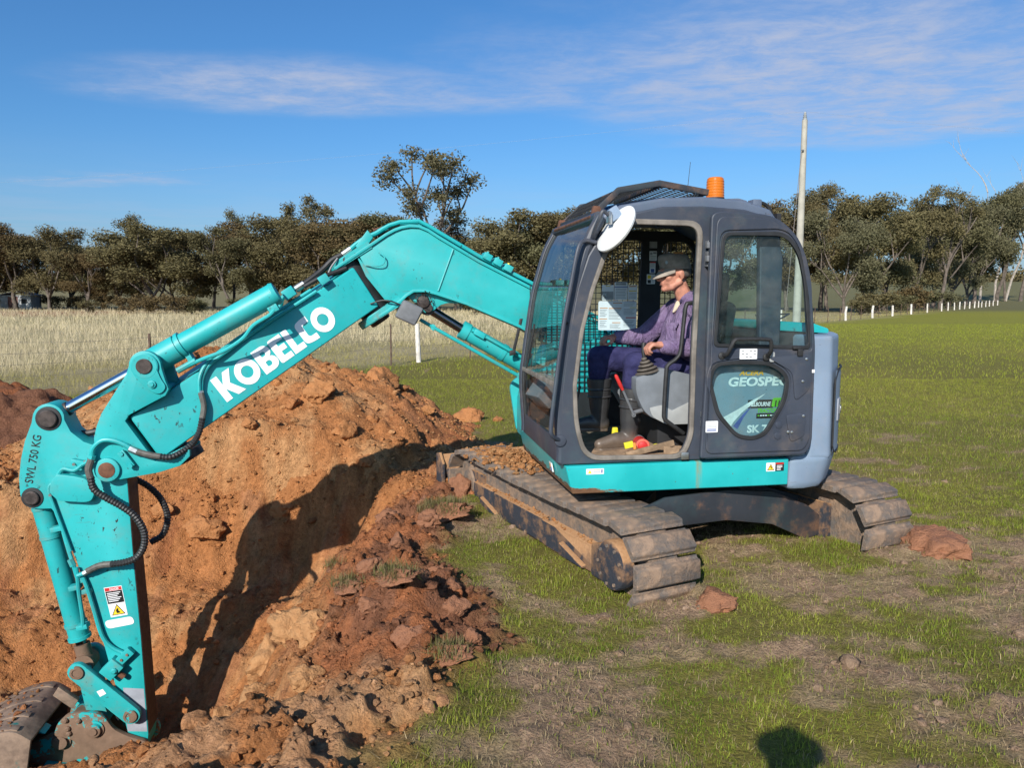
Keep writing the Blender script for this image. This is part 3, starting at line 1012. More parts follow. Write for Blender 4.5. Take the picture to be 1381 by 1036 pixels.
# pale crumbs lying in the paddock
n = 6000
X = rng.uniform(-1.2, 6.5, n); Y = rng.uniform(2.4, 9, n)
gz, soil, sd = ground_z(X, Y)
k = (soil < 0.3) & (rng.random(n) < bare(X, Y) ** 1.5 * 0.8 * np.clip(4 / Y, 0, 1))
X, Y, gz = X[k], Y[k], gz[k]
S = 0.007 * (1 - rng.random(len(X)) * (1 - (0.007 / 0.055) ** 1.6)) ** (-1 / 1.6)
cc = mixc(np.broadcast_to(C_EARTH, (len(X), 3)), np.array([0.38, 0.26, 0.18]), rng.random(len(X)))
o = link('paddock_crumbs', clod_cloud('paddock_crumbs', np.stack([X, Y, gz + S * .08], -1), S, cc, 1), 'ground_soil', None, 60)
tag(o, 'crumbs of pale brown earth lying on trampled grass', 'soil', kind='stuff')


def clod_mesh(seed, rough=0.27, sub=4, squash=(1, .85, .72)):
    from mathutils import noise as mn
    V0, F0 = ico(sub)
    V = []
    cuts = [(Vector(np.random.default_rng(seed * 9 + i).normal(size=3)).normalized(), 0.62 + 0.22 * (i % 3) / 2) for i in range(7)]
    for p in V0:
        v = Vector(p)
        for nrm, d in cuts:           # knock flats off, as clay breaks
            e = v.dot(nrm) - d
            if e > 0: v -= nrm * e * 0.8
        q = v * 1.7 + Vector((seed * 3.1, seed, 0))
        v *= 1 + rough * (mn.fractal(q, 0.7, 2.1, 5) + 0.40 * mn.fractal(q * 4, .8, 2.1, 3) + 0.22 * mn.fractal(q * 11, .8, 2.1, 3))
        V.append((v.x * squash[0], v.y * squash[1], v.z * squash[2]))
    return fast_mesh('clod', np.array(V), F0)


CL = [clod_mesh(i + 1) for i in range(6)]
for m in CL: m.materials.append(M['clod_soil'])


def put_clod(name, me, x, y, r, label, group=None, sink=0.35, rz=None, mat=None, sq=1.0, cat='clod'):
    o = link(name, me if mat is None else me.copy(), None, None, None if me.users else 60)
    me.polygons.foreach_set('use_smooth', [True] * len(me.polygons))
    if mat:
        o.data.materials.clear(); o.data.materials.append(M[mat])
    o.location = (x, y, float(surface(x, y)[0]) + r * 0.72 * sq * (1 - 2 * sink) + 0.0)
    o.rotation_euler = (random.uniform(-.3, .3), random.uniform(-.3, .3), random.uniform(0, 6.28) if rz is None else rz)
    o.scale = (r, r * random.uniform(.85, 1.1), r * sq)
    return tag(o, label, cat, group)


# clods one can point at
put_clod('clod', CL[0], -1.62, 9.45, 0.24, 'squarish orange clod perched on the right flank of the heap')
put_clod('clod', CL[1], -0.62, 10.7, 0.21, 'large orange clod lying alone on the grass beyond the heap')
put_clod('clod', CL[2], -0.20, 10.6, 0.075, 'small round clod on the grass next to the large lone clod')
put_clod('clod', CL[4], 0.15, 10.9, 0.06, 'smallest clod on the grass, close to the cab front')
for i, (x, y, r) in enumerate([(-2.05, 8.15, .17), (-2.3, 8.0, .10), (-3.3, 8.1, .19), (-1.7, 7.75, .13), (-2.25, 7.3, .12), (-1.45, 7.55, .10), (-2.6, 7.55, .09), (-2.9, 7.05, .17), (-3.3, 7.1, .12),
                               (-1.5, 8.2, .08), (-2.8, 8.5, .08), (-1.2, 7.9, .09), (-3.7, 7.6, .12), (-4.4, 7.4, .14), (-4.8, 7.1, .11), (-1.8, 8.8, .08), (-2.2, 9.0, .07), (-0.85, 8.4, .10), (-1.0, 9.1, .08), (-4.1, 7.0, .09)]):
    put_clod('clod', CL[i % 6], x, y, r, ('boulder sized' if r > .15 else 'loaf sized' if r > .105 else 'fist sized') + ' orange clod lodged in the face of the spoil heap', 'clods in the face of the heap', 0.42)
for i, (x, y, r) in enumerate([(-1.30, 4.45, .17), (-1.55, 4.75, .20), (-1.15, 4.25, .13), (-1.55, 5.15, .12), (-1.35, 3.85, .11), (-1.55, 5.6, .13), (-1.0, 3.55, .09), (-1.7, 4.25, .12)]):
    put_clod('clay_block', CL[(i + 2) % 6], x, y, r, ('big' if r > .15 else 'small') + ' tan clay block slumping down the side of the pit', 'clay blocks in the pit side', 0.40, mat='tan_clay', cat='clay block')
for i, (x, y, r) in enumerate([(-0.55, 4.2, .09), (-0.3, 3.95, .08), (-0.75, 4.9, .08), (-0.6, 5.35, .10), (-0.85, 4.45, .08), (-0.2, 3.65, .06), (-0.5, 3.6, .09), (-0.45, 4.6, .07), (-0.7, 5.9, .09), (-0.9, 5.5, .10), (-0.75, 3.9, .07), (-0.35, 4.35, .06)]):
    put_clod('topsoil_clod', CL[(i + 1) % 6], x, y, r, ('larger' if r > .085 else 'smaller') + ' dark red-brown topsoil clod on the lip of the pit', 'topsoil clods along the pit lip', 0.40, mat='wet_clay')
put_clod('clod', CL[3], -0.42, 6.45, 0.16, 'red clod pressed against the track beside the dozer blade', mat='wet_clay')
put_clod('mud_lump', CL[2], 1.12, 4.12, 0.14, 'wet red mud lump squeezed out at the crawler track end by its disc cover', sink=.45, mat='wet_clay', sq=.8, cat='mud lump')
put_clod('mud_lump', CL[5], 2.78, 4.92, 0.20, 'broad wet mud lump behind the crawler track under the counterweight', sink=.42, mat='wet_clay', sq=.75, cat='mud lump')

# ------------------------------------------------------------------ grass


def blades(name, X, Y, Z, H, W, lean, C, label, cat, curved=True, mat='blade_leaf', tipc=None):
    n = len(X)
    a = rng.uniform(0, 2 * np.pi, n); b = rng.uniform(0, 2 * np.pi, n)
    wx, wy = np.cos(a) * W / 2, np.sin(a) * W / 2
    L = lean * np.abs(rng.normal(0.55, 0.45, n)) * H
    lx, ly = np.cos(b) * L, np.sin(b) * L
    Hh = np.sqrt(np.maximum(H * H - L * L, (0.25 * H) ** 2))
    B = np.stack([X, Y, Z - 0.004], -1); w = np.stack([wx, wy, 0 * wx], -1)
    mid = B + np.stack([lx * .35, ly * .35, Hh * .6], -1); tip = B + np.stack([lx, ly, Hh], -1)
    if curved:
        V = np.stack([B - w, B + w, mid - w * .7, mid + w * .7, tip], 1).reshape(-1, 3)
        i = np.arange(n)[:, None] * 5
        F = np.concatenate([i + [0, 1, 3], i + [0, 3, 2], i + [2, 3, 4]], 0)
        k = 5
    else:
        V = np.stack([B - w, B + w, tip], 1).reshape(-1, 3)
        F = np.arange(n)[:, None] * 3 + np.array([0, 1, 2]); k = 3
    o = link(name, fast_mesh(name, V, F, np.repeat(C, k, 0)), mat, None, None)
    return tag(o, label, cat, kind='stuff')


def turf_points(n, x0, x1, y0, y1, dens=1.0, keep_bare=0.22):
    X = rng.uniform(x0, x1, n); Y = rng.uniform(y0, y1, n)
    inview = (np.abs(X) < 0.70 * Y + 0.35) & (fence_side(X, Y) < 0.4)
    X, Y = X[inview], Y[inview]
    gz, soil, sd = ground_z(X, Y)
    b = bare(X, Y)
    tuft = sstep(-0.2, 0.35, fbm(X * 6, Y * 6, 3, .6, 4.))
    k = (soil < 0.25) & (heap_z(X, Y, False) < gz + 0.02) & (rng.random(len(X)) < (keep_bare + (1 - keep_bare) * (1 - b)) * (0.35 + .65 * tuft))
    return X[k], Y[k], gz[k], b[k]


def turf_colour(X, Y, b):
    n = fbm(X * 0.9, Y * 0.9, 3, .6, 12.)
    m = len(X)
    c = mixc(np.broadcast_to(np.array([0.150, 0.215, 0.026]), (m, 3)), np.array([0.33, 0.335, 0.060]), np.clip(rng.random(m) * .8 + n * .4, 0, 1))
    st = (rng.random(m) < 0.14 + 0.62 * b)
    c = np.where(st[:, None], mixc(np.broadcast_to(np.array([0.44, 0.345, 0.185]), (m, 3)), np.array([0.27, 0.205, 0.11]), rng.random(m)), c)
    return c * rng.uniform(.75, 1.2, (m, 1)), st


X, Y, Z, b = turf_points(430000, -1.5, 5.2, 2.3, 7.0, keep_bare=.36)
c, st = turf_colour(X, Y, b)
blades('turf', X, Y, Z, rng.uniform(.014, .046, len(X)) * np.where(st, .9, 1.0) * (0.7 + 0.5 * sstep(-.2, .4, fbm(X * 2.2, Y * 2.2, 3, .6, 40.))), rng.uniform(.0020, .0040, len(X)), np.where(st, 1.5, 1.15), c, 'short patchy green grass in the paddock around the digger', 'grass')
X, Y, Z, b = turf_points(430000, -9, 11.5, 7.0, 16.0, keep_bare=.45)
c, st = turf_colour(X, Y, b)
c = mixc(c, np.array([0.32, 0.325, 0.045]), sstep(8, 16, Y) * .5)
blades('mid_turf', X, Y, Z, rng.uniform(.022, .06, len(X)), rng.uniform(.003, .007, len(X)), 1.0, c, 'green grass of the paddock beyond the digger', 'grass', False)
X, Y, Z, b = turf_points(150000, -12, 34, 16, 48.0, keep_bare=.4)
c, st = turf_colour(X, Y, b)
c = mixc(c, np.array([0.31, 0.335, 0.040]), np.full(len(X), .6))
blades('far_turf', X, Y, Z, rng.uniform(.04, .10, len(X)), rng.uniform(.010, .022, len(X)), 1.0, c, 'smooth bright green grass stretching to the fence', 'grass', False)
# dead straw lying on the trampled ground
n = 150000
X = rng.uniform(-1.2, 6.5, n); Y = 2.3 + 8.0 * rng.random(n) ** 1.3
gz, soil, sd = ground_z(X, Y)
k = (soil < 0.4) & (np.abs(X) < 0.70 * Y + 0.35) & (rng.random(n) < 0.25 + 0.75 * bare(X, Y))
X, Y, gz = X[k], Y[k], gz[k]
c = mixc(np.broadcast_to(np.array([0.25, 0.185, 0.11]), (len(X), 3)), np.array([0.52, 0.41, 0.25]), rng.random(len(X)) ** 1.6)
blades('dry_litter', X, Y, gz, rng.uniform(.015, .055, len(X)), rng.uniform(.0016, .0034, len(X)), 2.6, c, 'dead straw lying over the trampled earth of the paddock', 'straw', False)
# long dry grass beyond the fence
n = 270000
Y = np.exp(rng.uniform(np.log(9), np.log(95), n)); X = rng.uniform(-1.05, 0.78, n) * Y
fs = fence_side(X, Y)
k = (fs > 0.2) & (X < Y * 0.72) & (rng.random(n) < np.where(X > 12, sstep(6, 1, fs), 0.35 + 0.65 * sstep(-0.3, .3, fbm(X * .25, Y * .25, 3, .5, 3.))))
X, Y, fs = X[k], Y[k], fs[k]
Z = ground_z(X, Y, False)[0]
pale = sstep(2, 9, fs + 2 * fbm(X * .3, Y * .3, 3))
c = mixc(np.broadcast_to(np.array([0.34, 0.30, 0.08]), (len(X), 3)), np.array([0.66, 0.56, 0.37]), np.clip(pale + rng.normal(0, .22, len(X)), 0, 1))
H = rng.uniform(.20, .50, len(X)) * (0.30 + 0.9 * pale)
blades('dry_grass', X, Y, Z, H, np.clip(Y * 0.00045, .006, .05), 1.0, c * rng.uniform(.75, 1.15, (len(X), 1)), 'long pale dry grass filling the paddock beyond the wire fence', 'grass', False)
# torn sods on the lip
def sod(x, y, r, n, label):
    root = empty('grass_sod', (x, y, float(surface(x, y)[0])))
    tag(root, label, 'sod', 'torn grass sods on the pit lip')
    me = CL[3].copy(); me.materials.clear(); me.materials.append(M['wet_clay'])
    q = link('earth', me, None, root, None); q.scale = (r, r * .85, r * .42); q.location = (0, 0, r * .1); q.rotation_euler = (.2, -.2, x)
    th_ = rng.uniform(0, 6.28, n); rr = np.sqrt(rng.random(n)) * r * .95
    gx_, gy_ = np.cos(th_) * rr, np.sin(th_) * rr * .85
    gz_ = r * .1 + r * .40 * np.sqrt(np.clip(1 - (rr / r) ** 2, 0, 1))
    c_ = mixc(np.broadcast_to(np.array([0.12, 0.13, 0.035]), (n, 3)), np.array([0.26, 0.20, 0.11]), rng.random(n))
    g = blades('tuft', gx_, gy_, gz_ - .01, rng.uniform(.03, .08, n), np.full(n, .004), 1.6, c_, None, None)
    g.parent = root
for x, y, r, nn in [(-0.52, 5.75, .22, 900), (-0.95, 4.35, .13, 380), (-0.62, 3.95, .13, 380), (-1.15, 4.9, .10, 250), (-0.30, 3.45, .12, 300)]:
    sod(x, y, r, nn, 'largest torn sod with matted grass, lying near the dozer blade' if r > .2 else 'small torn sod with matted grass lying on the pit lip')

# ------------------------------------------------------------------ excavator
# local frame: x forward (boom side), y to the operator's left (cab side), z up
EX = empty('excavator', (1.10, 5.80, 0.0), R(189.8))
tag(EX, 'turquoise tracked excavator with dark open cab digging beside the orange heap', 'excavator')
HOUSE = R(189.8)
NX, UZ = (-1, 0, 0), (0, 0, 1)       # writing direction and up on the cab side

# ---- undercarriage, turned under the house
ua = math.atan2(TD[1], TD[0]) - HOUSE
UM = Matrix.Rotation(-HOUSE, 4, 'Z') @ Matrix.Translation((U0[0] - 1.10, U0[1] - 5.80, 0)) @ Matrix.Rotation(math.atan2(TD[1], TD[0]), 4, 'Z')
# undercarriage frame: x along the tracks (away), y to the LEFT of travel, i.e. towards the cab side


def upart(mb, name, mat, parent=EX, **k):
    o = mb.build(name, mat, parent, **k)
    o.data.transform(UM)
    return o


PIT = 0.160; NS = 38; HL = (NS * PIT - 2 * math.pi * 0.235) / 4
ZC = 0.150


def track_path(sd_):
    sd_ = sd_ % (NS * PIT)
    L1 = 2 * HL; C1 = math.pi * 0.235
    if sd_ < L1:
        t = sd_; sag = -0.022 * math.sin(math.pi * t / L1)
        return (-HL + t, ZC + 0.235 + sag, 0.0)
    sd_ -= L1
    if sd_ < C1:
        a = sd_ / 0.235
        return (HL + 0.235 * math.sin(a), ZC + 0.235 * math.cos(a), a)
    sd_ -= C1
    if sd_ < L1:
        return (HL - sd_, ZC - 0.235, math.pi)
    sd_ -= L1
    a = sd_ / 0.235 + math.pi
    return (-HL + 0.235 * math.sin(a), ZC + 0.235 * math.cos(a), a)


shoe = MB()
prof = [(-.076, 0), (-.076, .010), (-.066, .012), (-.062, .034), (-.054, .042), (.046, .042), (.056, .034), (.060, .012), (.076, .008), (.076, 0)]
shoe.prism(prof, -.222, .222)
shoe.box(-.06, .06, -.10, -.05, -.05, 0); shoe.box(-.06, .06, .05, .10, -.05, 0)
shoe_me = shoe.mesh('track_shoe', 0.004, 1)
shoe_me.materials.append(M['track_steel'])
for lat in (0.915, -0.915):
    out = 1 if lat > 0 else -1
    fr = MB()      # box frame with a sloping top ledge outside
    a, b_ = -1.02, 1.02
    y_in, y_out = lat - out * .17, lat + out * .145
    for x0, x1 in ((a, -.28), (-.28, -.20), (-.20, .62), (.62, .66), (.66, b_)):
        z_in, z_o = .285, .175
        if (x0, x1) == (-.28, -.20):     # opening in the ledge
            ym = y_out - out * .10
            fr.hexa([(x0, y_in, .0), (x1, y_in, .0), (x1, ym, .0), (x0, ym, .0), (x0, y_in, z_in), (x1, y_in, z_in), (x1, ym, .25), (x0, ym, .25)])
            fr.hexa([(x0, y_out - out * .02, .0), (x1, y_out - out * .02, .0), (x1, y_out, .0), (x0, y_out, .0), (x0, y_out - out * .02, .182), (x1, y_out - out * .02, .182), (x1, y_out, z_o), (x0, y_out, z_o)])
        elif (x0, x1) == (.62, .66):     # slot in the side
            fr.hexa([(x0, y_in, .0), (x1, y_in, .0), (x1, y_out - out * .03, .0), (x0, y_out - out * .03, .0), (x0, y_in, z_in), (x1, y_in, z_in), (x1, y_out - out * .03, .19), (x0, y_out - out * .03, .19)])
        else:
            fr.hexa([(x0, y_in, .0), (x1, y_in, .0), (x1, y_out, .0), (x0, y_out, .0), (x0, y_in, z_in), (x1, y_in, z_in), (x1, y_out, z_o), (x0, y_out, z_o)])
    tr = upart(fr, 'crawler_track', 'track_frame_paint', bevel=0.008)
    tr['label'] = 'steel crawler track caked in clay, with dirt on its side ledge' if lat > 0 else 'steel crawler track under the counterweight side'
    ch = MB()
    ch.prism([(x, z) for x, z in [track_path(q * PIT / 2)[:2] for q in range(NS * 2)]], lat - .10, lat + .10)
    hull = upart(ch, 'track_chain', 'track_steel', tr)
    m = MB().lathe((-HL - .0, lat + out * .14, ZC + .01), (0, out, 0), [(0, .15), (.06, .15), (.075, .142), (.082, .12), (.084, .05)], 28)
    upart(m, 'motor_cover', 'track_frame_paint', tr)
    m = MB()
    for q in range(9):
        an = 2 * math.pi * q / 9
        m.cyl((-HL + .115 * math.cos(an), lat + out * .215, ZC + .01 + .115 * math.sin(an)), (-HL + .115 * math.cos(an), lat + out * .23, ZC + .01 + .115 * math.sin(an)), .011, n=6)
    upart(m, 'cover_bolts', 'track_steel', tr)
    m = MB().prism([(-1.06, .0), (-.86, .0), (-.86, .20), (-.98, .235), (-1.06, .20)], lat + out * .02, lat + out * .165)
    upart(m, 'frame_end', 'track_frame_paint', tr, bevel=.012)
    m = MB().lathe((HL, lat + out * .05, ZC), (0, out, 0), [(0, .20), (.05, .20), (.055, .13), (.09, .10), (.09, .03)], 24)
    upart(m, 'idler_wheel', 'track_steel', tr)
    m = MB().box(.86, 1.16, lat + out * .085, lat + out * .125, .04, .26)
    upart(m, 'idler_guard', 'track_frame_paint', tr, bevel=.006)
    for x in (-.62, -.2, .25, .68):
        if abs(x) > .5:
            m = MB().hexa([(x - .15, lat + out * .14, .01), (x + .15, lat + out * .14, .01), (x + .15, lat + out * .175, .01), (x - .15, lat + out * .175, .01), (x - .15, lat + out * .14, .03), (x + .15, lat + out * .14, .10), (x + .15, lat + out * .175, .09), (x - .15, lat + out * .175, .02)])
            upart(m, 'roller_guard', 'track_frame_paint', tr, bevel=.006)
        m = MB().cyl((x + .1, lat - .1, .03), (x + .1, lat + .1, .03), .08)
        upart(m, 'track_roller', 'track_steel', tr)
    for k in range(NS):
        x, z, an = track_path((k + .5) * PIT + (.04 if lat > 0 else .0))
        s_ = bpy.data.objects.new('track_shoe', shoe_me); COL.objects.link(s_)
        s_.parent = tr
        s_.matrix_local = UM @ Matrix.Translation((x, lat + random.uniform(-.004, .004), z)) @ Matrix.Rotation(an + random.uniform(-.02, .02), 4, 'Y')
shoe_me.polygons.foreach_set('use_smooth', [True] * len(shoe_me.polygons)); shoe_me.set_sharp_from_angle(angle=R(40))

# clay crumbs lying on the ledge and on top of the near track
g5 = np.random.default_rng(8)
near_track = [o for o in EX.children if o.name.startswith('crawler_track')][0]
n5 = 420
tx_ = g5.uniform(-1.0, 1.0, n5); w5 = g5.random(n5) ** 1.4
Pl = np.stack([tx_, .915 + .145 - .01 - .20 * w5, .178 + .07 * w5 + .004], -1)
Sl = .005 + .016 * g5.random(n5) ** 3
n6 = 900
tx2 = np.clip(g5.normal(.78, .24, n6), .2, 1.25); ly2 = g5.normal(.86, .10, n6)
hh = .06 * np.exp(-((tx2 - .78) / .25) ** 2 - ((ly2 - .86) / .12) ** 2)
P6 = np.stack([tx2, ly2, ZC + .235 + .030 + hh * g5.random(n6)], -1); S6 = .008 + .024 * g5.random(n6) ** 2.5
P5 = np.concatenate([Pl, P6]); S5 = np.concatenate([Sl, S6])
c5 = mixc(np.broadcast_to(C_ORANGE, (len(P5), 3)), C_TAN, g5.random(len(P5)))
m5 = clod_cloud('clay_crumbs', P5, S5, c5, 1); m5.transform(UM)
tag(link('clay_crumbs', m5, 'ground_soil', near_track, 60), kind='stuff')

uc = MB()
uc.prism(rounded([(-.55, .12), (.55, .12), (.60, .30), (.45, .42), (-.45, .42), (-.60, .30)], .05), -.42, .42)
upart(uc, 'undercarriage_frame', 'black_frame_paint', bevel=.02)
for sx_ in (-1, 1):
    for sy_ in (-1, 1):
        x = sx_ * .42
        m = MB().hexa([(x - .14, sy_ * .36, .13), (x + .14, sy_ * .36, .13), (x + .24 * 1 + sx_ * .18, sy_ * .80, .02), (x - .24 + sx_ * .18, sy_ * .80, .02),
                       (x - .14, sy_ * .36, .40), (x + .14, sy_ * .36, .40), (x + .20 + sx_ * .18, sy_ * .80, .26), (x - .20 + sx_ * .18, sy_ * .80, .26)])
        upart(m, 'frame_leg', 'black_frame_paint', bevel=.02)
# arched outer cheek seen between the tracks at the back
m = MB().prism([(-.82, .40), (-.66, .27), (-.42, .26), (-.10, .25), (.30, .17), (.62, .02), (.80, .04), (.78, .16), (.62, .27), (.30, .40), (-.10, .455), (-.60, .46)], 0, .03)
mm = Matrix.Translation((-.98, 0, 0)) @ Matrix.Rotation(R(-90), 4, 'Z')
m.v = [tuple(mm @ Vector(p)) for p in m.v]
upart(m, 'rear_cheek', 'black_frame_paint', bevel=.01)
m = MB().cyl((0, 0, .40), (0, 0, .515), .42, n=40)
m.build('slew_ring', 'black_frame_paint', EX)
# dozer blade at the far end of the tracks
bp = MB().prism([(1.62, -.02), (1.66, -.02), (1.60, .08), (1.585, .18), (1.60, .27), (1.63, .30), (1.60, .31), (1.55, .26), (1.52, .18), (1.55, .06)], -1.13, 1.13)
bl = upart(bp, 'dozer_blade', 'track_frame_paint', bevel=.006)
for sy_ in (-1, 1):
    upart(MB().hexa([(.5, sy_ * .52, .12), (1.56, sy_ * .42, .06), (1.56, sy_ * .34, .06), (.5, sy_ * .44, .12), (.5, sy_ * .52, .24), (1.56, sy_ * .42, .22), (1.56, sy_ * .34, .22), (.5, sy_ * .44, .24)]), 'blade_arm', 'track_frame_paint', bl, bevel=.01)
    upart(MB().prism([(1.50, .0), (1.66, -.02), (1.66, .31), (1.58, .33), (1.50, .24)], sy_ * 1.13, sy_ * 1.155), 'blade_end_plate', 'track_frame_paint', bl, bevel=.005)
upart(MB().cyl((.5, 0, .36), (1.5, 0, .25), .05), 'blade_cylinder', 'turquoise_worn', bl)

# ---- deck skirt, counterweight, engine housing
sk = MB()
lo = [(.915, 1.018), (.95, -.39), (.70, -.95), (-.525, -.98), (-.525, 1.018)]
hi = [(.958, 1.018), (.985, -.41), (.72, -.98), (-.525, -1.0), (-.525, 1.018)]
sk.prism(lo, .505, .60, axis='z', poly2=[(a * .35 + c * .65, b * .35 + d * .65) for (a, b), (c, d) in zip(lo, hi)])
skirt = None
sk = MB().prism(lo, .505, .682, axis='z', poly2=hi)
skirt = sk.build('side_skirt', 'skirt_paint', EX, bevel=.014, seg=3)
sticker('warning_decal', .828, .715, .627, .662, 1.0185, 'white_vinyl', skirt)
MB().prism([(.818, .633), (.792, .633), (.805, .656)], 1.0202, 1.0212).build('warning_triangle', 'yellow_print', skirt, angle=0)
for q, mt in ((.654, 'orange_print'), (.646, 'grey_print'), (.640, 'grey_print')):
    sticker('print_line', .782, .738, q - .0015, q + .0015, 1.0202, mt, skirt, .0008)
sticker('print_line', .732, .724, .634, .656, 1.0202, 'blue_print', skirt, .0008)
sticker('warning_decal', -.367, -.429, .600, .656, 1.0185, 'white_vinyl', skirt)
sticker('warning_decal', -.430, -.490, .600, .656, 1.0185, 'black_print', skirt)
sticker('danger_strip', -.432, -.488, .645, .655, 1.0202, 'red_print', skirt, .0008)
for q in (.636, .627, .618, .609):
    sticker('print_line', -.440, -.478 + .01 * (q < .62), q - .002, q + .002, 1.0202, 'white_vinyl', skirt, .0008)
MB().prism([(-.373, .607), (-.423, .607), (-.398, .650)], 1.0202, 1.0210).build('warning_triangle', 'black_print', skirt, angle=0)
MB().prism([(-.379, .611), (-.417, .611), (-.398, .644)], 1.0211, 1.0218).build('warning_triangle', 'yellow_print', skirt, angle=0)
MB().prism([(-.398, .640), (-.392, .628), (-.398, .628), (-.402, .614), (-.406, .629), (-.401, .629)], 1.0219, 1.0226).build('bolt_symbol', 'black_print', skirt, angle=0)
# small label on the front plate
m = MB().obox((.958, .62, .595), (.004, 0, .001), (0, .033, 0), (.006, 0, .03)); m.build('maker_plate', 'white_vinyl', skirt)
m = MB().obox((.962, .61, .597), (.002, 0, 0), (0, .012, 0), (.004, 0, .02)); m.build('plate_print', 'orange_print', skirt)
m = MB().obox((.9622, .635, .585), (.002, 0, 0), (0, .009, 0), (.002, 0, .011)); m.build('plate_print', 'blue_print', skirt)

def cw_plan(r, x0, fx, n=14, yl=1.0):
    P = [(x0, yl)]
    a0 = math.degrees(math.acos(max(-1, min(1, -fx / r))))
    for i in range(n + 1):
        a = 180 - 56 + (112) * i / n
        P.append((r * math.cos(R(a)), max(-yl, min(yl, r * 1.06 * math.sin(R(a))))))
    P.append((x0, -yl))
    return P
lo2 = cw_plan(1.19, -.535, -.5, yl=.985); hi2 = cw_plan(1.25, -.535, -.5, yl=1.01)
cw = MB().prism(lo2, .455, .70, axis='z', poly2=hi2).build('counterweight', 'grey_blue_paint', EX, bevel=.06, seg=4)
up2 = cw_plan(1.245, -.655, -.5, yl=1.0); up3 = cw_plan(1.23, -.655, -.5, yl=.985)
MB().prism(up2, .66, 1.47, axis='z', poly2=up3).build('upper_casting', 'grey_blue_paint', cw, bevel=.05, seg=4)
# access door set in the tail with a recessed groove
def on_tail(a, z, r=1.208):
    return (r * math.cos(R(a)), r * 1.06 * math.sin(R(a)), z)
pan = MB()
A0, A1 = 133.0, 152.0
V, F = [], []
nA, nZ = 10, 10
for i in range(nA + 1):
    for j in range(nZ + 1):
        V.append(on_tail(A0 + (A1 - A0) * i / nA, .70 + .54 * j / nZ, 1.254))
for i in range(nA):
    for j in range(nZ):
        F.append((i * (nZ + 1) + j, i * (nZ + 1) + j + 1, (i + 1) * (nZ + 1) + j + 1, (i + 1) * (nZ + 1) + j))
pan.add(V, F)
pan.build('access_panel', 'grey_blue_paint', cw)
gr = MB()
loop = [on_tail(A0, .74 + .44 * t, 1.2535) for t in np.linspace(0, 1, 6)] + [on_tail(A0 + 3, 1.235, 1.2535)] + [on_tail(a, 1.245, 1.2535) for a in np.linspace(A0 + 5, A1, 6)]
gr.tube(loop, .007, 6)
gr.tube([on_tail(A0, .74, 1.2535), on_tail(A0 + 1.5, .70, 1.2535), on_tail(A0 + 5, .685, 1.2535)] + [on_tail(a, .69, 1.2535) for a in np.linspace(A0 + 6, A1, 5)], .007, 6)
gr.build('panel_groove', 'seal_rubber', cw)
q = Vector(on_tail(139.5, .97, 1.256)); nrm = Vector((q.x, q.y / 1.06, 0)).normalized(); tg = Vector((-nrm.y, nrm.x, 0))
MB().obox(q, nrm * .006, tg * .045, Vector((0, 0, .075))).build('latch_recess', 'grey_primer', cw, bevel=.012)
MB().obox(q + nrm * .008, nrm * .006, tg * .022, Vector((0, 0, .032))).build('latch', 'lamp_grey', cw, bevel=.008)
MB().obox(q + nrm * .013 + Vector((0, 0, .004)), nrm * .005, tg * .010, Vector((0, 0, .016))).build('lock', 'zinc', cw, bevel=.003)

eng = MB().prism(rounded([(-.45, .60), (-.88, .60), (-.88, 1.40), (-.84, 1.49), (-.50, 1.52), (-.45, 1.47)], .04), -.80, .78)
eng = eng.build('engine_housing', 'seal_rubber', EX, bevel=.02)
MB().prism(rounded([(-.46, 1.50), (-.90, 1.475), (-.90, 1.505), (-.78, 1.545), (-.46, 1.56)], .02), -.80, .80).build('hood', 'turquoise_paint', eng, bevel=.015)
MB().tube([(-.55, .80, 1.575), (-.75, .55, 1.60), (-.60, .35, 1.585)], .006, 6).build('hood_cable', 'rubber_hose', eng)
side = MB().box(.045, -.645, .970, 1.006, .69, 1.345).build('rear_side_panel', 'side_panel_paint', EX, bevel=.012)
tank = MB().prism(rounded([(.78, .69), (.80, 1.10), (.66, 1.40), (-.45, 1.46), (-.45, .69)], .06), -.98, -.70)
tank = tank.build('tank_housing', 'turquoise_paint', EX, bevel=.03, seg=3)
for y in (-.70, -.30):
    MB().prism(rounded([(.96, .60), (1.02, 1.0), (.86, 1.14), (.40, 1.40), (.15, 1.40), (-.1, .60)], .05), y - .025, y + .025).build('boom_bracket_plate', 'turquoise_paint', EX, bevel=.008)
MB().box(.10, .96, -.68, -.32, .60, .92).build('swivel_housing', 'turquoise_worn', EX, bevel=.02)

# decals on the rear side panel, seen through the open door's lower pane
YD = 1.0075
lettering('series_name', 'ACERA', (-.165, YD, 1.225), NX, UZ, .042, 'gold_print', side, .0012, .165, shear=.25)
lettering('model_name', 'GEOSPEC', (-.095, YD, 1.157), NX, UZ, .078, 'silver_print', side, .0026, .415, shear=.12)
sticker('dealer_board', -.232, -.405, 1.012, 1.066, YD - .0010, 'black_print', side)
lettering('dealer_name', 'MELBOURNE', (-.238, YD + .0012, 1.025), NX, UZ, .038, 'white_vinyl', side, .0008, .150, shear=.25)
m = MB().prism(rounded([(-.392, 1.018), (-.402, 1.076), (-.475, 1.076), (-.465, 1.018)], .012), YD, YD + .0012); m.build('dealer_mark', 'green_print', side, angle=0)
for q in (-.418, -.440):
    m = MB().prism([(q + .004, 1.018), (q - .002, 1.060), (q - .010, 1.060), (q - .004, 1.018)], YD + .0014, YD + .002); m.build('dealer_mark_bar', 'black_print', side, angle=0)
lettering('dealer_name', 'TRACTORS', (-.300, YD + .0006, .983), NX, UZ, .036, 'green_print', side, .0010, .150, shear=.25)
sticker('dealer_board', -.292, -.460, .945, .978, YD - .0010, 'black_print', side)
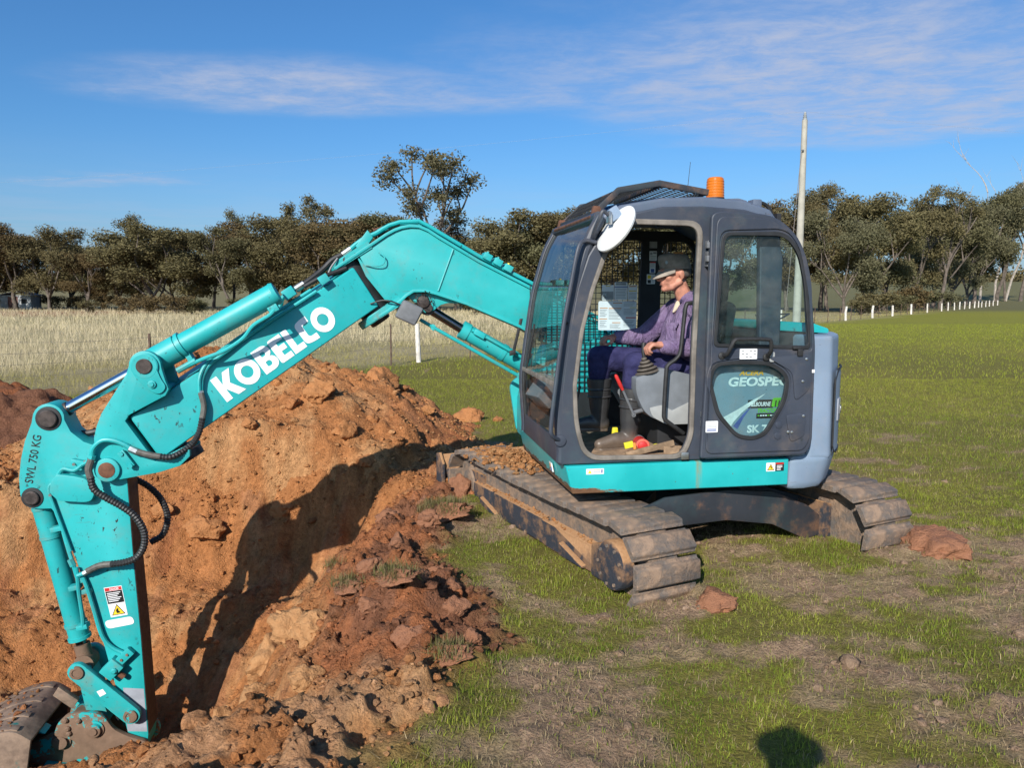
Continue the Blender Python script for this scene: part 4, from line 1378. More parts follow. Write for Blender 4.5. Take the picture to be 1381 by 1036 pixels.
for q_ in range(9):
    sticker('dealer_line', -.300 - .017 * q_, -.312 - .017 * q_, .960, .968, YD + .0008, 'white_vinyl' if q_ % 4 else 'green_print', side, .0005)
lettering('model_number', 'SK 75', (-.232, YD, .856), NX, UZ, .066, 'silver_print', side, .0022, .170)
m = MB().prism([(-.060, .955), (-.16, 1.005), (-.26, 1.063), (-.348, 1.104), (-.27, 1.045), (-.19, .985), (-.135, .925), (-.118, .895)], YD - .0005, YD + .0007)
m.build('swoosh', 'silver_print', side, angle=0)
m = MB().prism([(-.135, .900), (-.20, .975), (-.26, 1.03), (-.205, .955), (-.165, .880)], YD - .0005, YD + .0006); m.build('swoosh', 'blue_print', side, angle=0)
m = MB().prism(rounded([(.055, 1.03), (-.015, 1.07), (-.005, 1.11), (.06, 1.12)], .02), YD - .0005, YD + .0007); m.build('round_decal', 'silver_print', side, angle=0)

# ---- cab
front_n = [(.985, .69), (.988, 1.10), (.966, 1.30), (.935, 1.53), (.890, 1.77), (.825, 1.965), (.735, 2.11), (.62, 2.205)]
cab_out = front_n + [(.36, 2.262), (.10, 2.27), (-.17, 2.255), (-.31, 2.22), (-.40, 2.12), (-.44, 1.95), (-.44, .69)]
door_hole = rounded([(.895, 1.18, .02), (.885, .94, .1), (.825, .735, .10), (.20, .722, .10), (.150, .86, .05), (.147, 1.394, .0), (.124, 2.155, .09), (.575, 2.160, .06), (.700, 2.02, .05), (.795, 1.755, .02), (.856, 1.51, .02)], .02, 6)
rear_hole = rounded([(.045, 1.375), (-.300, 1.375), (-.275, 2.13), (.020, 2.15)], .05, 5)
cab = plate('cab', cab_out, [door_hole, rear_hole], .950, 1.0, 'cab_paint', EX, .010)
cab['label'] = 'dark blue-grey operator cab with its door folded back'
# outer pressing round the doorway and the raised rear half
rim_o = rounded([(.915, 1.18, .02), (.905, .93, .1), (.84, .712, .11), (.185, .700, .10), (.128, .85, .05), (.124, 1.394, .0), (.100, 2.182, .10), (.59, 2.186, .06), (.718, 2.03, .05), (.812, 1.76, .02), (.874, 1.51, .02)], .02, 6)
rim_i = rounded([(.889, 1.18, .02), (.878, .945, .1), (.82, .741, .10), (.205, .729, .10), (.157, .86, .05), (.154, 1.394, .0), (.131, 2.148, .085), (.571, 2.153, .06), (.692, 2.015, .05), (.788, 1.752, .02), (.849, 1.51, .02)], .02, 6)
plate('door_seal', rim_o, [rim_i], .985, 1.012, 'dusty_seal', cab, .006)
plate('rear_window', rounded([(.045, 1.375), (-.300, 1.375), (-.275, 2.13), (.020, 2.15)], .05, 5), [], .962, .967, 'clear_glass', cab)
# roof
roofp = [(.735, 2.205), (.62, 2.270), (.36, 2.318), (.10, 2.33), (-.17, 2.315), (-.35, 2.26), (-.43, 2.16), (-.405, 2.12), (-.17, 2.235), (.36, 2.245), (.60, 2.195), (.70, 2.14)]
roof = MB().prism(roofp, -.21, .985).build('roof', 'roof_paint', cab, bevel=.035, seg=4)
MB().prism([(.70, 2.262), (.52, 2.305), (.30, 2.333), (.30, 2.340), (.52, 2.313), (.705, 2.268)], -.05, .82).build('roof_window', 'tinted_glass', cab)
MB().prism(rounded([(-.14, 2.32), (-.30, 2.285), (-.31, 2.34), (-.25, 2.355), (-.16, 2.35)], .01), .35, .75).build('roof_vent', 'roof_paint', cab, bevel=.01)
MB().box(-.285, -.345, .80, .88, 2.25, 2.335).build('roof_lug', 'roof_paint', cab, bevel=.008)
MB().tube(catmull([(-.33, .84, 2.325), (-.40, .84, 2.30), (-.45, .84, 2.22)], 5), .012, 8).build('roof_cable', 'rubber_hose', cab)
# A pillars and windscreen
screen = [(.985, .80), (1.003, 1.09), (.980, 1.30), (.952, 1.50), (.918, 1.726), (.872, 1.90), (.822, 2.06), (.752, 2.195)]
for y, nm in ((-.205, 'pillar'), (.965, 'pillar')):
    path = catmull([(x - .012, y, z) for x, z in [(.985, .70)] + screen], 4)
    MB().tube(path, .036, 12).build(nm, 'cab_paint', cab)
    MB().tube([(p.x + .004, y + (.03 if y < 0 else -.034), p.z) for p in path], .016, 8).build('screen_seal', 'seal_rubber', cab)
def sheet(pts, y0, y1, k=6):
    P = catmull([(x, 0, z) for x, z in pts], k)
    m_ = MB(); n_ = len(P)
    m_.add([(p.x, y0, p.z) for p in P] + [(p.x, y1, p.z) for p in P], [(i, i + 1, i + 1 + n_, i + n_) for i in range(n_ - 1)])
    return m_
sheet([(1.0, 1.185), (.980, 1.30), (.952, 1.50), (.918, 1.726), (.872, 1.90), (.822, 2.06), (.752, 2.195)], -.18, .94).build('front_window', 'windscreen_glass', cab)
sheet([(.985, .82), (.998, 1.0), (1.0, 1.165)], -.18, .94).build('lower_window', 'clear_glass', cab)
MB().box(.975, 1.008, -.19, .945, 1.160, 1.192).build('window_bar', 'dusty_seal', cab, bevel=.006)
MB().tube([(.748, -.20, 2.20), (.752, .96, 2.20)], .032, 10).build('screen_header', 'cab_paint', cab)
MB().prism([(.97, .685), (.99, .685), (.988, .83), (.965, .83)], -.23, .985).build('front_panel', 'cab_paint', cab, bevel=.006)
m = MB().tube(catmull([(1.005, -.10, 1.02), (1.0, -.06, 1.15), (.985, -.03, 1.30), (.95, .0, 1.52)], 4), .007, 6)
m.build('wiper_arm', 'rubber_hose', cab)
MB().obox((1.012, -.36, 1.42), (.012, 0, 0), (0, .006, 0), (-.03, 0, .13)).build('side_flap', 'rubber_hose', cab, bevel=.004)
MB().obox((1.05, -.36, 1.285), (.024, 0, -.004), (0, .010, 0), (0, 0, .02)).build('flap_foot', 'rubber_hose', cab, bevel=.004)
# floor, rear wall, right hand side with mesh guard
MB().box(-.44, .975, -.22, .955, .685, .716).build('floor', 'floor_mat', cab, bevel=.004)
rw = plate('rear_wall', [(-.22, .70), (.955, .70), (.955, 2.24), (-.22, 2.24)], [rounded([(-.12, 1.40), (.84, 1.40), (.82, 2.13), (-.10, 2.13)], .06)], 0, .03, 'cab_dark', cab)
rw.data.transform(Matrix(((0, 1, 0, -.44), (1, 0, 0, 0), (0, 0, 1, 0), (0, 0, 0, 1))))
far_out = [(.955, .69), (.985, 1.10), (.962, 1.30), (.93, 1.53), (.89, 1.77), (.82, 1.98), (.73, 2.14), (.60, 2.22), (-.30, 2.22), (-.44, 2.0), (-.44, .69)]
w_a = rounded([(.10, .98), (.91, .98), (.93, 1.15), (.895, 1.45), (.845, 1.72), (.765, 1.95), (.66, 2.13), (.065, 2.15)], .04, 3)
w_b = rounded([(-.085, 1.35), (-.37, 1.35), (-.36, 2.05, .12), (-.30, 2.14, .12), (-.09, 2.14, .08)], .05, 4)
rs = plate('right_side', far_out, [w_a, w_b], -.235, -.200, 'cab_dark', cab)
gm = MB()
for i in range(32):       # welded mesh guard
    x = -.40 + .043 * i
    top = 2.19 if x < .6 else 2.19 - (x - .6) * 1.15
    if x < .95:
        gm.box(x - .003, x + .003, -.252, -.246, .92, top)
for j in range(31):
    z = .93 + .043 * j
    xe = .93 if z < 1.5 else .93 - (z - 1.5) * .48
    gm.box(-.42, xe, -.258, -.252, z - .003, z + .003)
gm.build('mesh_guard', 'seal_rubber', cab, angle=0)
# labels on the right hand window and pillar
def label_sheet(x0, x1, z0, z1, blocks, y=-.197):
    sticker('instruction_label', x0, x1, z0, z1, y, 'white_vinyl', rs)
    for (a, b, c_, d, mt) in blocks:
        X0, X1 = x0 + (x1 - x0) * a, x0 + (x1 - x0) * b
        Z0, Z1 = z1 + (z0 - z1) * c_, z1 + (z0 - z1) * d
        sticker('label_print', X0, X1, Z1, Z0, y + .0018, mt, rs, .0006)
lines = lambda x0, x1, z0, z1, k: [(x0, x1 - .03 * (i % 3), z0 + (z1 - z0) * i / k, z0 + (z1 - z0) * (i + .35) / k, 'grey_print') for i in range(k)]
label_sheet(.411, .106, 1.462, 1.686, [(.04, .24, .23, .255, 'orange_print'), (.27, .60, .24, .27, 'orange_print'), (.38, .62, .06, .085, 'orange_print'), (.03, .23, .60, .625, 'orange_print'), (.36, .58, .73, .755, 'orange_print'),
            (.68, .98, .01, .03, 'blue_print'), (.82, .98, .22, .24, 'yellow_print'), (.72, .98, .56, .59, 'red_print')] + lines(.04, .22, .30, .55, 5) + lines(.27, .58, .31, .66, 7) + lines(.04, .22, .68, .92, 4) + lines(.30, .58, .80, .96, 4) + lines(.66, .95, .08, .20, 3) + lines(.66, .95, .28, .5, 5) + lines(.66, .95, .66, .92, 5))
label_sheet(.384, .290, 1.692, 1.808, [(.0, .95, .42, .95, 'grey_print'), (.3, .7, .06, .10, 'yellow_print'), (.08, .36, .55, .9, 'white_vinyl')])
label_sheet(.285, .182, 1.692, 1.829, [(.0, 1., .24, .29, 'blue_print'), (.1, .9, .04, .16, 'grey_print')] + lines(.1, .9, .36, .95, 7))
label_sheet(.177, .103, 1.692, 1.808, [(.1, .9, .06, .12, 'orange_print'), (.1, .9, .36, .42, 'yellow_print')] + lines(.1, .9, .5, .95, 5))
label_sheet(.010, -.049, 1.994, 2.068, [(.1, .4, .15, .4, 'grey_print'), (.5, .95, .1, .3, 'grey_print')] + lines(.1, .9, .5, .95, 3))
label_sheet(.006, -.040, 1.90, 1.985, [(.0, 1., .0, .1, 'red_print'), (.2, .8, .62, .95, 'blue_print')] + lines(.1, .9, .18, .55, 4))
label_sheet(.028, -.039, 1.816, 1.891, [(.1, .5, .1, .45, 'yellow_print'), (.1, .5, .58, .92, 'black_print')] + lines(.58, .95, .12, .9, 5))
label_sheet(.01, -.05, 2.09, 2.14, [(.0, 1., .0, 1., 'grey_print')])
sticker('instruction_label', -.20, -.28, 2.02, 2.065, -.240, 'orange_print', rs)
# hinges
for z in (2.046, 1.985, 1.922, .985, .925, .865):
    MB().box(.045, .085, 1.0, 1.045, z - .020, z + .014).cyl((.07, 1.045, z - .025), (.07, 1.045, z + .02), .011, n=10).build('hinge', 'lamp_grey', cab, bevel=.003)
MB().box(.165, .215, 1.010, 1.03, .700, .745).build('door_striker', 'zinc', cab, bevel=.004)
# grab rail in front of the pillar
g = [(.780, 1.0, 2.042), (.852, 1.02, 2.050), (.898, 1.045, 2.005), (.940, 1.05, 1.80), (.985, 1.05, 1.55), (1.030, 1.05, 1.20), (1.058, 1.05, .95), (1.052, 1.045, .885), (.995, 1.0, .845)]
MB().tube(catmull(g, 6), .0135, 10).build('grab_rail', 'cab_paint', cab)
MB().cyl((.99, .985, .842), (.99, 1.012, .842), .036).build('rail_foot', 'cab_paint', cab, bevel=.004)
MB().cyl((.985, 1.02, 1.56), (.945, .99, 1.56), .008, n=8).build('rail_stay', 'rubber_hose', cab)
# mirror on a bent arm, white back towards us
mc = Vector((.690, 1.10, 2.118)); ma = Vector((.815, .185, .51)).normalized()
mr = MB().lathe(mc, ma, [(-.020, .152), (-.006, .158), (.002, .156), (.007, .145), (.012, .10), (.016, .03)], 40).build('mirror', 'white_plastic', cab)
MB().lathe(mc, ma, [(-.027, .146), (-.0205, .150)], 40).build('mirror_rim', 'seal_rubber', cab)
ax_ = mc + ma * .022 + Vector((.02, 0, .03))
MB().obox(ax_ + Vector((0, 0, .02)), ma * .012, Vector((0, 0, .035)), ma.cross(Vector((0, 0, 1))).normalized() * .018).build('mirror_clamp', 'zinc', cab, bevel=.004)
MB().tube(catmull([ax_ + Vector((0, .0, .03)), ax_ + ma * .05 + Vector((0, 0, .03)), (.79, 1.10, 2.17), (.80, 1.04, 2.11), (.80, .985, 2.06)], 6), .012, 8).build('mirror_arm', 'cab_paint', cab)
MB().obox((.695, 1.08, 2.205), (.02, 0, .03), (0, .02, 0), (.03, 0, -.02)).build('mirror_bracket', 'grey_blue_paint', cab, bevel=.006)
# falling-object guard over the roof front
gf = MB()
barp = [(.740, 2.262), (.600, 2.392), (.330, 2.442), (.0, 2.392)]
for y in (.84, -.06):
    gf.prism(ribbon(barp, .038), y - .012, y + .012)
for x, z in ((.735, 2.255), (.60, 2.378), (.33, 2.425), (.02, 2.385)):
    gf.box(x - .018, x + .018, -.06, .84, z - .028, z - .004)
guard = gf.build('roof_guard', 'black_frame_paint', cab, bevel=.004)
wm_ = MB()
def bar_z(x):
    for (x0, z0), (x1, z1) in zip(barp[:-1], barp[1:]):
        if x1 <= x <= x0: return z0 + (z1 - z0) * (x0 - x) / (x0 - x1)
    return barp[-1][1]
for k in range(-17, 30):
    for sgn in (1, -1):
        P = []
        for i in range(20):
            x = .02 + .70 * i / 19
            y = -.045 + .052 * k + sgn * (x - .02) * .62
            if -.05 <= y <= .83: P.append((x, y, bar_z(x) - .012))
        if len(P) > 1: wm_.tube(P, .0028, 3, caps=False)
wm_.build('guard_mesh', 'seal_rubber', guard if False else cab, angle=0)
for y in (.84, -.06):
    MB().prism([(.775, 2.19), (.69, 2.20), (.715, 2.275), (.755, 2.275)], y - .02, y + .02).build('guard_bracket', 'rust', cab, bevel=.004)
MB().tube([(.772, -.10, 2.205), (.772, .88, 2.205)], .014, 8).build('guard_rail', 'rust', cab)
# beacon, aerial
bc = MB().lathe((-.152, .60, 2.372), (0, 0, 1), [(0, .060), (.10, .057), (.125, .054), (.133, .045), (.136, .02)], 28).build('beacon', 'beacon_amber', cab)
MB().lathe((-.152, .60, 2.318), (0, 0, 1), [(0, .085), (.015, .082), (.035, .062), (.055, .062)], 28).build('beacon_base', 'seal_rubber', cab)
mb = MB()
for q in range(6): mb.lathe((-.152, .60, 2.385 + q * .018), (0, 0, 1), [(0, .0598 - .0006 * q), (.003, .0612 - .0006 * q), (.006, .0598 - .0006 * q)], 28)
mb.build('beacon_rib', 'beacon_amber', cab)
MB().tube([(.005, .5, 2.33), (.0, .5, 2.45), (-.015, .5, 2.62)], [.003, .002, .0015], 6).lathe((.005, .5, 2.325), (0, 0, 1), [(0, .016), (.03, .008)], 12).build('aerial', 'rubber_hose', cab)
# inside
seat = MB().prism(rounded([(-.22, 1.02), (.26, 1.06), (.27, 1.15), (-.05, 1.14), (-.22, 1.12)], .04), .22, .70).build('seat', 'seat_fabric', EX, bevel=.03, seg=3)
MB().prism(rounded([(-.10, 1.10), (-.20, 1.10), (-.30, 1.66), (-.22, 1.70), (-.17, 1.60)], .04), .24, .68).build('backrest', 'seat_fabric', seat, bevel=.03, seg=3)
MB().prism(rounded([(-.20, 1.68), (-.27, 1.68), (-.28, 1.88), (-.20, 1.88)], .03), .34, .60).build('headrest', 'seat_fabric', seat, bevel=.03, seg=3)
MB().box(-.20, .24, .26, .66, .71, 1.04).build('seat_base', 'cab_dark', seat, bevel=.02)
cons = rounded([(.452, 1.20, .01), (.275, 1.262, .01), (.075, 1.215, .01), (.080, .895, .02), (.24, .895, .03), (.384, .96, .06), (.452, 1.10, .05)], .02, 5)
con = MB().prism(cons, .70, .83).build('control_console', 'console_grey', EX, bevel=.008)
MB().prism(rounded([(.36, 1.005, .01), (.278, 1.022, .01), (.205, .985, .005), (.084, 1.04, .005), (.084, .893, .01), (.24, .893, .02), (.34, .945, .04)], .01, 4), .829, .835).build('console_panel', 'console_light', con, bevel=.002)
gp = [(.352, .77, 1.235), (.362, .77, 1.285), (.376, .77, 1.325)]
mb = MB()
for k in range(5):
    t = k / 4
    c_ = Vector((.352 + .026 * t, .77, 1.225 + .085 * t))
    w_ = .085 * (1 - t) + .020 * t
    mb.lathe(c_, (.25, 0, 1), [(0, w_ * .80), (.009, w_), (.018, w_ * .78)], 16)
mb.build('gaiter', 'gaiter', con)
MB().tube([(.376, .77, 1.31), (.386, .77, 1.36), (.380, .76, 1.42)], [.012, .013, .016], 10).build('joystick', 'rubber_hose', con)
con2 = MB().prism([(.45, 1.15), (.20, 1.24), (-.1, 1.2), (-.1, .9), (.3, .9)], .05, .20).build('control_console', 'console_grey', EX, bevel=.01)
MB().tube([(.50, .26, 1.20), (.52, .28, 1.36), (.515, .29, 1.42)], [.012, .012, .016], 10).build('joystick', 'rubber_hose', con2)
r_ = [(.085, .90, 1.676), (.135, .90, 1.678), (.158, .90, 1.655), (.172, .90, 1.52), (.186, .90, 1.375), (.215, .90, 1.325), (.268, .90, 1.285), (.278, .90, 1.23), (.287, .90, 1.0), (.282, .90, .945), (.25, .90, .915), (.15, .90, .843)]
MB().tube(catmull(r_, 5), .0135, 10).build('arm_rail', 'rubber_hose', EX)
lv = MB().tube([(.474, .86, .965), (.548, .86, 1.125)], .0085, 8).build('safety_lever', 'lamp_grey', EX)
MB().tube([(.550, .86, 1.128), (.566, .86, 1.160), (.595, .86, 1.218), (.601, .86, 1.228)], [.009, .0125, .012, .006], 10).build('lever_grip', 'red_paint', lv)
MB().tube([(.474, .86, .965), (.46, .80, .97), (.38, .78, .985)], .014, 8).build('lever_pivot', 'lamp_grey', lv, bevel=.0)
MB().tube([(.26, .68, 1.262), (.235, .685, 1.255)], .011, 8).build('switch_knob', 'red_paint', con)
for y in (.30, .52):
    MB().obox((.80, y, .80), (.05, 0, .03), (0, .045, 0), (-.003, 0, .006)).build('pedal', 'seal_rubber', EX, bevel=.004)
    MB().tube([(.85, y, .72), (.78, y, .95), (.74, y, 1.12)], .009, 8).build('travel_lever', 'rubber_hose', EX)
mon = MB().obox((.86, -.06, 1.02), (.05, .02, .05), (-.03, .10, 0), (-.06, -.02, .08)).build('monitor', 'console_grey', EX, bevel=.015)

# ---- open door folded back along the side
door_out = rounded([(.085, 2.215, .06), (.02, 2.235, .05), (-.34, 2.215, .12), (-.52, 2.06, .12), (-.595, 1.74, .10), (-.635, 1.40, .06), (-.640, .79, .10), (-.60, .715, .06), (.115, .715, .02), (.095, 1.20, .02)], .03, 6)
dw_up = rounded([(.002, 2.095, .05), (-.395, 2.100, .08), (-.495, 1.99, .10), (-.545, 1.80, .06), (-.588, 1.405, .03), (.038, 1.425, .03)], .03, 6)
dw_lo = rounded([(.066, 1.20, .04), (.040, 1.300, .05), (-.10, 1.312, .04), (-.325, 1.306, .08), (-.452, 1.225, .10), (-.432, 1.07, .05), (-.315, .868, .05), (-.235, .836, .05), (-.125, .852, .06), (.006, .995, .05)], .04, 6)
door = plate('door', door_out, [dw_up, dw_lo], 1.052, 1.088, 'cab_paint', EX, .009)
door['label'] = 'cab door folded back against the side'
def inset(poly, d):
    c_ = Vector((sum(p[0] for p in poly) / len(poly), sum(p[1] for p in poly) / len(poly)))
    return [tuple(Vector(p) + (c_ - Vector(p)).normalized() * d) for p in poly]
for w_ in (dw_up, dw_lo):
    plate('window_seal', inset(w_, -.016), [inset(w_, .010)], 1.086, 1.096, 'seal_rubber', door, .003)
    plate('window_pane', inset(w_, -.004), [], 1.066, 1.071, 'door_glass', door)
# pressed ridge around the door edge
rid_o = rounded([(.055, 2.205, .07), (-.33, 2.19, .10), (-.495, 2.05, .12), (-.572, 1.735, .08), (-.612, 1.40, .05), (-.615, .81, .10), (-.575, .745, .05), (.085, .745, .05), (.072, 1.2, .02)], .03, 6)
plate('door_pressing', rid_o, [inset(dw_up, -.03), inset(dw_lo, -.035)], 1.084, 1.098, 'cab_paint', door, .006)
MB().prism(rounded([(-.30, 1.345), (-.60, 1.365), (-.60, 1.14), (-.50, 1.06), (-.475, 1.25)], .04), 1.094, 1.105).build('lock_housing', 'cab_paint', door, bevel=.006)
MB().prism(rounded([(-.44, .98), (-.58, .99), (-.575, .84), (-.48, .80)], .03), 1.094, 1.106).build('lower_plate', 'cab_paint', door, bevel=.006)
for x, z in ((-.40, .915), (-.395, .845)):
    MB().lathe((x, 1.096, z), (0, 1, 0), [(0, .026), (.006, .022), (.008, .008)], 18).build('door_bolt', 'cab_paint', door)
for x, z in ((-.565, 1.33), (-.545, 1.19), (-.46, .87), (-.485, .868), (-.56, .97)):
    MB().lathe((x, 1.103, z), (0, 1, 0), [(0, .010), (.006, .009), (.008, .004)], 10).build('door_bolt', 'zinc', door)
hd = [(-.005, 1.09, 1.36), (-.018, 1.135, 1.37), (-.035, 1.155, 1.42), (-.055, 1.158, 1.455), (-.09, 1.158, 1.462), (-.26, 1.158, 1.460), (-.292, 1.156, 1.445), (-.300, 1.145, 1.385), (-.296, 1.095, 1.345)]
MB().tube(catmull(hd, 5), .0125, 10).build('door_handle', 'rubber_hose', door)
for q_ in ((-.002, 1.092, 1.358), (-.296, 1.092, 1.345)):
    MB().lathe(q_, (0, 1, 0), [(0, .024), (.014, .022), (.018, .012)], 16).build('handle_foot', 'rubber_hose', door)
sticker('door_label', -.119, -.234, 1.335, 1.399, 1.0985, 'white_vinyl', door)
for i in range(4):
    for j in range(3):
        if (i + j) % 3: sticker('label_print', -.131 - .026 * i, -.148 - .026 * i, 1.344 + .018 * j, 1.353 + .018 * j, 1.1003, 'grey_print', door, .0005)
sticker('door_label', .090, .010, .882, .953, 1.0985, 'white_vinyl', door)
for q in (.944, .932, .924, .916, .903, .896, .890):
    sticker('label_print', .082, .020, q - .0018, q + .0018, 1.1003, 'blue_print' if q < .91 else 'grey_print', door, .0005)
MB().prism(rounded([(-.318, 1.315), (-.352, 1.315), (-.352, 1.378), (-.318, 1.378)], .012), 1.0985, 1.102).build('door_reflector', 'console_light', door, bevel=.001)
MB().prism([(-.612, 1.262), (-.632, 1.262), (-.632, 1.242), (-.612, 1.242)], 1.089, 1.093).build('door_reflector', 'white_vinyl', door)
MB().box(-.47, -.545, 1.096, 1.112, 1.392, 1.412).box(-.50, -.535, 1.100, 1.118, 1.35, 1.395).build('door_latch', 'rubber_hose', door, bevel=.004)
for z in (2.03, 1.95, .93):
    MB().box(.062, .102, 1.04, 1.075, z - .018, z + .018).build('door_hinge', 'lamp_grey', door, bevel=.003)

# ---- main boom (plane y = -0.5)
YB0, YB1 = -.64, -.36
web = [(2.205, 2.02), (2.10, 2.105), (2.013, 2.165), (1.95, 2.200), (1.894, 2.222), (1.83, 2.234), (1.76, 2.232), (1.69, 2.205), (1.611, 2.155), (1.308, 1.98), (.895, 1.775), (.35, 1.50), (.20, 1.36), (.18, 1.24), (.30, 1.16), (.45, 1.18), (.981, 1.488), (1.402, 1.667), (1.56, 1.725), (1.63, 1.745), (1.72, 1.768), (1.80, 1.765), (1.86, 1.735), (1.93, 1.665), (1.985, 1.70), (2.06, 1.80), (2.14, 1.90)]
boom = MB().prism(web, YB0, YB1).build('main_boom', 'turquoise_paint', EX, bevel=.004)
top = [(2.395, 1.93), (2.22, 2.045), (2.10, 2.125), (2.013, 2.185), (1.95, 2.220), (1.894, 2.242), (1.83, 2.254), (1.76, 2.252), (1.69, 2.224), (1.611, 2.174), (1.308, 1.998), (.895, 1.793), (.35, 1.518)]
MB().prism(ribbon(top, .022), YB0 - .018, YB1 + .018).build('top_flange', 'turquoise_paint', boom, bevel=.003)
bot = [(2.105, 1.560), (2.00, 1.625), (1.925, 1.685), (1.87, 1.737), (1.81, 1.773), (1.72, 1.775), (1.63, 1.752), (1.402, 1.677), (.981, 1.496), (.45, 1.19)]
MB().prism(ribbon(bot, .022), YB0 - .014, YB1 + .014).build('bottom_flange', 'turquoise_paint', boom, bevel=.003)
# lugs of the upright hinge pin
d1 = Vector((.175, 0, -.112)).normalized(); up1 = Vector((.192, 0, .282)).normalized()
ctop = Vector((2.31, -.5, 1.985)); cbot = Vector((2.085, -.5, 1.575))
for c_, nm in ((ctop, 'hinge_lug'), (cbot, 'hinge_lug')):
    m = MB().lathe(c_ - up1 * .030, up1, [(0, .150), (.008, .155), (.052, .155), (.060, .150)], 28)
    m.obox(c_ - Vector((d1.x, 0, d1.z)) * .11, d1 * .11, Vector((0, .15, 0)), up1 * .030)
    m.build(nm, 'turquoise_worn', boom)
MB().lathe(ctop + up1 * .03, up1, [(0, .075), (.018, .072), (.026, .05), (.03, .02)], 20).build('pin_cap', 'turquoise_worn', boom)
MB().lathe(cbot - up1 * .03, -up1, [(0, .085), (.030, .08), (.035, .05)], 20).build('pin_cap', 'pin_steel', boom)
MB().cyl(ctop, cbot, .115).build('hinge_barrel', 'seal_rubber', boom)  # hinge pin made wide and dark; its tone carries the shade inside the gap
MB().tube([(1.506, YB1 + .004, 2.075), (1.623, YB1 + .004, 1.762)], .008, 6).build('weld_rib', 'turquoise_paint', boom)
m = MB().prism([(2.03, 1.78), (2.20, 2.0), (2.225, 2.02), (2.16, 1.87), (2.02, 1.69), (1.96, 1.69)], YB0 + .03, YB1 - .002); m.build('end_cover', 'turquoise_worn', boom, bevel=.012)
# arch bracket for the boom ram under the boom
br = [(1.86, 1.735), (1.80, 1.765), (1.72, 1.76), (1.402, 1.665), (1.32, 1.625), (1.45, 1.665), (1.55, 1.67), (1.60, 1.655), (1.66, 1.61), (1.72, 1.595), (1.75, 1.63)]
for y in (-.575, -.425):
    MB().prism(br, y - .02, y + .02).build('ram_bracket', 'turquoise_paint', boom, bevel=.004)
MB().cyl((1.70, -.62, 1.635), (1.70, -.385, 1.635), .035).build('ram_pin', 'pin_steel', boom)
MB().lathe((1.735, -.40, 1.68), (0, 1, 0), [(0, .05), (.03, .045), (.035, .02)], 20).build('hole_disc', 'pin_steel', boom)  # dark disc standing in for a dark, dirty hole; no boss here
# pipes along the top with brackets
for dy, dz in ((-.40, .0), (-.46, .004), (-.54, .0)):
    pp = [(2.06, dy, 2.205), (1.98, dy, 2.250), (1.90, dy, 2.276), (1.76, dy, 2.285), (1.69, dy, 2.252), (1.611, dy, 2.205), (1.308, dy, 2.03), (.895, dy, 1.825), (.35, dy, 1.55)]
    MB().tube([(a, b, c_ + dz) for a, b, c_ in pp], .0155, 8).build('hydraulic_pipe', 'turquoise_paint', boom)
for x, z in ((1.24, 2.01), (1.08, 1.925), (1.16, 1.97), (.70, 1.74)):
    MB().obox((x, -.46, z + .012), (.030, 0, .016), (0, .10, 0), (-.012, 0, .022)).build('pipe_clamp', 'turquoise_paint', boom, bevel=.004)
    MB().cyl((x, -.40, z + .02), (x - .008, -.40, z + .052), .010, n=6).build('clamp_bolt', 'yellow_print' if z < 1.96 and z > 1.9 else 'turquoise_worn', boom)
m = MB().obox((2.165, -.44, 2.125), (.020, 0, .028), (0, .06, 0), (-.045, 0, .060)); m.build('pipe_stand', 'turquoise_paint', boom, bevel=.006)
for dy in (-.40, -.46):
    MB().tube(catmull([(2.02, dy, 2.228), (2.08, dy, 2.19), (2.16, dy, 2.155), (2.23, dy, 2.105), (2.27, dy, 2.07)], 4), .0165, 8).build('hydraulic_pipe', 'turquoise_paint', boom)
    MB().cyl((2.265, dy, 2.073), (2.325, dy, 2.03), .022, n=8).build('hose_ferrule', 'zinc', boom)
MB().cyl((1.90, -.43, 2.262), (2.10, -.43, 2.213), .013, n=8).build('rusty_sleeve', 'rust', boom)
# work lamp and loose cable at the elbow
lamp = MB().obox((1.845, -.30, 1.600), (.075, 0, .035), (0, .055, 0), (-.035, 0, .065)).build('work_lamp', 'lamp_grey', boom, bevel=.022, seg=3)
MB().tube(catmull([(1.90, -.33, 1.655), (1.98, -.31, 1.685), (2.05, -.32, 1.69), (2.13, -.34, 1.665)], 5), .006, 6).build('lamp_cable', 'rubber_hose', boom)
MB().tube(catmull([(2.06, -.34, 2.045), (2.02, -.325, 2.01), (2.03, -.32, 1.96), (2.09, -.33, 1.945), (2.16, -.35, 1.95)], 5), .005, 6).build('loose_wire', 'turquoise_worn', boom)
rg = random.Random(4)
m = MB()
for k in range(40):
    a = rg.uniform(0, 6.28); p = Vector((1.735 + .06 * math.cos(a), -.36 + rg.uniform(-.02, .03), 1.70 + .055 * math.sin(a)))
    m.tube([p, p + Vector((rg.uniform(-.03, .03), rg.uniform(-.02, .02), rg.uniform(-.04, .02)))], .0025, 3)
m.build('caught_straw', 'pin_steel', boom)

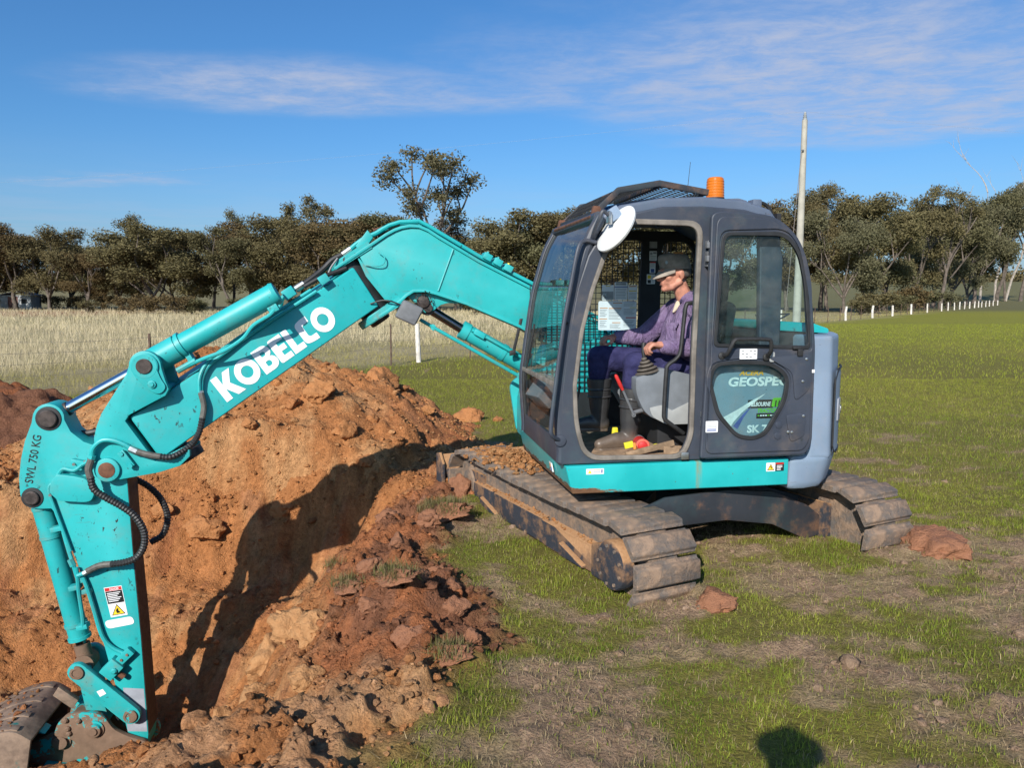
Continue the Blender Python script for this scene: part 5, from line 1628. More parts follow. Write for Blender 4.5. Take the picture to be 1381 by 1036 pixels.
# boom ram
rm = MB().cyl((1.415, -.5, 1.455), (.76, -.5, 1.078), .066, n=24).cyl((1.435, -.5, 1.466), (1.38, -.5, 1.435), .073, n=24).cyl((1.12, -.5, 1.286), (1.09, -.5, 1.268), .072, n=24)
rm = rm.build('boom_ram', 'turquoise_paint', EX)
MB().cyl((1.70, -.5, 1.635), (1.40, -.5, 1.447), .036, n=18).build('ram_rod', 'dark_chrome', rm)
MB().lathe((1.70, -.58, 1.635), (0, 1, 0), [(0, .06), (.16, .06)], 20).build('rod_eye', 'pin_steel', rm)
MB().tube([(1.36, -.425, 1.46), (1.30, -.42, 1.435), (.80, -.42, 1.148)], .013, 8).build('ram_pipe', 'turquoise_paint', rm)
MB().obox((1.30, -.42, 1.43), (.04, 0, .023), (0, .02, 0), (-.01, 0, .02)).build('ram_port', 'turquoise_paint', rm, bevel=.005)
MB().tube([(1.76, -.40, 1.545), (1.62, -.40, 1.462), (.93, -.40, 1.062)], .014, 8).build('guide_pipe', 'turquoise_paint', rm)
for x in (1.66, .99):
    MB().obox((x, -.41, 1.485 if x > 1.5 else 1.10), (.012, 0, .007), (0, .022, 0), (-.008, 0, .02)).build('pipe_clamp', 'turquoise_worn', rm, bevel=.002)

# ---- swinging boom section with the lettering: from the hinge at the boom to the stick bracket
B_t, B_b = Vector((3.705, .14, .925)), Vector((3.525, .14, .635))
A_t = Vector((2.245, -.36, 1.938)); A_b = A_t - (B_t - B_b)
th_ = Vector((.10, -.275, .0))       # across the section
sec = MB().hexa([A_b, B_b, B_b + th_, A_b + th_, A_t, B_t, B_t + th_, A_t + th_])
sec = sec.build('boom_section', 'turquoise_paint', EX, bevel=.018, seg=3)
sec['label'] = 'swinging boom section with large white lettering'
ux = (A_t - B_t).normalized()
fn = Vector((ux.cross((B_t - B_b).normalized()))).normalized()
if fn.y < 0: fn = -fn
uy = fn.cross(ux).normalized()
if uy.z < 0: uy = -uy


def on_sec(t, h, lift=.002):      # t metres from the bracket end, h metres above the lower edge
    return B_b + ux * t + uy * h + fn * lift


# white letters as flat sheets
def letter(ch):
    c16 = lambda cx, cy, rx, ry, a0=0, a1=360, n=28: [(cx + rx * math.cos(R(a0 + (a1 - a0) * i / n)), cy + ry * math.sin(R(a0 + (a1 - a0) * i / n))) for i in range(n + (a1 - a0 < 360))]
    if ch == 'K': return [[(0, 0), (0, 1), (.27, 1), (.27, .60), (.52, 1), (.83, 1), (.53, .53), (.86, 0), (.53, 0), (.27, .42), (.27, 0)]], .80
    if ch == 'O': return [c16(.47, .5, .47, .5), c16(.47, .5, .23, .235)], .96
    if ch == 'B':
        o = [(0, 0), (0, 1)] + c16(.40, .745, .28, .255, 90, -70, 10) + c16(.42, .275, .30, .275, 60, -90, 10)
        return [o, rounded([(.25, .62), (.25, .79), (.42, .79), (.46, .70), (.42, .62)], .04), rounded([(.25, .20), (.25, .41), (.43, .41), (.48, .30), (.43, .20)], .05)], .72
    if ch == 'E': return [rounded([(0, 0, .1), (0, 1, .1), (.58, 1), (.58, .78), (.27, .78), (.27, .62), (.54, .62), (.54, .40), (.27, .40), (.27, .22), (.58, .22), (.58, 0)], .0, 4)], .62
    if ch == 'L': return [[(0, 0), (0, 1), (.26, 1), (.26, .24), (.55, .24), (.55, 0)]], .56
    if ch == 'C': return [rounded([(.60, 1), (.38, 1, .2), (.0, .94, .3), (0, .06, .3), (.38, 0, .2), (.60, 0), (.60, .24), (.34, .24, .1), (.27, .30, .1), (.27, .70, .1), (.34, .76, .1), (.60, .76)], .0, 5)], .62
LH = .187
x = 0.0
for ch in 'KOBELCO':
    lp, adv = letter(ch)
    me = curve_mesh('letter', lp, .0008)
    me.materials.clear()
    o_ = on_sec(.560 + x * LH * .965, .060, .0022)
    me.transform(frame_matrix(o_, ux, uy) @ Matrix.Diagonal((LH * .965, LH, 1, 1)))
    link('letter', me, 'white_vinyl', sec, 0)
    x += adv + .022
# rubbed grey patch, flange line along the top
MB().tube([on_sec(.06, .338, -.02), on_sec(1.62, .338, -.02)], .010, 6).build('edge_seam', 'seal_rubber', sec)
# pipes down the near side of the section
def spipe(pts, r, nm, mat, n=8, ridge=0, res=None):
    P = catmull([on_sec(*p) for p in pts], 6)
    if res: P = resample(P, res)
    return MB().tube(P, r, n, ridge=ridge).build(nm, mat, sec)
spipe([(1.52, .345, .03), (1.20, .350, .02), (.95, .352, .02), (.74, .345, .03), (.62, .335, .03), (.53, .29, .03), (.47, .22, .025)], .013, 'hydraulic_pipe', 'turquoise_paint')
spipe([(1.50, .375, .0), (1.20, .378, .0), (.95, .378, .0), (.72, .370, .02), (.60, .350, .04), (.515, .30, .045), (.455, .22, .035)], .013, 'hydraulic_pipe', 'turquoise_paint')
spipe([(.468, .225, .03), (.455, .195, .03)], .019, 'hose_ferrule', 'zinc')
spipe([(.462, .21, .03), (.425, .13, .04), (.36, .06, .045)], .020, 'hose_sleeve', 'dusty_hose', 10)
h1 = catmull([on_sec(.37, .07, .045), on_sec(.29, .0, .05), on_sec(.20, -.035, .055), (3.435, .20, .665), (3.52, .205, .668)], 8)
MB().tube(resample(h1, .010), .018, 10, ridge=.24).build('ribbed_hose', 'rubber_hose', sec)
MB().tube(catmull([(3.51, .205, .668), (3.58, .205, .682), (3.665, .20, .708)], 6), .021, 10).build('hose_sleeve', 'dusty_hose', sec)
for dy in (-.40, -.46):
    P = [(2.32, dy, 2.033), (2.40, dy + .01, 1.99), (2.47, dy + .03, 1.92), (2.54, dy + .06, 1.86), (2.62, dy + .09, 1.80)]
    MB().tube(catmull(P, 6), .020, 8).build('boom_hose', 'rubber_hose', sec)
    MB().cyl((2.605, dy + .085, 1.812), (2.665, dy + .10, 1.772), .025, n=8).build('hose_ferrule', 'zinc', sec)
    MB().tube(catmull([(2.66, dy + .10, 1.775), (2.72, dy + .12, 1.745), (2.76, dy + .14, 1.70), (2.775, dy + .16, 1.645), (2.84, dy + .19, 1.585)], 5), .015, 8).build('hydraulic_pipe', 'turquoise_paint', sec)
MB().tube(catmull([(2.36, -.34, 2.0), (2.41, -.33, 1.93), (2.44, -.32, 1.86)], 5), .008, 6).build('thin_hose', 'lamp_grey', sec)
MB().tube(catmull([(2.30, -.36, 1.93), (2.40, -.33, 1.89), (2.48, -.30, 1.86), (2.60, -.27, 1.79)], 5), .016, 8).build('boom_hose', 'rubber_hose', sec)
MB().obox((2.70, -.22, 1.745), (.035, .01, -.024), (-.004, .07, 0), (.02, 0, .03)).build('pipe_clamp', 'turquoise_paint', sec, bevel=.005)
MB().obox((2.46, -.28, 1.845), (.03, .01, -.02), (-.004, .05, 0), (.018, 0, .026)).build('pipe_clamp', 'turquoise_paint', sec, bevel=.005)

# ---- bracket at the end of the section (plane y = 0)
bk = arc(3.588, 1.266, .102, 195, -20, 12) 
bk = [(3.705, 1.215)] + arc(3.588, 1.266, .100, 0, 180, 12) + [(3.486, 1.25), (3.468, 1.175), (3.447, 1.11), (3.470, 1.068), (3.70, .945), (3.728, .905), (3.555, .628), (3.37, .720), (3.335, .70), (3.335, .655), (3.40, .592), (3.533, .552), (3.79, .512), (3.835, .508)] + arc(3.851, .585, .078, -80, -180, 6)[:0] + [(3.885, .515), (3.918, .545), (3.928, .60), (3.925, .80), (3.905, .875), (3.873, .955)]
bracket = MB().prism(bk, .118, .165).build('stick_bracket', 'turquoise_paint', EX, bevel=.006)
MB().prism(bk, -.165, -.118).build('bracket_plate', 'turquoise_paint', bracket, bevel=.006)
wb = [(3.685, 1.17), (3.47, 1.13), (3.455, 1.11), (3.475, 1.075), (3.70, .955), (3.738, .905), (3.565, .625), (3.375, .71), (3.345, .66), (3.45, .585), (3.60, .575), (3.76, .72), (3.88, .84), (3.86, .955)]
MB().prism(wb, -.118, .118).build('bracket_web', 'turquoise_worn', bracket, bevel=.006)
pb = MB().lathe((3.588, .165, 1.266), (0, 1, 0), [(0, .085), (.012, .085), (.016, .078)], 28).build('bearing_cap', 'turquoise_paint', bracket)
pl_ = rounded([(3.62, 1.345), (3.53, 1.30), (3.49, 1.18), (3.455, 1.125), (3.50, 1.075), (3.56, 1.10), (3.63, 1.17), (3.68, 1.25)], .05, 4)
MB().prism(pl_, .165, .180).build('cap_plate', 'turquoise_paint', bracket, bevel=.004)
MB().lathe((3.588, .180, 1.266), (0, 1, 0), [(0, .050), (.008, .050), (.011, .045)], 28).build('trunnion_pin', 'pin_steel', bracket)
MB().lathe((3.545, .180, 1.148), (0, 1, 0), [(0, .026), (.012, .026), (.014, .016), (.022, .014)], 12).build('bolt', 'turquoise_worn', bracket)
MB().lathe((3.851, .165, .585), (0, 1, 0), [(0, .080), (.02, .078), (.024, .066)], 28).build('pivot_boss', 'turquoise_worn', bracket)
MB().lathe((3.851, .186, .585), (0, 1, 0), [(0, .052), (.006, .052), (.008, .047)], 24).build('pivot_pin', 'rust', bracket)
kx = Vector((.075, 0, -.075)); 
MB().obox((3.725, .190, .655), (.040, 0, .055) if False else (-.034, 0, -.052), (0, .012, 0), (.018, 0, -.012)).build('lock_plate', 'turquoise_paint', bracket, bevel=.003)
for x, z in ((3.752, .693), (3.698, .612)):
    MB().lathe((x, .200, z), (0, 1, 0), [(0, .016), (.012, .015)], 6).build('bolt', 'turquoise_paint', bracket)
m = MB().tube(catmull([(3.935, .195, .66), (3.92, .20, .735), (3.865, .20, .785), (3.80, .20, .785), (3.73, .20, .755), (3.675, .20, .715)], 6), .016, 10); m.build('hydraulic_pipe', 'turquoise_paint', bracket)
MB().cyl((3.70, .20, .728), (3.655, .20, .705), .024, n=6).build('hose_nut', 'zinc', bracket)
MB().cyl((3.928, .196, .69), (3.94, .194, .655), .024, n=6).build('hose_nut', 'turquoise_worn', bracket)
for y in (-.26, -.19):
    MB().cyl((3.40 + .0, 0, .645), (3.52, 0, .84), .05).build('hinge_pin', 'pin_steel', bracket)
    break
MB().lathe((3.365, .02, .640), (.51, 0, .86), [(-.03, .085), (-.01, .09), (.03, .09)], 20).build('pin_cap', 'pin_steel', bracket)

# ---- stick ram: chrome rod to the stick's top lug, barrel on the bracket's trunnion
p0, p1 = Vector((4.235, 0, .915)), Vector((2.778, 0, 1.735))
rd = (p1 - p0).normalized()
pt = p0 + rd * (3.50 - 4.235) / rd.x
ram = MB().cyl(pt - rd * .07, p1, .077, n=28).cyl(pt - rd * .09, pt + rd * .10, .088, n=28).build('stick_ram', 'turquoise_paint', EX)
MB().cyl(p1 - rd * .001, p1 + rd * .025, .083, .075, n=28).build('ram_end_cap', 'turquoise_worn', ram)
MB().cyl(p0, pt, .040, n=22).build('ram_rod', 'chrome', ram)
MB().cyl(p0 - rd * .0, p0 + rd * .13, .055, .046, n=18).lathe(p0 - Vector((0, .075, 0)), (0, 1, 0), [(0, .075), (.15, .075)], 22).build('rod_eye', 'pin_steel', ram)
MB().lathe((3.588, -.118, 1.266), (0, 1, 0), [(0, .07), (.236, .07)], 20).build('trunnion', 'turquoise_worn', ram)
MB().cyl(pt + rd * .115, pt + rd * .14, .092, n=28).build('ram_collar', 'turquoise_paint', ram)
nz_ = Vector((-rd.z, 0, rd.x)) if rd.x < 0 else Vector((rd.z, 0, -rd.x))
dn = -Vector((rd.z, 0, -rd.x)) if False else Vector((rd.z, 0, -rd.x))
if dn.z > 0: dn = -dn
P = [p1 - rd * .03 + dn * .085 + Vector((0, .03, 0)), p1 - rd * .09 + dn * .11 + Vector((0, .05, 0)), p1 - rd * .22 + dn * .118 + Vector((0, .055, 0)), p1 - rd * .36 + dn * .20 + Vector((0, .06, 0)), p1 - rd * .60 + dn * .165 + Vector((0, .06, 0)), p1 - rd * .86 + dn * .115 + Vector((0, .05, 0))]
MB().tube(catmull(P[:3] + [p1 - rd * .33 + dn * .16 + Vector((0, .055, 0)), p1 - rd * .48 + dn * .17 + Vector((0, .06, 0)), p1 - rd * .62 + dn * .150 + Vector((0, .06, 0)), p1 - rd * .80 + dn * .135 + Vector((0, .05, 0))], 6), .014, 8).build('ram_pipe', 'turquoise_paint', ram)
MB().obox(p1 - rd * .05 + dn * .085 + Vector((0, .02, 0)), rd * .035, Vector((0, .03, 0)), dn * .025).build('ram_port', 'turquoise_worn', ram, bevel=.006)
MB().obox(pt + rd * .13 + dn * .105, rd * .018, Vector((0, .045, 0)), dn * .045).build('pipe_clamp', 'turquoise_worn', ram, bevel=.004)
MB().cyl(pt + rd * .02 + dn * .135 + Vector((0, .05, 0)), pt + rd * .16 + dn * .135 + Vector((0, .05, 0)), .021, n=8).build('pipe_joint', 'turquoise_worn', ram)

# ---- stick
st = arc(4.213, .925, .098, 20, 165, 9)
stick_o = [(4.318, .90), (4.366, .78), (4.398, .658), (4.417, .53), (4.417, .43), (4.405, .37), (4.37, .335), (4.31, .322), (4.235, .321), (4.205, .280), (4.178, .215), (4.150, .12), (4.101, -.051), (4.03, -.355), (3.962, -.655), (3.900, -.985), (3.846, -1.29), (3.845, -1.40), (3.81, -1.455), (3.755, -1.455), (3.722, -1.41), (3.712, -1.32), (3.725, -.60), (3.744, -.06), (3.755, .511), (3.75, .66), (3.80, .705), (3.91, .722), (4.01, .765), (4.085, .835), (4.118, .915)] + st[::-1]
stick = MB().prism(stick_o, -.105, .105).build('stick', 'turquoise_paint', EX, bevel=.006)
stick['label'] = 'dipper stick with load marking and warning label'
MB().prism([(3.7515, .50), (3.7405, -.06), (3.7215, -.60), (3.7085, -1.32), (3.7145, -1.32), (3.7275, -.60), (3.7465, -.06), (3.7575, .50)], -.100, .100).build('shade_sheet', 'pin_steel', stick)  # dark sheet over the stick's rear face, its shade put into the colour
MB().prism([(3.858, -.965), (3.7245, -.985), (3.7185, -1.30), (3.845, -1.285)], .1052, .1062).build('bare_metal_patch', 'grey_primer', stick, angle=0)
for x, z, r, mt in ((4.213, .925, .058, 'pin_steel'), (4.343, .401, .046, 'pin_steel')):
    MB().lathe((x, .105, z), (0, 1, 0), [(0, r + .022), (.006, r + .020), (.008, r + .002)], 26).build('pin_washer', 'seal_rubber', stick)
    MB().lathe((x, .105, z), (0, 1, 0), [(0, r), (.022, r), (.026, r - .006)], 26).build('lug_pin', mt, stick)
su = Vector((-.085, 0, .37)).normalized(); sv = Vector((su.z, 0, -su.x))
lettering('load_marking', 'SWL 750 KG', Vector((4.335, .1056, .495)), su, Vector((.97, 0, .22)), .072, 'black_print', stick, .0008, .325)
# junction cover box with pipes
MB().prism(rounded([(4.205, .515), (4.165, .565), (4.05, .545), (3.985, .525), (3.94, .43), (3.965, .375), (4.01, .368), (4.165, .385), (4.215, .44)], .02, 3), .105, .165).build('cover_box', 'turquoise_paint', stick, bevel=.008)
MB().tube(catmull([(4.195, .125, .50), (4.225, .125, .48), (4.228, .125, .43), (4.205, .125, .33), (4.165, .125, .18), (4.125, .125, .03)], 5), .012, 8).build('hydraulic_pipe', 'turquoise_paint', stick)
MB().tube(catmull([(4.17, .135, .55), (4.13, .14, .595), (4.06, .15, .585), (4.01, .15, .62), (3.95, .16, .65)], 5), .014, 8).build('hydraulic_pipe', 'turquoise_worn', stick)
for x, z in ((4.215, .425), (4.06, .625), (3.99, .64)):
    MB().lathe((x, .150, z), (0, 1, 0), [(0, .011), (.010, .010)], 8).build('bolt', 'zinc', stick)
MB().obox((4.03, .13, .63), (.05, 0, .012), (0, .02, 0), (-.004, 0, .018)).build('valve_block', 'turquoise_worn', stick, bevel=.005)
# big ribbed hoses looping from the bracket down to the stick
MB().tube(catmull([(3.935, .20, .665), (3.955, .205, .60), (3.945, .205, .535)], 6), .023, 10).build('hose_sleeve', 'dusty_hose', stick)
h2 = catmull([(3.945, .205, .55), (3.93, .21, .47), (3.86, .215, .41), (3.76, .22, .345), (3.68, .22, .27), (3.635, .215, .17), (3.64, .21, .07), (3.69, .20, -.01), (3.77, .185, -.045), (3.87, .17, -.06)], 10)
MB().tube(resample(h2, .010), .020, 10, ridge=.24).build('ribbed_hose', 'rubber_hose', stick)
MB().tube(catmull([(3.86, .17, -.058), (3.94, .16, -.068), (4.02, .15, -.105)], 6), .022, 10).build('hose_sleeve', 'dusty_hose', stick)
MB().cyl((4.01, .15, -.10), (4.045, .148, -.12), .020, n=6).build('hose_nut', 'zinc', stick)
MB().tube([(4.04, .148, -.118), (4.085, .145, -.135)], .015, 8).build('hydraulic_pipe', 'turquoise_paint', stick)
h3 = catmull([(3.80, -.16, .45), (3.70, -.17, .38), (3.62, -.17, .28), (3.585, -.17, .15), (3.62, -.16, .03), (3.70, -.15, -.02)], 8)
MB().tube(resample(h3, .010), .020, 8, ridge=.24).build('ribbed_hose', 'rubber_hose', stick)
MB().tube(catmull([(4.12, -.02, .80), (4.02, -.04, .80), (3.93, -.03, .82)], 5), .022, 8).build('cross_hose', 'rubber_hose', stick)
# warning label and white reflector
tl_ = math.atan2(.10, .49) * -1
wl = [(3.942, -.244), (3.829, -.234), (3.800, -.443), (3.908, -.456)]
def wl_pt(a, b):      # a across (0 left..1 right), b down
    t = Vector(wl[0]).lerp(Vector(wl[1]), a); q = Vector(wl[3]).lerp(Vector(wl[2]), a)
    return tuple(t.lerp(q, b))
def wl_poly(pts, mat, y, nm): MB().prism([wl_pt(*p) for p in pts], y, y + .0006).build(nm, mat, stick, angle=0)
wl_poly([(0, 0), (1, 0), (1, 1), (0, 1)], 'white_vinyl', .1055, 'warning_label')
wl_poly([(.03, .02), (.97, .02), (.97, .13), (.03, .13)], 'red_print', .1062, 'danger_strip')
wl_poly([(.03, .14), (.97, .14), (.97, .55), (.03, .55)], 'black_print', .1062, 'text_block')
for i in range(6):
    wl_poly([(.1, .19 + .055 * i), (.86 - .1 * (i % 3), .19 + .055 * i), (.86 - .1 * (i % 3), .215 + .055 * i), (.1, .215 + .055 * i)], 'white_vinyl', .1069, 'text_line')
a_, b_, c_ = wl_pt(.5, .585), wl_pt(.9, .945), wl_pt(.1, .945)
MB().prism([a_, b_, c_], .1062, .1068).build('warning_triangle', 'black_print', stick, angle=0)
MB().prism([wl_pt(.5, .625), wl_pt(.83, .925), wl_pt(.17, .925)], .1069, .1075).build('warning_triangle', 'yellow_print', stick, angle=0)
MB().prism([wl_pt(.42, .89), wl_pt(.38, .80), wl_pt(.47, .72), wl_pt(.55, .75), wl_pt(.52, .80), wl_pt(.64, .88)], .1076, .108).build('warning_figure', 'black_print', stick, angle=0)
lettering('danger_word', 'DANGER', Vector((*[wl_pt(.30, .115)[0]], .1070, wl_pt(.30, .115)[1])), (-1, 0, .09), (.13, 0, 1), .022, 'white_vinyl', stick, .0003, .058, .0003)
ov = rounded([(3.952, -.478), (3.772, -.455), (3.757, -.510), (3.935, -.535)], .05, 6)
MB().prism(ov, .1055, .1075).build('reflector', 'white_vinyl', stick, angle=0)
# ---- bucket ram and its pipes along the front of the stick
q0, q1 = Vector((4.343, 0, .401)), Vector((4.118, 0, -.800))
qd = (q1 - q0).normalized()
bram = MB().cyl(q0 + qd * .09, q0 + qd * 1.055, .066, n=24).build('bucket_ram', 'turquoise_paint', EX)
for a, r in ((.085, .070), (.29, .071), (.93, .073), (1.03, .074)):
    MB().cyl(q0 + qd * a, q0 + qd * (a + .022), r, n=24).build('ram_collar', 'turquoise_worn', bram)
MB().cyl(q0 + qd * 1.05, q1, .037, n=18).build('ram_rod', 'dark_chrome', bram)
MB().lathe(q0 - Vector((0, .07, 0)), (0, 1, 0), [(0, .062), (.14, .062)], 20).build('ram_eye', 'turquoise_worn', bram)
MB().lathe(q1 - Vector((0, .06, 0)), (0, 1, 0), [(0, .066), (.12, .066)], 20).cyl(q1 - qd * .13, q1, .052, n=16).build('rod_eye', 'worn_steel', bram)
side_ = Vector((-qd.z, 0, qd.x)); side_ = side_ if side_.x < 0 else -side_
def along(a, o_, y): return q0 + qd * a + side_ * o_ + Vector((0, y, 0))
MB().tube(catmull([along(.10, .10, .05), along(.22, .115, .08), along(.40, .125, .10), along(.48, .135, .115), along(.60, .14, .12), along(.62, .155, .12)], 5), .014, 8).build('hydraulic_pipe', 'turquoise_paint', bram)
MB().tube(catmull([along(.52, .155, .13), along(.62, .14, .13), along(.70, .125, .125), along(.86, .105, .12), along(.95, .085, .11)], 5), .014, 8).build('hydraulic_pipe', 'turquoise_paint', bram)
MB().tube(catmull([along(.56, .17, .125), along(.66, .185, .13), along(.82, .19, .13), along(1.02, .195, .13), along(1.12, .235, .13), along(1.20, .32, .13)], 5), .0145, 8).build('hydraulic_pipe', 'turquoise_paint', bram)
for a, o_ in ((.24, .09), (.66, .10), (.70, .17), (.94, .08)):
    MB().obox(along(a, o_, .09), qd * .016, Vector((0, .035, 0)), side_ * .035).build('pipe_clamp', 'turquoise_worn', bram, bevel=.004)
for a, o_ in ((.46, .125), (.58, .16)):
    MB().cyl(along(a, o_, .115), along(a + .05, o_ + .008, .115), .021, n=6).build('pipe_joint', 'turquoise_worn', bram)
# valve on the stick's lower side
vb = MB().obox((3.905, .140, -.800), (.045, 0, -.045), (0, .035, 0), (.035, 0, .035)).build('shutoff_valve', 'turquoise_worn', EX, bevel=.008)
MB().obox((3.825, .135, -.725), (-.045, 0, .042), (0, .018, 0), (.020, 0, .022)).build('valve_bracket', 'turquoise_paint', vb, bevel=.003)
for x, z in ((3.842, -.742), (3.805, -.708)): MB().lathe((x, .153, z), (0, 1, 0), [(0, .009), (.008, .009)], 8).build('bolt', 'worn_steel', vb)
MB().lathe((3.885, .175, -.805), (0, 1, 0), [(0, .022), (.012, .020), (.02, .012)], 10).build('valve_nut', 'turquoise_paint', vb)
MB().cyl((3.865, .14, -.845), (3.835, .14, -.872), .020, n=8).build('valve_plug', 'rust', vb)

# ---- linkage, hitch and bucket
lk0, lk1 = Vector((4.120, 0, -.800)), Vector((3.800, 0, -1.140))
ld = (lk1 - lk0).normalized(); ln = Vector((-ld.z, 0, ld.x))
for y in (.150, -.150):
    P2 = [(lk0.x + .062 * math.cos(t), lk0.z + .062 * math.sin(t)) for t in np.linspace(math.atan2(ln.z, ln.x), math.atan2(ln.z, ln.x) + math.pi, 9)] + [(lk1.x + .062 * math.cos(t), lk1.z + .062 * math.sin(t)) for t in np.linspace(math.atan2(ln.z, ln.x) + math.pi, math.atan2(ln.z, ln.x) + 2 * math.pi, 9)]
    if Vector((P2[4][0] - lk0.x, 0, P2[4][1] - lk0.z)).dot(ld) > 0: P2 = [(2 * lk0.x - a if i < 9 else 2 * lk1.x - a, 2 * lk0.z - b if i < 9 else 2 * lk1.z - b) for i, (a, b) in enumerate(P2)]
    lk = MB().prism(P2, y - .020, y + .020).build('side_link', 'turquoise_worn', EX, bevel=.005)
    for q in (lk0, lk1):
        MB().lathe((q.x, y + .02, q.z), (0, 1 if y > 0 else -1, 0), [(0, .046), (.014, .044), (.016, .028), (.010, .026), (.010, .01)], 20).build('link_pin', 'worn_steel', lk)
    if y > 0: MB().prism([(4.005, -.945), (3.965, -.930), (3.945, -.965), (3.985, -.985)], .1702, .1712).build('white_tag', 'white_vinyl', lk, angle=0)
hk = MB().hexa([(4.165, -.07, -.83), (4.165, .07, -.83), (4.07, .07, -.80), (4.07, -.07, -.80), (4.10, -.075, -1.24), (4.10, .075, -1.24), (3.965, .075, -1.21), (3.965, -.075, -1.21)])
hk.build('pull_link', 'turquoise_worn', EX, bevel=.012)
ho = rounded([(4.275, -1.165), (4.205, -1.100), (4.12, -1.095), (4.02, -1.108), (3.965, -1.150), (3.92, -1.235), (3.85, -1.285), (3.765, -1.325), (3.715, -1.345), (3.695, -1.41), (3.725, -1.475), (3.80, -1.500), (3.90, -1.488), (4.02, -1.44), (4.12, -1.365), (4.19, -1.28), (4.30, -1.25)], .03, 3)
hitch = MB().prism(ho, .115, .155).build('quick_hitch', 'worn_steel', EX, bevel=.008)
MB().prism(ho, -.155, -.115).build('hitch_plate', 'worn_steel', hitch, bevel=.008)
MB().prism([(4.25, -1.19), (4.19, -1.13), (4.12, -1.15), (4.10, -1.30), (4.18, -1.27)], -.115, .115).build('hitch_body', 'worn_steel', hitch)
for x, z, r in ((4.038, -1.222, .050), (3.778, -1.420, .052), (3.918, -1.412, .034)):
    MB().lathe((x, .155, z), (0, 1, 0), [(0, r + .014), (.010, r + .012), (.012, r), (.030, r * .9), (.032, r * .55), (.042, r * .5)], 20).build('hitch_pin', 'worn_steel', hitch)
for x, z in ((4.215, -1.14), (4.135, -1.15), (4.205, -1.20), (4.20, -1.235)):
    MB().lathe((x, .155, z), (0, 1, 0), [(0, .020), (.012, .018), (.02, .010)], 8).build('bolt', 'worn_steel', hitch)
MB().tube(catmull([(4.0, .0, -.95), (3.93, .03, -1.06), (3.95, .05, -1.10), (3.99, .06, -1.08)], 6), .016, 8).build('hitch_hose', 'rubber_hose', hitch)
MB().tube(catmull([(3.98, .03, -.98), (3.92, .05, -1.10), (3.92, .06, -1.22)], 6), .014, 8).build('hitch_hose', 'rubber_hose', hitch)
# bucket: curved back, side cheeks, lugs
bc_ = (4.50, -1.70)
back = [(4.36, -1.16), (4.48, -1.09), (4.68, -1.13), (4.86, -1.25), (4.98, -1.45), (5.0, -1.70), (4.92, -1.95), (4.75, -2.12), (4.45, -2.20)]
def shell(path, t, y0, y1):
    P = [Vector((a, b)) for a, b in path]
    c_ = Vector(bc_)
    inn = [tuple(p + (c_ - p).normalized() * t) for p in P]
    return MB().prism([tuple(p) for p in P] + inn[::-1], y0, y1)
pathb = [(p.x, p.z) for p in catmull([(a, 0, b) for a, b in back], 4)]
bucket = shell(pathb, .022, -.34, .34).build('bucket', 'bucket_steel', EX, bevel=.003)
bucket['label'] = 'worn steel bucket half buried in the pit floor'
cheek = back + [(4.34, -2.17), (4.44, -1.62)]
for y in (-.34, .32):
    MB().prism(cheek, y, y + .022).build('bucket_cheek', 'bucket_steel', bucket, bevel=.003)
MB().prism([(4.47, -2.16), (4.05, -2.10), (4.03, -2.13), (4.46, -2.21)], -.34, .34).build('cutting_edge', 'bucket_steel', bucket)
for y in (-.26, -.09, .09, .26):
    MB().hexa([(4.10, y - .04, -2.14), (4.10, y + .04, -2.14), (3.88, y + .02, -2.09), (3.88, y - .02, -2.09), (4.10, y - .04, -2.09), (4.10, y + .04, -2.09), (3.88, y + .02, -2.08), (3.88, y - .02, -2.08)]).build('tooth', 'bucket_steel', bucket)
lug = rounded([(4.33, -1.255), (4.27, -1.235), (4.20, -1.27), (4.12, -1.375), (4.02, -1.44), (3.945, -1.475), (3.935, -1.53), (3.985, -1.565), (4.10, -1.56), (4.30, -1.50), (4.50, -1.42), (4.62, -1.37)], .025, 3)
for y in (.085, -.125):
    lg = MB().prism(lug, y, y + .04).build('bucket_lug', 'worn_steel', bucket, bevel=.006)
for x, z in ((4.262, -1.300), (3.990, -1.512)):
    MB().lathe((x, .125, z), (0, 1, 0), [(0, .064), (.012, .062), (.014, .048), (.034, .045), (.036, .02)], 22).build('bucket_pin', 'worn_steel', bucket)
MB().prism([(4.36, -1.43), (4.06, -1.505), (4.05, -1.56), (4.34, -1.50)], .125, .30).build('lug_gusset', 'turquoise_worn', bucket, bevel=.006)
MB().prism([(4.47, -1.12), (4.40, -1.19), (4.33, -1.20), (4.42, -1.14)], .09, .20).build('side_gusset', 'turquoise_worn', bucket, bevel=.004)
for y in (-.30, -.10, .10, .27):
    shell([(a + (a - bc_[0]) * .012, b + (b - bc_[1]) * .012) for a, b in pathb[3:28]], .014, y, y + .05).build('wear_strip', 'bucket_steel', bucket, bevel=.002)
MB().obox((4.27, -.02, -1.06), (.06, 0, .055), (0, .02, 0), (-.02, 0, .03)).build('hitch_tab', 'bucket_steel', bucket, bevel=.004)
MB().obox((4.20, -.20, -1.00), (.05, 0, .05), (0, .03, 0), (.03, 0, -.03)).build('hitch_tab', 'bucket_steel', bucket, bevel=.004)
g7 = np.random.default_rng(12)
n7 = 260
t7 = g7.integers(4, 26, n7)
P7 = np.array([[pathb[i][0], 0, pathb[i][1]] for i in t7]) + np.stack([g7.normal(0, .02, n7), g7.uniform(-.32, .34, n7), g7.uniform(.0, .014, n7)], -1)
m7 = clod_cloud('stuck_clay', P7, .006 + .026 * g7.random(n7) ** 3, mixc(np.broadcast_to(C_RED, (n7, 3)), C_TAN * .8, g7.random(n7)), 1)
tag(link('stuck_clay', m7, 'ground_soil', bucket, 60), kind='stuff')

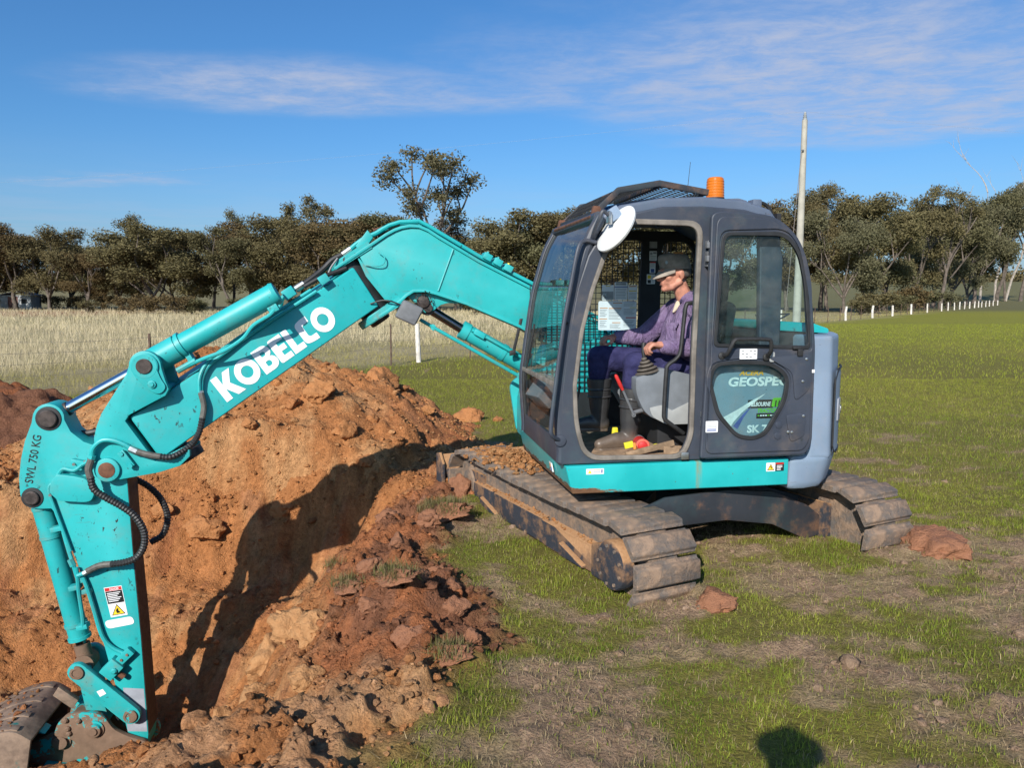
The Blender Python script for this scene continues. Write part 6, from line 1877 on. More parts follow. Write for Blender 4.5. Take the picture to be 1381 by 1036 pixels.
# ------------------------------------------------------------------ the operator (in excavator coordinates, then placed in the world)
EXM = Matrix.Translation((1.10, 5.80, 0)) @ Matrix.Rotation(HOUSE, 4, 'Z')


def capsule(mb, p0, p1, r0, r1, n=14):
    p0, p1 = Vector(p0), Vector(p1)
    d = (p1 - p0); L = max(d.length, 1e-5); d = d / L
    pr = [(-r0 * math.cos(t), max(r0 * math.sin(t), 1e-4)) for t in np.linspace(0.0, math.pi / 2, 5)] + [(L + r1 * math.sin(t), max(r1 * math.cos(t), 1e-4)) for t in np.linspace(0, math.pi / 2, 5)]
    mb.lathe(p0, d, pr, n)


def ball(mb, c, r, sq=(1, 1, 1), rot=None):
    V0, F0 = ico(3)
    Mx = rot or Matrix.Identity(3)
    mb.add([Vector(c) + Mx @ Vector((v[0] * r * sq[0], v[1] * r * sq[1], v[2] * r * sq[2])) for v in V0], [tuple(int(i) for i in f) for f in F0])


def fuse(mb, name, mat, parent, vox=.008, smooth=6):
    """one continuous skin over overlapping forms"""
    me = mb.mesh(name)
    o = bpy.data.objects.new(name, me); COL.objects.link(o)
    r = o.modifiers.new('r', 'REMESH'); r.mode = 'VOXEL'; r.voxel_size = vox
    s_ = o.modifiers.new('s', 'SMOOTH'); s_.factor = .5; s_.iterations = smooth
    dg = bpy.context.evaluated_depsgraph_get()
    m2 = bpy.data.meshes.new_from_object(o.evaluated_get(dg))
    bpy.data.objects.remove(o)
    return link(name, m2, mat, parent, 180)


PER = empty('person', EXM @ Vector((0, .07, 0)), HOUSE)
tag(PER, 'man in purple work shirt, navy trousers, grey cap and rubber boots seated in the cab', 'person')
hipL, hipR = Vector((-.02, .54, 1.235)), Vector((-.02, .36, 1.235))
knL, knR = Vector((.405, .60, 1.275)), Vector((.575, .33, 1.30))
anL, anR = Vector((.445, .61, .80)), Vector((.565, .33, .86))
toL, toR = Vector((.655, .64, .752)), Vector((.735, .32, .835))
shL, shR = Vector((-.035, .655, 1.630)), Vector((-.015, .255, 1.630))
elL, elR = Vector((.005, .72, 1.385)), Vector((.215, .215, 1.435))
wrL, wrR = Vector((.265, .745, 1.395)), Vector((.425, .262, 1.432))
chest, belly, pelvis = Vector((-.03, .455, 1.56)), Vector((.0, .45, 1.37)), Vector((-.03, .45, 1.25))
neck0, neck1 = Vector((.0, .455, 1.68)), Vector((.055, .455, 1.80))
HEAD = Vector((.090, .455, 1.872))


def skin_core(b, f=1.0):
    capsule(b, pelvis + Vector((0, .06, 0)), pelvis - Vector((0, .06, 0)), .11 * f, .11 * f)
    capsule(b, pelvis, belly, .12 * f, .125 * f)


body = MB()
skin_core(body, .9)
capsule(body, belly, chest, .11, .12); capsule(body, chest + Vector((0, .10, .02)), chest - Vector((0, .10, -.02)), .085, .085)
capsule(body, neck0, neck1, .056, .052)
for a, b_, c_ in ((hipL, knL, anL), (hipR, knR, anR)):
    capsule(body, a, b_, .075, .05); capsule(body, b_, c_, .05, .035)
for a, b_, c_ in ((shL, elL, wrL), (shR, elR, wrR)):
    capsule(body, a, b_, .048, .038); capsule(body, b_, c_, .040, .026)
# head in profile, looking forward and a little down
hr = Matrix.Rotation(R(8), 3, 'Y')
def hp(x, y, z): return HEAD + hr @ Vector((x, y, z))
ball(body, hp(-.012, 0, .028), .092, (1.06, .84, .98), hr)
ball(body, hp(.035, 0, -.035), .068, (.92, .90, 1.08), hr)
capsule(body, hp(.045, .035, -.082), hp(.075, 0, -.088), .026, .024); capsule(body, hp(.045, -.035, -.082), hp(.075, 0, -.088), .026, .024)
capsule(body, hp(-.01, .048, -.055), hp(.05, .034, -.085), .026, .022); capsule(body, hp(-.01, -.048, -.055), hp(.05, -.034, -.085), .026, .022)
capsule(body, hp(.088, 0, .018), hp(.116, 0, -.020), .011, .016)
ball(body, hp(.108, .011, -.024), .011); ball(body, hp(.108, -.011, -.024), .011)
capsule(body, hp(.086, .028, .030), hp(.090, -.028, .030), .015, .015)
ball(body, hp(.058, .042, -.018), .026); ball(body, hp(.058, -.042, -.018), .026)
capsule(body, hp(.093, .014, -.052), hp(.093, -.014, -.052), .012, .012)
capsule(body, hp(.089, .012, -.066), hp(.089, -.012, -.066), .012, .012)
ball(body, hp(.086, 0, -.090), .019)
for s_ in (1, -1):
    ball(body, hp(-.022, .079 * s_, -.008), .030, (.62, .30, 1.1), hr)
    ball(body, hp(-.018, .078 * s_, -.032), .014, (.7, .4, 1), hr)
# hands closed over the levers


def hand(b, w, f, side, thumb_in):
    """palm and five curled fingers; w wrist, f forward direction"""
    f = Vector(f).normalized(); dn_ = Vector((0, 0, -1)); dn_ = (dn_ - f * dn_.dot(f)).normalized()
    lt = f.cross(dn_).normalized() * side
    capsule(b, w, w + f * .02, .027, .028)
    for k, o_ in enumerate((-.028, -.009, .010, .028)):
        capsule(b, w + f * .01 + lt * o_ * .7, w + f * .075 + lt * o_ - dn_ * (.004 if k in (1, 2) else 0), .017, .014)
        L1, L2, L3 = ((.040, .026, .020), (.046, .030, .021), (.043, .028, .021), (.034, .022, .018))[k]
        a = w + f * .078 + lt * o_ * 1.06
        b1 = a + (f * .62 + dn_ * .78).normalized() * L1
        c1 = b1 + (f * -.35 + dn_ * .94).normalized() * L2
        d1_ = c1 + (f * -.95 + dn_ * .25).normalized() * L3
        capsule(b, a, b1, .0125, .0108, 10); capsule(b, b1, c1, .0106, .0095, 10); capsule(b, c1, d1_, .0095, .0082, 10)
    a = w + f * .028 + lt * (.030 * thumb_in) + dn_ * .012
    b1 = a + (f * .66 + lt * (.45 * thumb_in) + dn_ * .55).normalized() * .040
    c1 = b1 + (f * .82 + dn_ * .35 - lt * (.30 * thumb_in)).normalized() * .032
    capsule(b, a, b1, .016, .0125, 10); capsule(b, b1, c1, .0125, .010, 10)


hand(body, wrL + Vector((.012, 0, .01)), (1, .06, .12), 1, -1)
hand(body, wrR + Vector((.012, 0, .004)), (1, .08, -.05), 1, 1)
fuse(body, 'body', 'skin', PER, .0055, 4)
# shirt
sh = MB()
capsule(sh, pelvis + Vector((.01, .08, .04)), pelvis + Vector((.01, -.08, .04)), .118, .118)
capsule(sh, belly + Vector((.035, .05, -.02)), belly + Vector((.035, -.05, -.02)), .152, .152)
capsule(sh, belly + Vector((.01, .06, .08)), chest + Vector((.01, .07, .0)), .140, .128); capsule(sh, belly + Vector((.01, -.06, .08)), chest + Vector((.01, -.07, .0)), .140, .128)
capsule(sh, shL + Vector((.02, -.05, -.01)), shR + Vector((.02, .05, -.01)), .078, .078)
capsule(sh, chest + Vector((.01, .10, .08)), neck0 + Vector((-.005, .02, .015)), .058, .066); capsule(sh, chest + Vector((.01, -.10, .08)), neck0 + Vector((-.005, -.02, .015)), .058, .066)
for a, b_, c_ in ((shL, elL, wrL), (shR, elR, wrR)):
    capsule(sh, a, a.lerp(b_, .5), .086, .080); capsule(sh, a.lerp(b_, .5), b_, .080, .072)
    m1 = b_.lerp(c_, .45)
    capsule(sh, b_, m1, .070, .062); capsule(sh, m1, b_.lerp(c_, .90), .060, .050)
    capsule(sh, b_.lerp(c_, .84), b_.lerp(c_, .97), .0485, .0455)
    for k in range(4):      # gathered cloth inside the elbow
        q = b_ + Vector((.03 * k - .03, .02 * (1 if a is shL else -1), .035 - .008 * k)); capsule(sh, q + Vector((0, .03, .012)), q + Vector((0, -.03, -.01)), .030, .028)
shirt = fuse(sh, 'shirt', 'shirt_cloth', PER, .007, 5)
cb = MB()
capsule(cb, neck0 + Vector((-.035, .062, .055)), neck0 + Vector((.055, .045, .005)), .018, .014); capsule(cb, neck0 + Vector((-.035, -.062, .055)), neck0 + Vector((.055, -.045, .005)), .018, .014)
capsule(cb, neck0 + Vector((-.05, .05, .062)), neck0 + Vector((-.05, -.05, .062)), .018, .018)
fuse(cb, 'collar', 'collar_cloth', PER, .006, 4)
us = MB(); capsule(us, (.052, .455, 1.668), (.092, .455, 1.615), .028, .008); fuse(us, 'undershirt', 'cream_cloth', PER, .006, 3)
pk = MB()
pk.obox((.136, .545, 1.520), (.010, .022, .002), (-.020, .045, 0), (-.012, 0, .024)); pk.build('pocket_flap', 'shirt_cloth', PER, bevel=.006)
pk = MB(); pk.obox((.144, .548, 1.455), (.006, .020, .001), (-.020, .042, 0), (.004, 0, .055)); pk.build('pocket', 'shirt_cloth', PER, bevel=.006)
# trousers
tr_ = MB()
capsule(tr_, pelvis + Vector((-.01, .075, -.01)), pelvis + Vector((-.01, -.075, -.01)), .122, .122)
for a, b_, c_ in ((hipL, knL, anL), (hipR, knR, anR)):
    capsule(tr_, a, a.lerp(b_, .5), .108, .100); capsule(tr_, a.lerp(b_, .5), b_, .100, .086); capsule(tr_, b_, b_.lerp(c_, .26), .080, .078)
    for k in range(3):
        q = b_ + Vector((-.05 - .03 * k, 0, -.045 + .012 * k)); capsule(tr_, q + Vector((0, .05, 0)), q + Vector((0, -.05, .01)), .030, .030)
fuse(tr_, 'trousers', 'trouser_cloth', PER, .008, 5)
for a, b_, c_, t in ((hipL, knL, anL, toL), (hipR, knR, anR, toR)):
    bo = MB()
    k0 = b_.lerp(c_, .52)
    k0 = b_.lerp(c_, .50)
    capsule(bo, k0, k0.lerp(c_, .6), .082, .068); capsule(bo, k0.lerp(c_, .6), c_ - Vector((0, 0, .01)), .066, .052)
    capsule(bo, c_ - Vector((.02, 0, .02)), c_.lerp(t, .5), .052, .046); capsule(bo, c_.lerp(t, .4), t, .046, .036)
    capsule(bo, c_ + Vector((-.03, 0, -.045)), t - Vector((.0, 0, .010)), .034, .034)
    bt = fuse(bo, 'boot', 'boot_rubber', PER, .007, 4)
    ring = MB()
    for z in (-.065, .0, .05): ring.lathe(k0 + (c_ - k0).normalized() * z, (c_ - k0), [(-.008, .079), (0, .0855), (.008, .079)] if z >= 0 else [(-.012, .074), (-.008, .086), (.012, .086), (.05, .082)], 24)
    ring.build('boot_rib', 'boot_rubber', bt)
    so = MB().prism(rounded([(c_.x - .055, c_.y - .035), (c_.x - .055, c_.y + .035), (c_.x + .07, c_.y + .036), (t.x, t.y + .042), (t.x + .04, t.y), (t.x, t.y - .042), (c_.x + .07, c_.y - .032)], .02), t.z - .048, t.z - .024, axis='z')
    so.build('sole', 'boot_rubber', bt, bevel=.005)
# cap with peak, badge; hair at the nape
cp = MB()
for k in range(9):
    pass
ring_ = []
prof = [(-.022, 1.00), (.0, 1.02), (.025, 1.03), (.050, 1.02), (.066, .97), (.076, .86), (.082, .60), (.084, .30), (.085, .0)]
V, F = [], []
nseg = 32
for d, k in prof:
    for j in range(nseg):
        an = 2 * math.pi * j / nseg
        V.append(hp(-.012 + .105 * k * math.cos(an) + .012 * d / .085, .086 * k * math.sin(an), .052 + d + .010 * math.cos(an)))
for i in range(len(prof) - 1):
    for j in range(nseg):
        F.append((i * nseg + j, i * nseg + (j + 1) % nseg, (i + 1) * nseg + (j + 1) % nseg, (i + 1) * nseg + j))
cap = MB().add(V, F).build('cap', 'cap_cloth', PER, angle=60)
V, F = [], []
n_ = 14
for i in range(n_ + 1):
    an = R(-72 + 144 * i / n_)
    for j, q in enumerate((0, .5, 1.0)):
        r_ = 1.0 + .62 * q * max(0, math.cos(an)) ** .7
        for th2 in (0, -.006):
            V.append(hp(-.012 + .104 * r_ * math.cos(an), .086 * (1 + .12 * q) * math.sin(an), .040 + th2 - .038 * q * max(0, math.cos(an)) - .012 * q))
for i in range(n_):
    for j in range(2):
        a = i * 6 + j * 2
        F.append((a, a + 2, a + 8, a + 6)); F.append((a + 1, a + 7, a + 9, a + 3))
    a = i * 6 + 4
    F.append((a, a + 1, a + 7, a + 6))
MB().add(V, F).build('cap_peak', 'cap_cloth', cap, angle=60)
MB().lathe(hp(.070, .062, .085), hr @ Vector((.75, .66, .1)), [(0, .011), (.003, .010)], 14).build('cap_badge', 'zinc', cap)
MB().tube([hp(-.012 + .1065 * math.cos(t), .0875 * math.sin(t), .045 + .010 * math.cos(t)) for t in np.linspace(0, 2 * math.pi, 33)], .0035, 6, caps=False).build('cap_seam', 'cap_cloth', cap)
hb = MB(); ball(hb, hp(-.028, 0, .012), .090, (.98, .88, .85), hr); hb2 = hb.mesh('hair')
bm = bmesh.new(); bm.from_mesh(hb2)
hi_ = hr.inverted()
bmesh.ops.delete(bm, geom=[v for v in bm.verts if (hi_ @ (v.co - HEAD)).x > -.002 or (hi_ @ (v.co - HEAD)).z < -.038], context='VERTS')
bm.to_mesh(hb2); bm.free(); link('hair', hb2, 'grey_hair', PER, 180)
for s_ in (1, -1):
    e = MB(); ball(e, hp(.079, .033 * s_, .012), .011, (.6, 1, .55), hr); e.build('eye', 'eye_dark', PER, angle=180)
MB().tube([hp(.1035, .018, -.061), hp(.1055, 0, -.0585), hp(.1035, -.018, -.061)], .0028, 6).build('mouth', 'lip_skin', PER)

# ------------------------------------------------------------------ loose things on the cab floor
FE = empty('fire_extinguisher', EXM @ Vector((.385, .775, .716)), HOUSE - R(92))
FE.scale = (.82, .82, .82)
tag(FE, 'small red fire extinguisher lying on the cab floor beside the boot', 'extinguisher')
MB().lathe((.12, 0, .056), (-1, .12, 0), [(0, .02), (.012, .042), (.03, .052), (.20, .052)], 24).build('cylinder', 'red_paint', FE)
MB().lathe((-.075, .023, .056), (-1, .12, 0), [(0, .054), (.03, .056), (.036, .050), (.036, .036)], 24).build('base_ring', 'coral_plastic', FE)
MB().lathe((-.10, .027, .056), (-1, .12, 0), [(0, .044), (.018, .036), (.024, .015)], 24).build('base', 'red_paint', FE)
MB().lathe((.10, 0.002, .056), (-1, .12, 0), [(0, .0535), (.05, .0535)], 24).build('label', 'lamp_grey', FE)
SL = empty('spirit_level', EXM @ Vector((.40, .90, .717)), HOUSE)
tag(SL, 'muddy yellow ended tool bar leaning over the cab floor', 'tool')
bar = MB().obox((-.02, .01, .035), (.16, .0, -.035), (0, .010, 0), (.004, 0, .018)).build('bar', 'floor_mat', SL, bevel=.003)
MB().obox((.122, .01, .066), (.028, 0, -.006), (0, .0112, 0), (.004, 0, .019)).build('end_cap', 'yellow_plastic', SL, bevel=.003)
MB().obox((.085, .0101, .058), (.010, 0, -.002), (0, .0118, 0), (.005, 0, .021)).build('band', 'orange_print', SL, bevel=.003)
CH = tag(MB().box(-.10, .0, -.03, -.024, 0, .05).box(-.10, .0, .024, .03, 0, .05).box(-.10, .0, -.0239, .0239, 0, .006).build('channel_offcut', 'floor_mat', None, bevel=.002), 'short muddy steel channel offcut on the cab floor sill', 'offcut')
CH.matrix_world = EXM @ Matrix.Translation((.275, .90, .717)) @ Matrix.Rotation(R(-35), 4, 'Z')
BL = MB(); ball(BL, (0, 0, .018), .024, (1.2, .9, .7)); BL = tag(BL.build('glove', 'yellow_plastic', None, angle=180), 'bright yellow plastic scrap on the muddy cab floor', 'scrap')
BL.matrix_world = EXM @ Matrix.Translation((.325, .885, .745))
BL.name = 'plastic_scrap'
YT = MB().obox((0, 0, .06), (.004, .02, 0), (0, .0, .0) if False else (.002, -.0, .0), (.01, 0, .05)) if False else MB().hexa([(-.03, -.015, 0), (.03, -.015, 0), (.03, .015, 0), (-.03, .015, 0), (-.02, -.012, .115), (.02, -.012, .115), (.02, .012, .115), (-.02, .012, .115)])
YT = tag(YT.build('bottle', 'yellow_plastic', None, bevel=.008), 'yellow-green bottle standing between the boots on the cab floor', 'bottle')
YT.matrix_world = EXM @ Matrix.Translation((.475, .47, .717)) @ Matrix.Scale(.9, 4)

# ------------------------------------------------------------------ power pole
PX, PY = 12.90, 35.0
PP = empty('power_pole', (PX, PY, 0))
tag(PP, 'tall tapered concrete power pole standing in the paddock behind the cab', 'power pole')
MB().tube([(0, 0, -.2), (.0, 0, 5), (.0, 0, 9.45)], [.185, .150, .118], 18).build('pole', 'pole_concrete', PP)
MB().lathe((.0, 0, 9.45), (0, 0, 1), [(0, .09), (.06, .10), (.08, .06), (.14, .09), (.16, .05), (.22, .075), (.24, .045), (.30, .06), (.36, .02)], 14).build('insulator', 'console_light', PP)
MB().tube([(-.10, -.12, 8.1), (-.16, -.10, 7.6), (-.28, -.1, 5.6), (-.62, -.1, -.1)], .012, 6).build('stay_wire', 'fence_wire', PP)
MB().cyl((-.06, -.2, 8.12), (-.16, -.2, 8.12), .03).build('stay_clamp', 'lamp_grey', PP)
for nm, e in (('power_line', Vector((120, 55, 12.5))), ('power_line', Vector((-95, 62, 9.6)))):
    a = Vector((PX, PY, 9.82)); P = []
    for i in range(41):
        t = i / 40; q = a.lerp(e, t); q.z -= 3.0 * 4 * t * (1 - t) * (.7 if e.x > 0 else .5); P.append(q)
    o = MB().tube(P, .0028, 5).build(nm, 'console_light', None)
    tag(o, 'thin power line running off beyond the tall right-hand trees' if e.x > 0 else 'thin power line passing over the long tree belt', 'power line')

# ------------------------------------------------------------------ fence
FE2 = empty('wire_fence', (FA[0], FA[1], 0))
tag(FE2, 'post and wire paddock fence with pale wooden posts and rusty steel pickets', 'fence')
def fpt(s): return Vector((FD[0] * s, FD[1] * s, float(ground_z(np.array([FA[0] + FD[0] * s]), np.array([FA[1] + FD[1] * s]), False)[0][0])))
wood = [-12.5, 0.0, 44, 52.5, 60.3, 69.2, 78.5, 88.4, 93.5, 99, 104, 109, 114.5, 120.5, 125.5, 130, 136, 141.6, 148, 156]
wood += [14.5, 29.5]
for i, s in enumerate(wood):
    p = fpt(s); h = random.uniform(.92, 1.05); r = random.uniform(.07, .095) if s > 20 else .065
    MB().tube([p + Vector((0, 0, -.1)), p + Vector((random.uniform(-.03, .03), 0, h * .6)), p + Vector((random.uniform(-.04, .04), 0, h))], [r, r * .97, r * .92], 9).build('fence_post', 'post_wood', FE2, bevel=0)
for s in list(np.arange(-16.5, 158, 3.1)):
    if min(abs(s - q) for q in wood) < 1.0: continue
    p = fpt(s); MB().box(p.x - .018, p.x + .018, p.y - .018, p.y + .018, p.z - .1, p.z + 1.05).build('steel_picket', 'picket_steel', FE2)
for z in (.22, .42, .62, .80, .98):
    P = [fpt(s) + Vector((0, 0, z + .012 * math.sin(s * 2.0 + z * 9))) for s in np.arange(-18, 160, 1.6)]
    MB().tube(P, .003, 4).build('wire', 'fence_wire', FE2)

# ------------------------------------------------------------------ trees


def leaf_cloud(cl, per, size, seed):
    g = np.random.default_rng(seed)
    C = np.array([c[:3] for c in cl]); Rr = np.array([c[3] for c in cl])
    cnt = np.maximum((per * (Rr / 1.2) ** 2).astype(int), 20)
    idx = np.repeat(np.arange(len(C)), cnt)
    n = len(idx)
    d = g.normal(size=(n, 3)); d /= np.linalg.norm(d, axis=1)[:, None]
    rad = g.random(n) ** (1 / 3.2)
    # break every lump into smaller sprays
    spray = g.normal(size=(len(C) * 14, 3)); spray /= np.linalg.norm(spray, axis=1)[:, None]
    sidx = idx * 14 + g.integers(0, 14, n)
    d = d * .62 + spray[sidx] * .62
    P = C[idx] + d * (rad * Rr[idx])[:, None] * np.array([1.0, 1.0, .72])
    s_ = size * g.uniform(.6, 1.5, n)
    a = g.normal(size=(n, 3)); a[:, 2] = a[:, 2] * .6 - .4; a /= np.linalg.norm(a, axis=1)[:, None]
    b = np.cross(a, g.normal(size=(n, 3))); b /= np.linalg.norm(b, axis=1)[:, None]
    A = a * s_[:, None]; B = b * (s_ * .45)[:, None]
    V = np.stack([P - A, P + B, P + A, P - B], 1).reshape(-1, 3)
    return fast_mesh('crown', V, np.arange(n * 4).reshape(-1, 4))


def make_tree(seed, H, spread, fork, nl, per, size=.17, lump=1.5, low=.28, width=.33, nlow=9):
    """limbs that fork twice; a leafy lump on each end, and more lumps low down where the crown is full"""
    g = random.Random(seed)
    tb = MB(); cl = []

    def limb(p, d, L, r, depth):
        P = [p]; q = p.copy(); dd = d.copy(); k = 4
        for i in range(k):
            dd = (dd + Vector((g.uniform(-.2, .2), g.uniform(-.2, .2), g.uniform(-.04, .14)))).normalized()
            q = q + dd * (L / k); P.append(q.copy())
        tb.tube(P, [r * (1 - .13 * i) for i in range(k + 1)], 6 if depth else 8, caps=False)
        if depth >= 2:
            cl.append((q.x, q.y, q.z, g.uniform(.75, 1.25) * lump))
            return
        m = nl if depth == 0 else g.choice((2, 3))
        for j in range(m):
            an = 2 * math.pi * (j + g.uniform(-.3, .3)) / m
            out = g.uniform(.45, 1.0) * spread
            nd = (dd * .8 + Vector((math.cos(an) * out, math.sin(an) * out, g.uniform(.1, .8)))).normalized()
            st_ = P[-1] if depth else P[g.choice((2, 3, 4))]
            limb(st_, nd, L * g.uniform(.5, .8) if depth else (H - H * fork) * g.uniform(.42, .62), r * .55, depth + 1)

    limb(Vector((0, 0, -.2)), Vector((g.uniform(-.12, .12), g.uniform(-.12, .12), 1)).normalized(), H * fork, .018 * H + .05, 0)
    zmax = max(c[2] + c[3] * .55 for c in cl)
    k = H / zmax
    cl = [(a, b, c * k, r) for a, b, c, r in cl]
    for j in range(nlow):
        an = g.uniform(0, 6.28); rr = H * width * g.uniform(.35, 1.0)
        cl.append((math.cos(an) * rr, math.sin(an) * rr, H * g.uniform(low, .72), g.uniform(.8, 1.25) * lump))
    cr = leaf_cloud(cl, per, size, seed)
    tm = tb.mesh('trunk'); tm.transform(Matrix.Diagonal((1, 1, k, 1)))
    tm.polygons.foreach_set('use_smooth', [True] * len(tm.polygons))
    return tm, cr


TV = [make_tree(1, 11, .75, .26, 5, 800, .115, 1.45), make_tree(2, 11, .85, .22, 5, 800, .115, 1.5, .26), make_tree(3, 12, .6, .32, 4, 800, .115, 1.4, .34, .26),
      make_tree(4, 10, .9, .20, 5, 800, .115, 1.5, .24, .36), make_tree(5, 11, .70, .28, 5, 800, .115, 1.35, .30),
      make_tree(6, 12, .55, .34, 4, 620, .115, 1.15, .40, .22, 6), make_tree(7, 10, 1.0, .24, 6, 760, .115, 1.25, .22, .40, 12)]
TO = [make_tree(11, 12, .95, .40, 5, 520, .115, .95, .55, .24, 5), make_tree(12, 13, .55, .46, 4, 560, .115, 1.1, .6, .16, 3)]
BUSH = [make_tree(21, 2.6, 1.0, .10, 5, 420, .10, .62, .15, .5, 12), make_tree(22, 2.4, 1.1, .10, 5, 420, .10, .60, .15, .55, 12)]
for tm, cr in TV + BUSH:
    tm.materials.append(M['bark']); cr.materials.append(M['gum_leaf'])
for tm, cr in TO:
    tm.materials.append(M['bark']); cr.materials.append(M['gum_leaf_green'])


def plant(name, var, px, Y, h, href, label, group, w=1.0, rz=None, cat='tree'):
    """px: sideways position as a slope (X / Y)"""
    x = px * Y
    z = float(ground_z(np.array([x]), np.array([Y]), False)[0][0])
    root = empty(name, (x, Y, z), random.uniform(0, 6.28) if rz is None else rz)
    k = h / href
    root.scale = (k * w, k * w, k)
    tag(root, label, cat, group)
    tone = random.choice(('gum_leaf', 'gum_leaf', 'gum_leaf_green', 'gum_leaf_red') if group and 'belt' in group else ('gum_leaf', 'gum_leaf', 'gum_leaf_grey', 'gum_leaf_red', 'gum_leaf_green'))
    if cat == 'tree' and group:
        root['label'] = {'gum_leaf': 'dull olive ', 'gum_leaf_grey': 'grey-green ', 'gum_leaf_red': 'reddish brown ', 'gum_leaf_green': 'greener '}[tone] + label
    for nm, me in (('trunk', var[0]), ('crown', var[1])):
        o = bpy.data.objects.new(nm, me); COL.objects.link(o); o.parent = root
        if nm == 'crown':
            o.material_slots[0].link = 'OBJECT'; o.material_slots[0].material = M[tone]
    return root


def sl(px): return (px - 690.5) / 1038.0


def beyond(px, Y, gap=6):
    """push a plant back until it stands behind the fence"""
    while fence_side(np.array(sl(px) * Y), np.array(Y)) < gap and Y < 180: Y += 1.0
    return float(Y)


HR = {id(v): h for v, h in zip(TV + TO + BUSH, (11, 11, 12, 10, 11, 12, 10, 12, 13, 2.6, 2.4))}
left = [(-260, 94, 306), (-200, 98, 312), (-150, 92, 304), (-95, 96, 310), (-60, 100, 306), (-30, 96, 312), (25, 98, 304), (70, 95, 312), (120, 93, 335), (165, 96, 340), (215, 90, 306), (262, 95, 312), (315, 88, 308), (345, 96, 300), (372, 94, 300), (405, 92, 306), (440, 86, 300), (470, 90, 296), (505, 88, 292), (540, 92, 292), (572, 94, 296),
        (615, 96, 318), (650, 92, 328), (690, 84, 318), (720, 82, 288), (752, 84, 290), (790, 82, 285), (830, 84, 292), (880, 86, 290), (930, 86, 292), (975, 88, 290)]
for i, (px, Y, top) in enumerate(left):
    v = TV[(i * 3 + 1) % 7]
    h = CAM_H + (400 - top) / 1038 * Y
    plant('gum_tree', v, sl(px), Y, h, HR[id(v)], 'dense gum tree in the long tree belt beyond the dry grass', 'gum trees in the long tree belt', random.uniform(1.15, 1.45))
for i, (px, Y, top) in enumerate([(0, 112, 318), (48, 115, 325), (95, 112, 322), (140, 118, 345), (190, 112, 330), (240, 115, 322), (290, 112, 318), (340, 116, 315), (390, 112, 318), (450, 110, 312), (490, 112, 315), (530, 112, 310), (590, 112, 325), (635, 112, 335), (670, 110, 335)]):
    v = TV[(i * 2) % 7]
    plant('gum_tree', v, sl(px), Y, CAM_H + (400 - top) / 1038 * Y, HR[id(v)], 'gum tree in the back row of the long tree belt', 'gum trees in the back row of the belt', random.uniform(1.25, 1.55))
plant('tall_gum_tree', TO[0], sl(590), 84, CAM_H + (400 - 204) / 1038 * 84, 12, 'tall open-crowned gum tree standing well above the tree belt', None, 1.05, 2.1)
plant('tall_gum_tree', TO[1], sl(180), 100, CAM_H + (400 - 291) / 1038 * 100, 13, 'open-crowned gum tree rising pale above the belt near the stick', None, 1.1, 1.0)
plant('tall_gum_tree', TO[0], sl(415), 98, CAM_H + (400 - 268) / 1038 * 98, 12, 'sparse reddish gum tree rising over the belt above the ram', None, .95, 4.0)
plant('tall_gum_tree', TO[1], sl(318), 102, CAM_H + (400 - 284) / 1038 * 102, 13, 'slim gum tree with a round tuft above the belt', None, .75, 3.0)
right = [(1105, 92, 256, 2), (1135, 80, 290, 1), (1160, 88, 265, 3), (1190, 78, 280, 0), (1225, 80, 275, 4), (1255, 82, 278, 3), (1280, 78, 285, 1), (1310, 84, 270, 0), (1300, 74, 300, 3), (1340, 92, 262, 2), (1060, 96, 275, 4), (1030, 98, 285, 1)]
names = ['tall', 'spreading', 'reddish', 'broad', 'low', 'round', 'bushy', 'leaning', 'dense', 'slender', 'small', 'thick']
for i, (px, Y, top, k) in enumerate(right):
    v = TV[k]; Y = beyond(px, Y)
    plant('gum_tree', v, sl(px), Y, CAM_H + (400 - top) / 1038 * Y, HR[id(v)], 'gum tree in the clump beside the power pole', 'gum trees in the clump by the pole', random.uniform(.85, 1.05))
plant('tall_gum_tree', TO[0], sl(1265), 106, CAM_H + (400 - 250) / 1038 * 106, 12, 'red-topped gum tree standing above the clump by the pole', None, .8, .6)
plant('tall_gum_tree', TO[1], sl(1112), 88, CAM_H + (400 - 252) / 1038 * 88, 13, 'tall gum tree with a round crown just behind the power pole', None, .7, 5.0)
for px, Y, top, rz in ((1372, 72, 250, .3), (1352, 80, 285, 2.2)):
    Y = beyond(px, Y, 9)
    plant('sparse_gum_tree', TO[0], sl(px), Y, CAM_H + (400 - top) / 1038 * Y, 12, 'thin-crowned gum tree with pale multiple trunks by the dead tree', 'thin gum trees at the clump end', .75, rz)
for i, (px, Y, top) in enumerate([(175, 78, 398), (200, 76, 396), (240, 74, 396), (262, 75, 400), (120, 80, 404), (330, 80, 400), (640, 74, 402), (655, 76, 400), (1160, 70, 402), (1225, 74, 385), (1245, 72, 390), (1275, 73, 392), (1180, 78, 392), (1205, 79, 395)]):
    v = BUSH[i % 2]; Y = beyond(px, Y, 3)
    plant('bush', v, sl(px), Y, CAM_H + (400 - top) / 1038 * Y, HR[id(v)], 'low grey-green bush at the foot of the gum trees', 'bushes under the gum trees', 1.3, cat='bush')
for i in range(17):
    v = BUSH[i % 2]
    px = -20 + i * 43 + random.uniform(-8, 8); Y = random.uniform(98, 108)
    plant('bush', v, sl(px), Y, random.uniform(1.0, 2.2), HR[id(v)], 'shaded undergrowth bush between the trunks of the long tree belt', 'undergrowth in the long tree belt', 1.35, cat='bush')
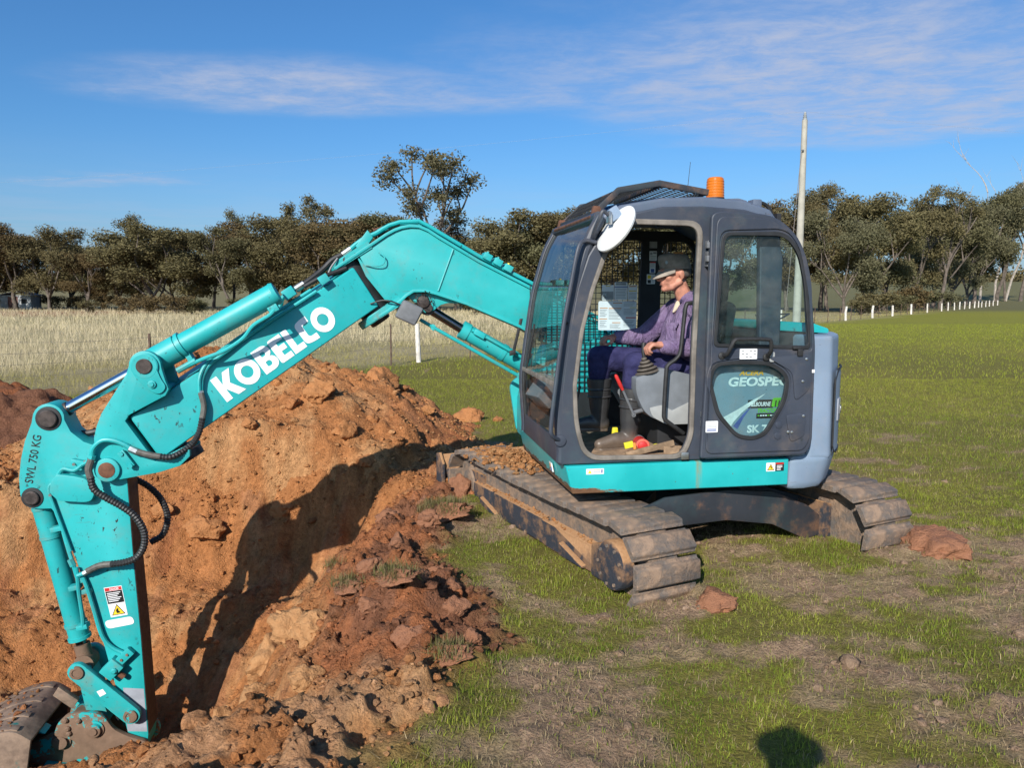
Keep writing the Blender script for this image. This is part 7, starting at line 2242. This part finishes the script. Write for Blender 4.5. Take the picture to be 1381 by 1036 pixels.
# bare dead trees
def dead_tree(px, Y, top, seed):
    g = random.Random(seed); tb = MB(); br_ = MB(); Y = beyond(px, Y, 8)
    h = CAM_H + (400 - top) / 1038 * Y
    def limb(m, p, d, L, r, k):
        P = [p]; q = p.copy(); dd = d.copy()
        for i in range(5):
            dd = (dd + Vector((g.uniform(-.2, .2), g.uniform(-.2, .2), .06))).normalized(); q = q + dd * L / 5; P.append(q.copy())
        m.tube(P, [r * (1 - .16 * i) for i in range(6)], 6, caps=False)
        if k < 3:
            for j in range(g.choice((2, 3))):
                limb(br_, P[g.choice((2, 3, 4, 5))], (dd + Vector((g.uniform(-.9, .9), g.uniform(-.9, .9), g.uniform(.0, .6)))).normalized(), L * g.uniform(.35, .6), r * .5, k + 1)
    limb(tb, Vector((0, 0, -.2)), Vector((g.uniform(-.1, .1), 0, 1)).normalized(), h * .85, .30, 0)
    x = sl(px) * Y
    root = empty('dead_tree', (x, Y, float(ground_z(np.array([x]), np.array([Y]), False)[0][0])))
    tag(root, 'bare grey dead tree with crooked branches at the end of the clump', 'dead tree', 'dead trees by the clump')
    tb.build('trunk', 'pale_bark', root); br_.build('branches', 'pale_bark', root)
dead_tree(1318, 82, 240, 3); dead_tree(1352, 84, 236, 8); dead_tree(1338, 86, 262, 14)
# distant woodland on the rise
n = 26000
ang = rng.uniform(-.75, .75, n); Yd = rng.uniform(430, 520, n); Xd = ang * Yd
Zd = ground_z(Xd, Yd, False)[0] + rng.random(n) * (5 + 5 * fbm(Xd * .02, Yd * .02, 3) + 2) * (rng.random(n) ** .3)
s_ = rng.uniform(.5, 1.1, n); a = rng.normal(size=(n, 3)); a /= np.linalg.norm(a, axis=1)[:, None]; b = np.cross(a, rng.normal(size=(n, 3))); b /= np.linalg.norm(b, axis=1)[:, None]
P = np.stack([Xd, Yd, Zd], -1)
V = np.stack([P - a * s_[:, None], P + b * s_[:, None], P + a * s_[:, None], P - b * s_[:, None]], 1).reshape(-1, 3)
tag(link('distant_woodland', fast_mesh('distant_woodland', V, np.arange(n * 4).reshape(-1, 4)), 'gum_leaf', None, None), 'far off woodland along the low rise', 'woodland', kind='stuff')

# ------------------------------------------------------------------ farm shed among the far trees
SHX, SHY = sl(32) * 104, 104
shz = float(ground_z(np.array([SHX]), np.array([SHY]), False)[0][0])
SH = empty('farm_shed', (SHX, SHY, shz), R(8))
tag(SH, 'small pale iron shed half hidden under the gum trees', 'shed')
MB().box(-1.9, 1.9, -1.5, 1.5, 0, 1.9).build('wall', 'shed_iron', SH)
MB().prism([(-2.1, 1.85), (0, 2.35), (2.1, 1.85), (2.1, 1.93), (0, 2.43), (-2.1, 1.93)], -1.7, 1.7).build('roof', 'shed_iron', SH)
MB().box(-.9, .3, -1.53, -1.503, 0, 1.7).build('door', 'roof_iron', SH)
MB().box(.7, 1.4, -1.53, -1.503, .8, 1.4).build('window', 'seal_rubber', SH)

# ------------------------------------------------------------------ the person taking the picture, standing just behind the camera
PH = empty('person', (0.0, -0.22, 0.0))
tag(PH, 'standing photographer in dark clothes whose head shadow falls on the grass', 'person')
pm = MB()
ball(pm, (0, -.02, 1.755), .108, (.85, .95, 1.12)); ball(pm, (0, -.02, 1.79), .135, (1, 1, .22)); capsule(pm, (0, -.03, 1.54), (0, -.02, 1.70), .06, .055)
capsule(pm, (-.15, -.04, 1.44), (.15, -.04, 1.44), .075, .075); capsule(pm, (0, -.04, 1.05), (0, -.04, 1.36), .15, .16)
capsule(pm, (-.08, -.04, .95), (.08, -.04, .95), .13, .13)
for s_ in (1, -1):
    capsule(pm, (.10 * s_, -.03, .92), (.12 * s_, -.02, .50), .085, .06); capsule(pm, (.12 * s_, -.02, .50), (.13 * s_, -.05, .09), .06, .045)
    capsule(pm, (.13 * s_, -.07, .05), (.15 * s_, .12, .045), .045, .04)
    capsule(pm, (.19 * s_, -.04, 1.44), (.25 * s_, .06, 1.22), .052, .042); capsule(pm, (.25 * s_, .06, 1.22), (.12 * s_, .10, 1.46), .042, .03)
    capsule(pm, (.12 * s_, .10, 1.46), (.09 * s_, .10, 1.55), .034, .03)
    for k in range(4): capsule(pm, (.09 * s_ - .012 * k * s_, .11, 1.55), (.075 * s_ - .008 * k * s_, .13, 1.60), .009, .008)
fuse(pm, 'body', 'trouser_cloth', PH, .012, 5)
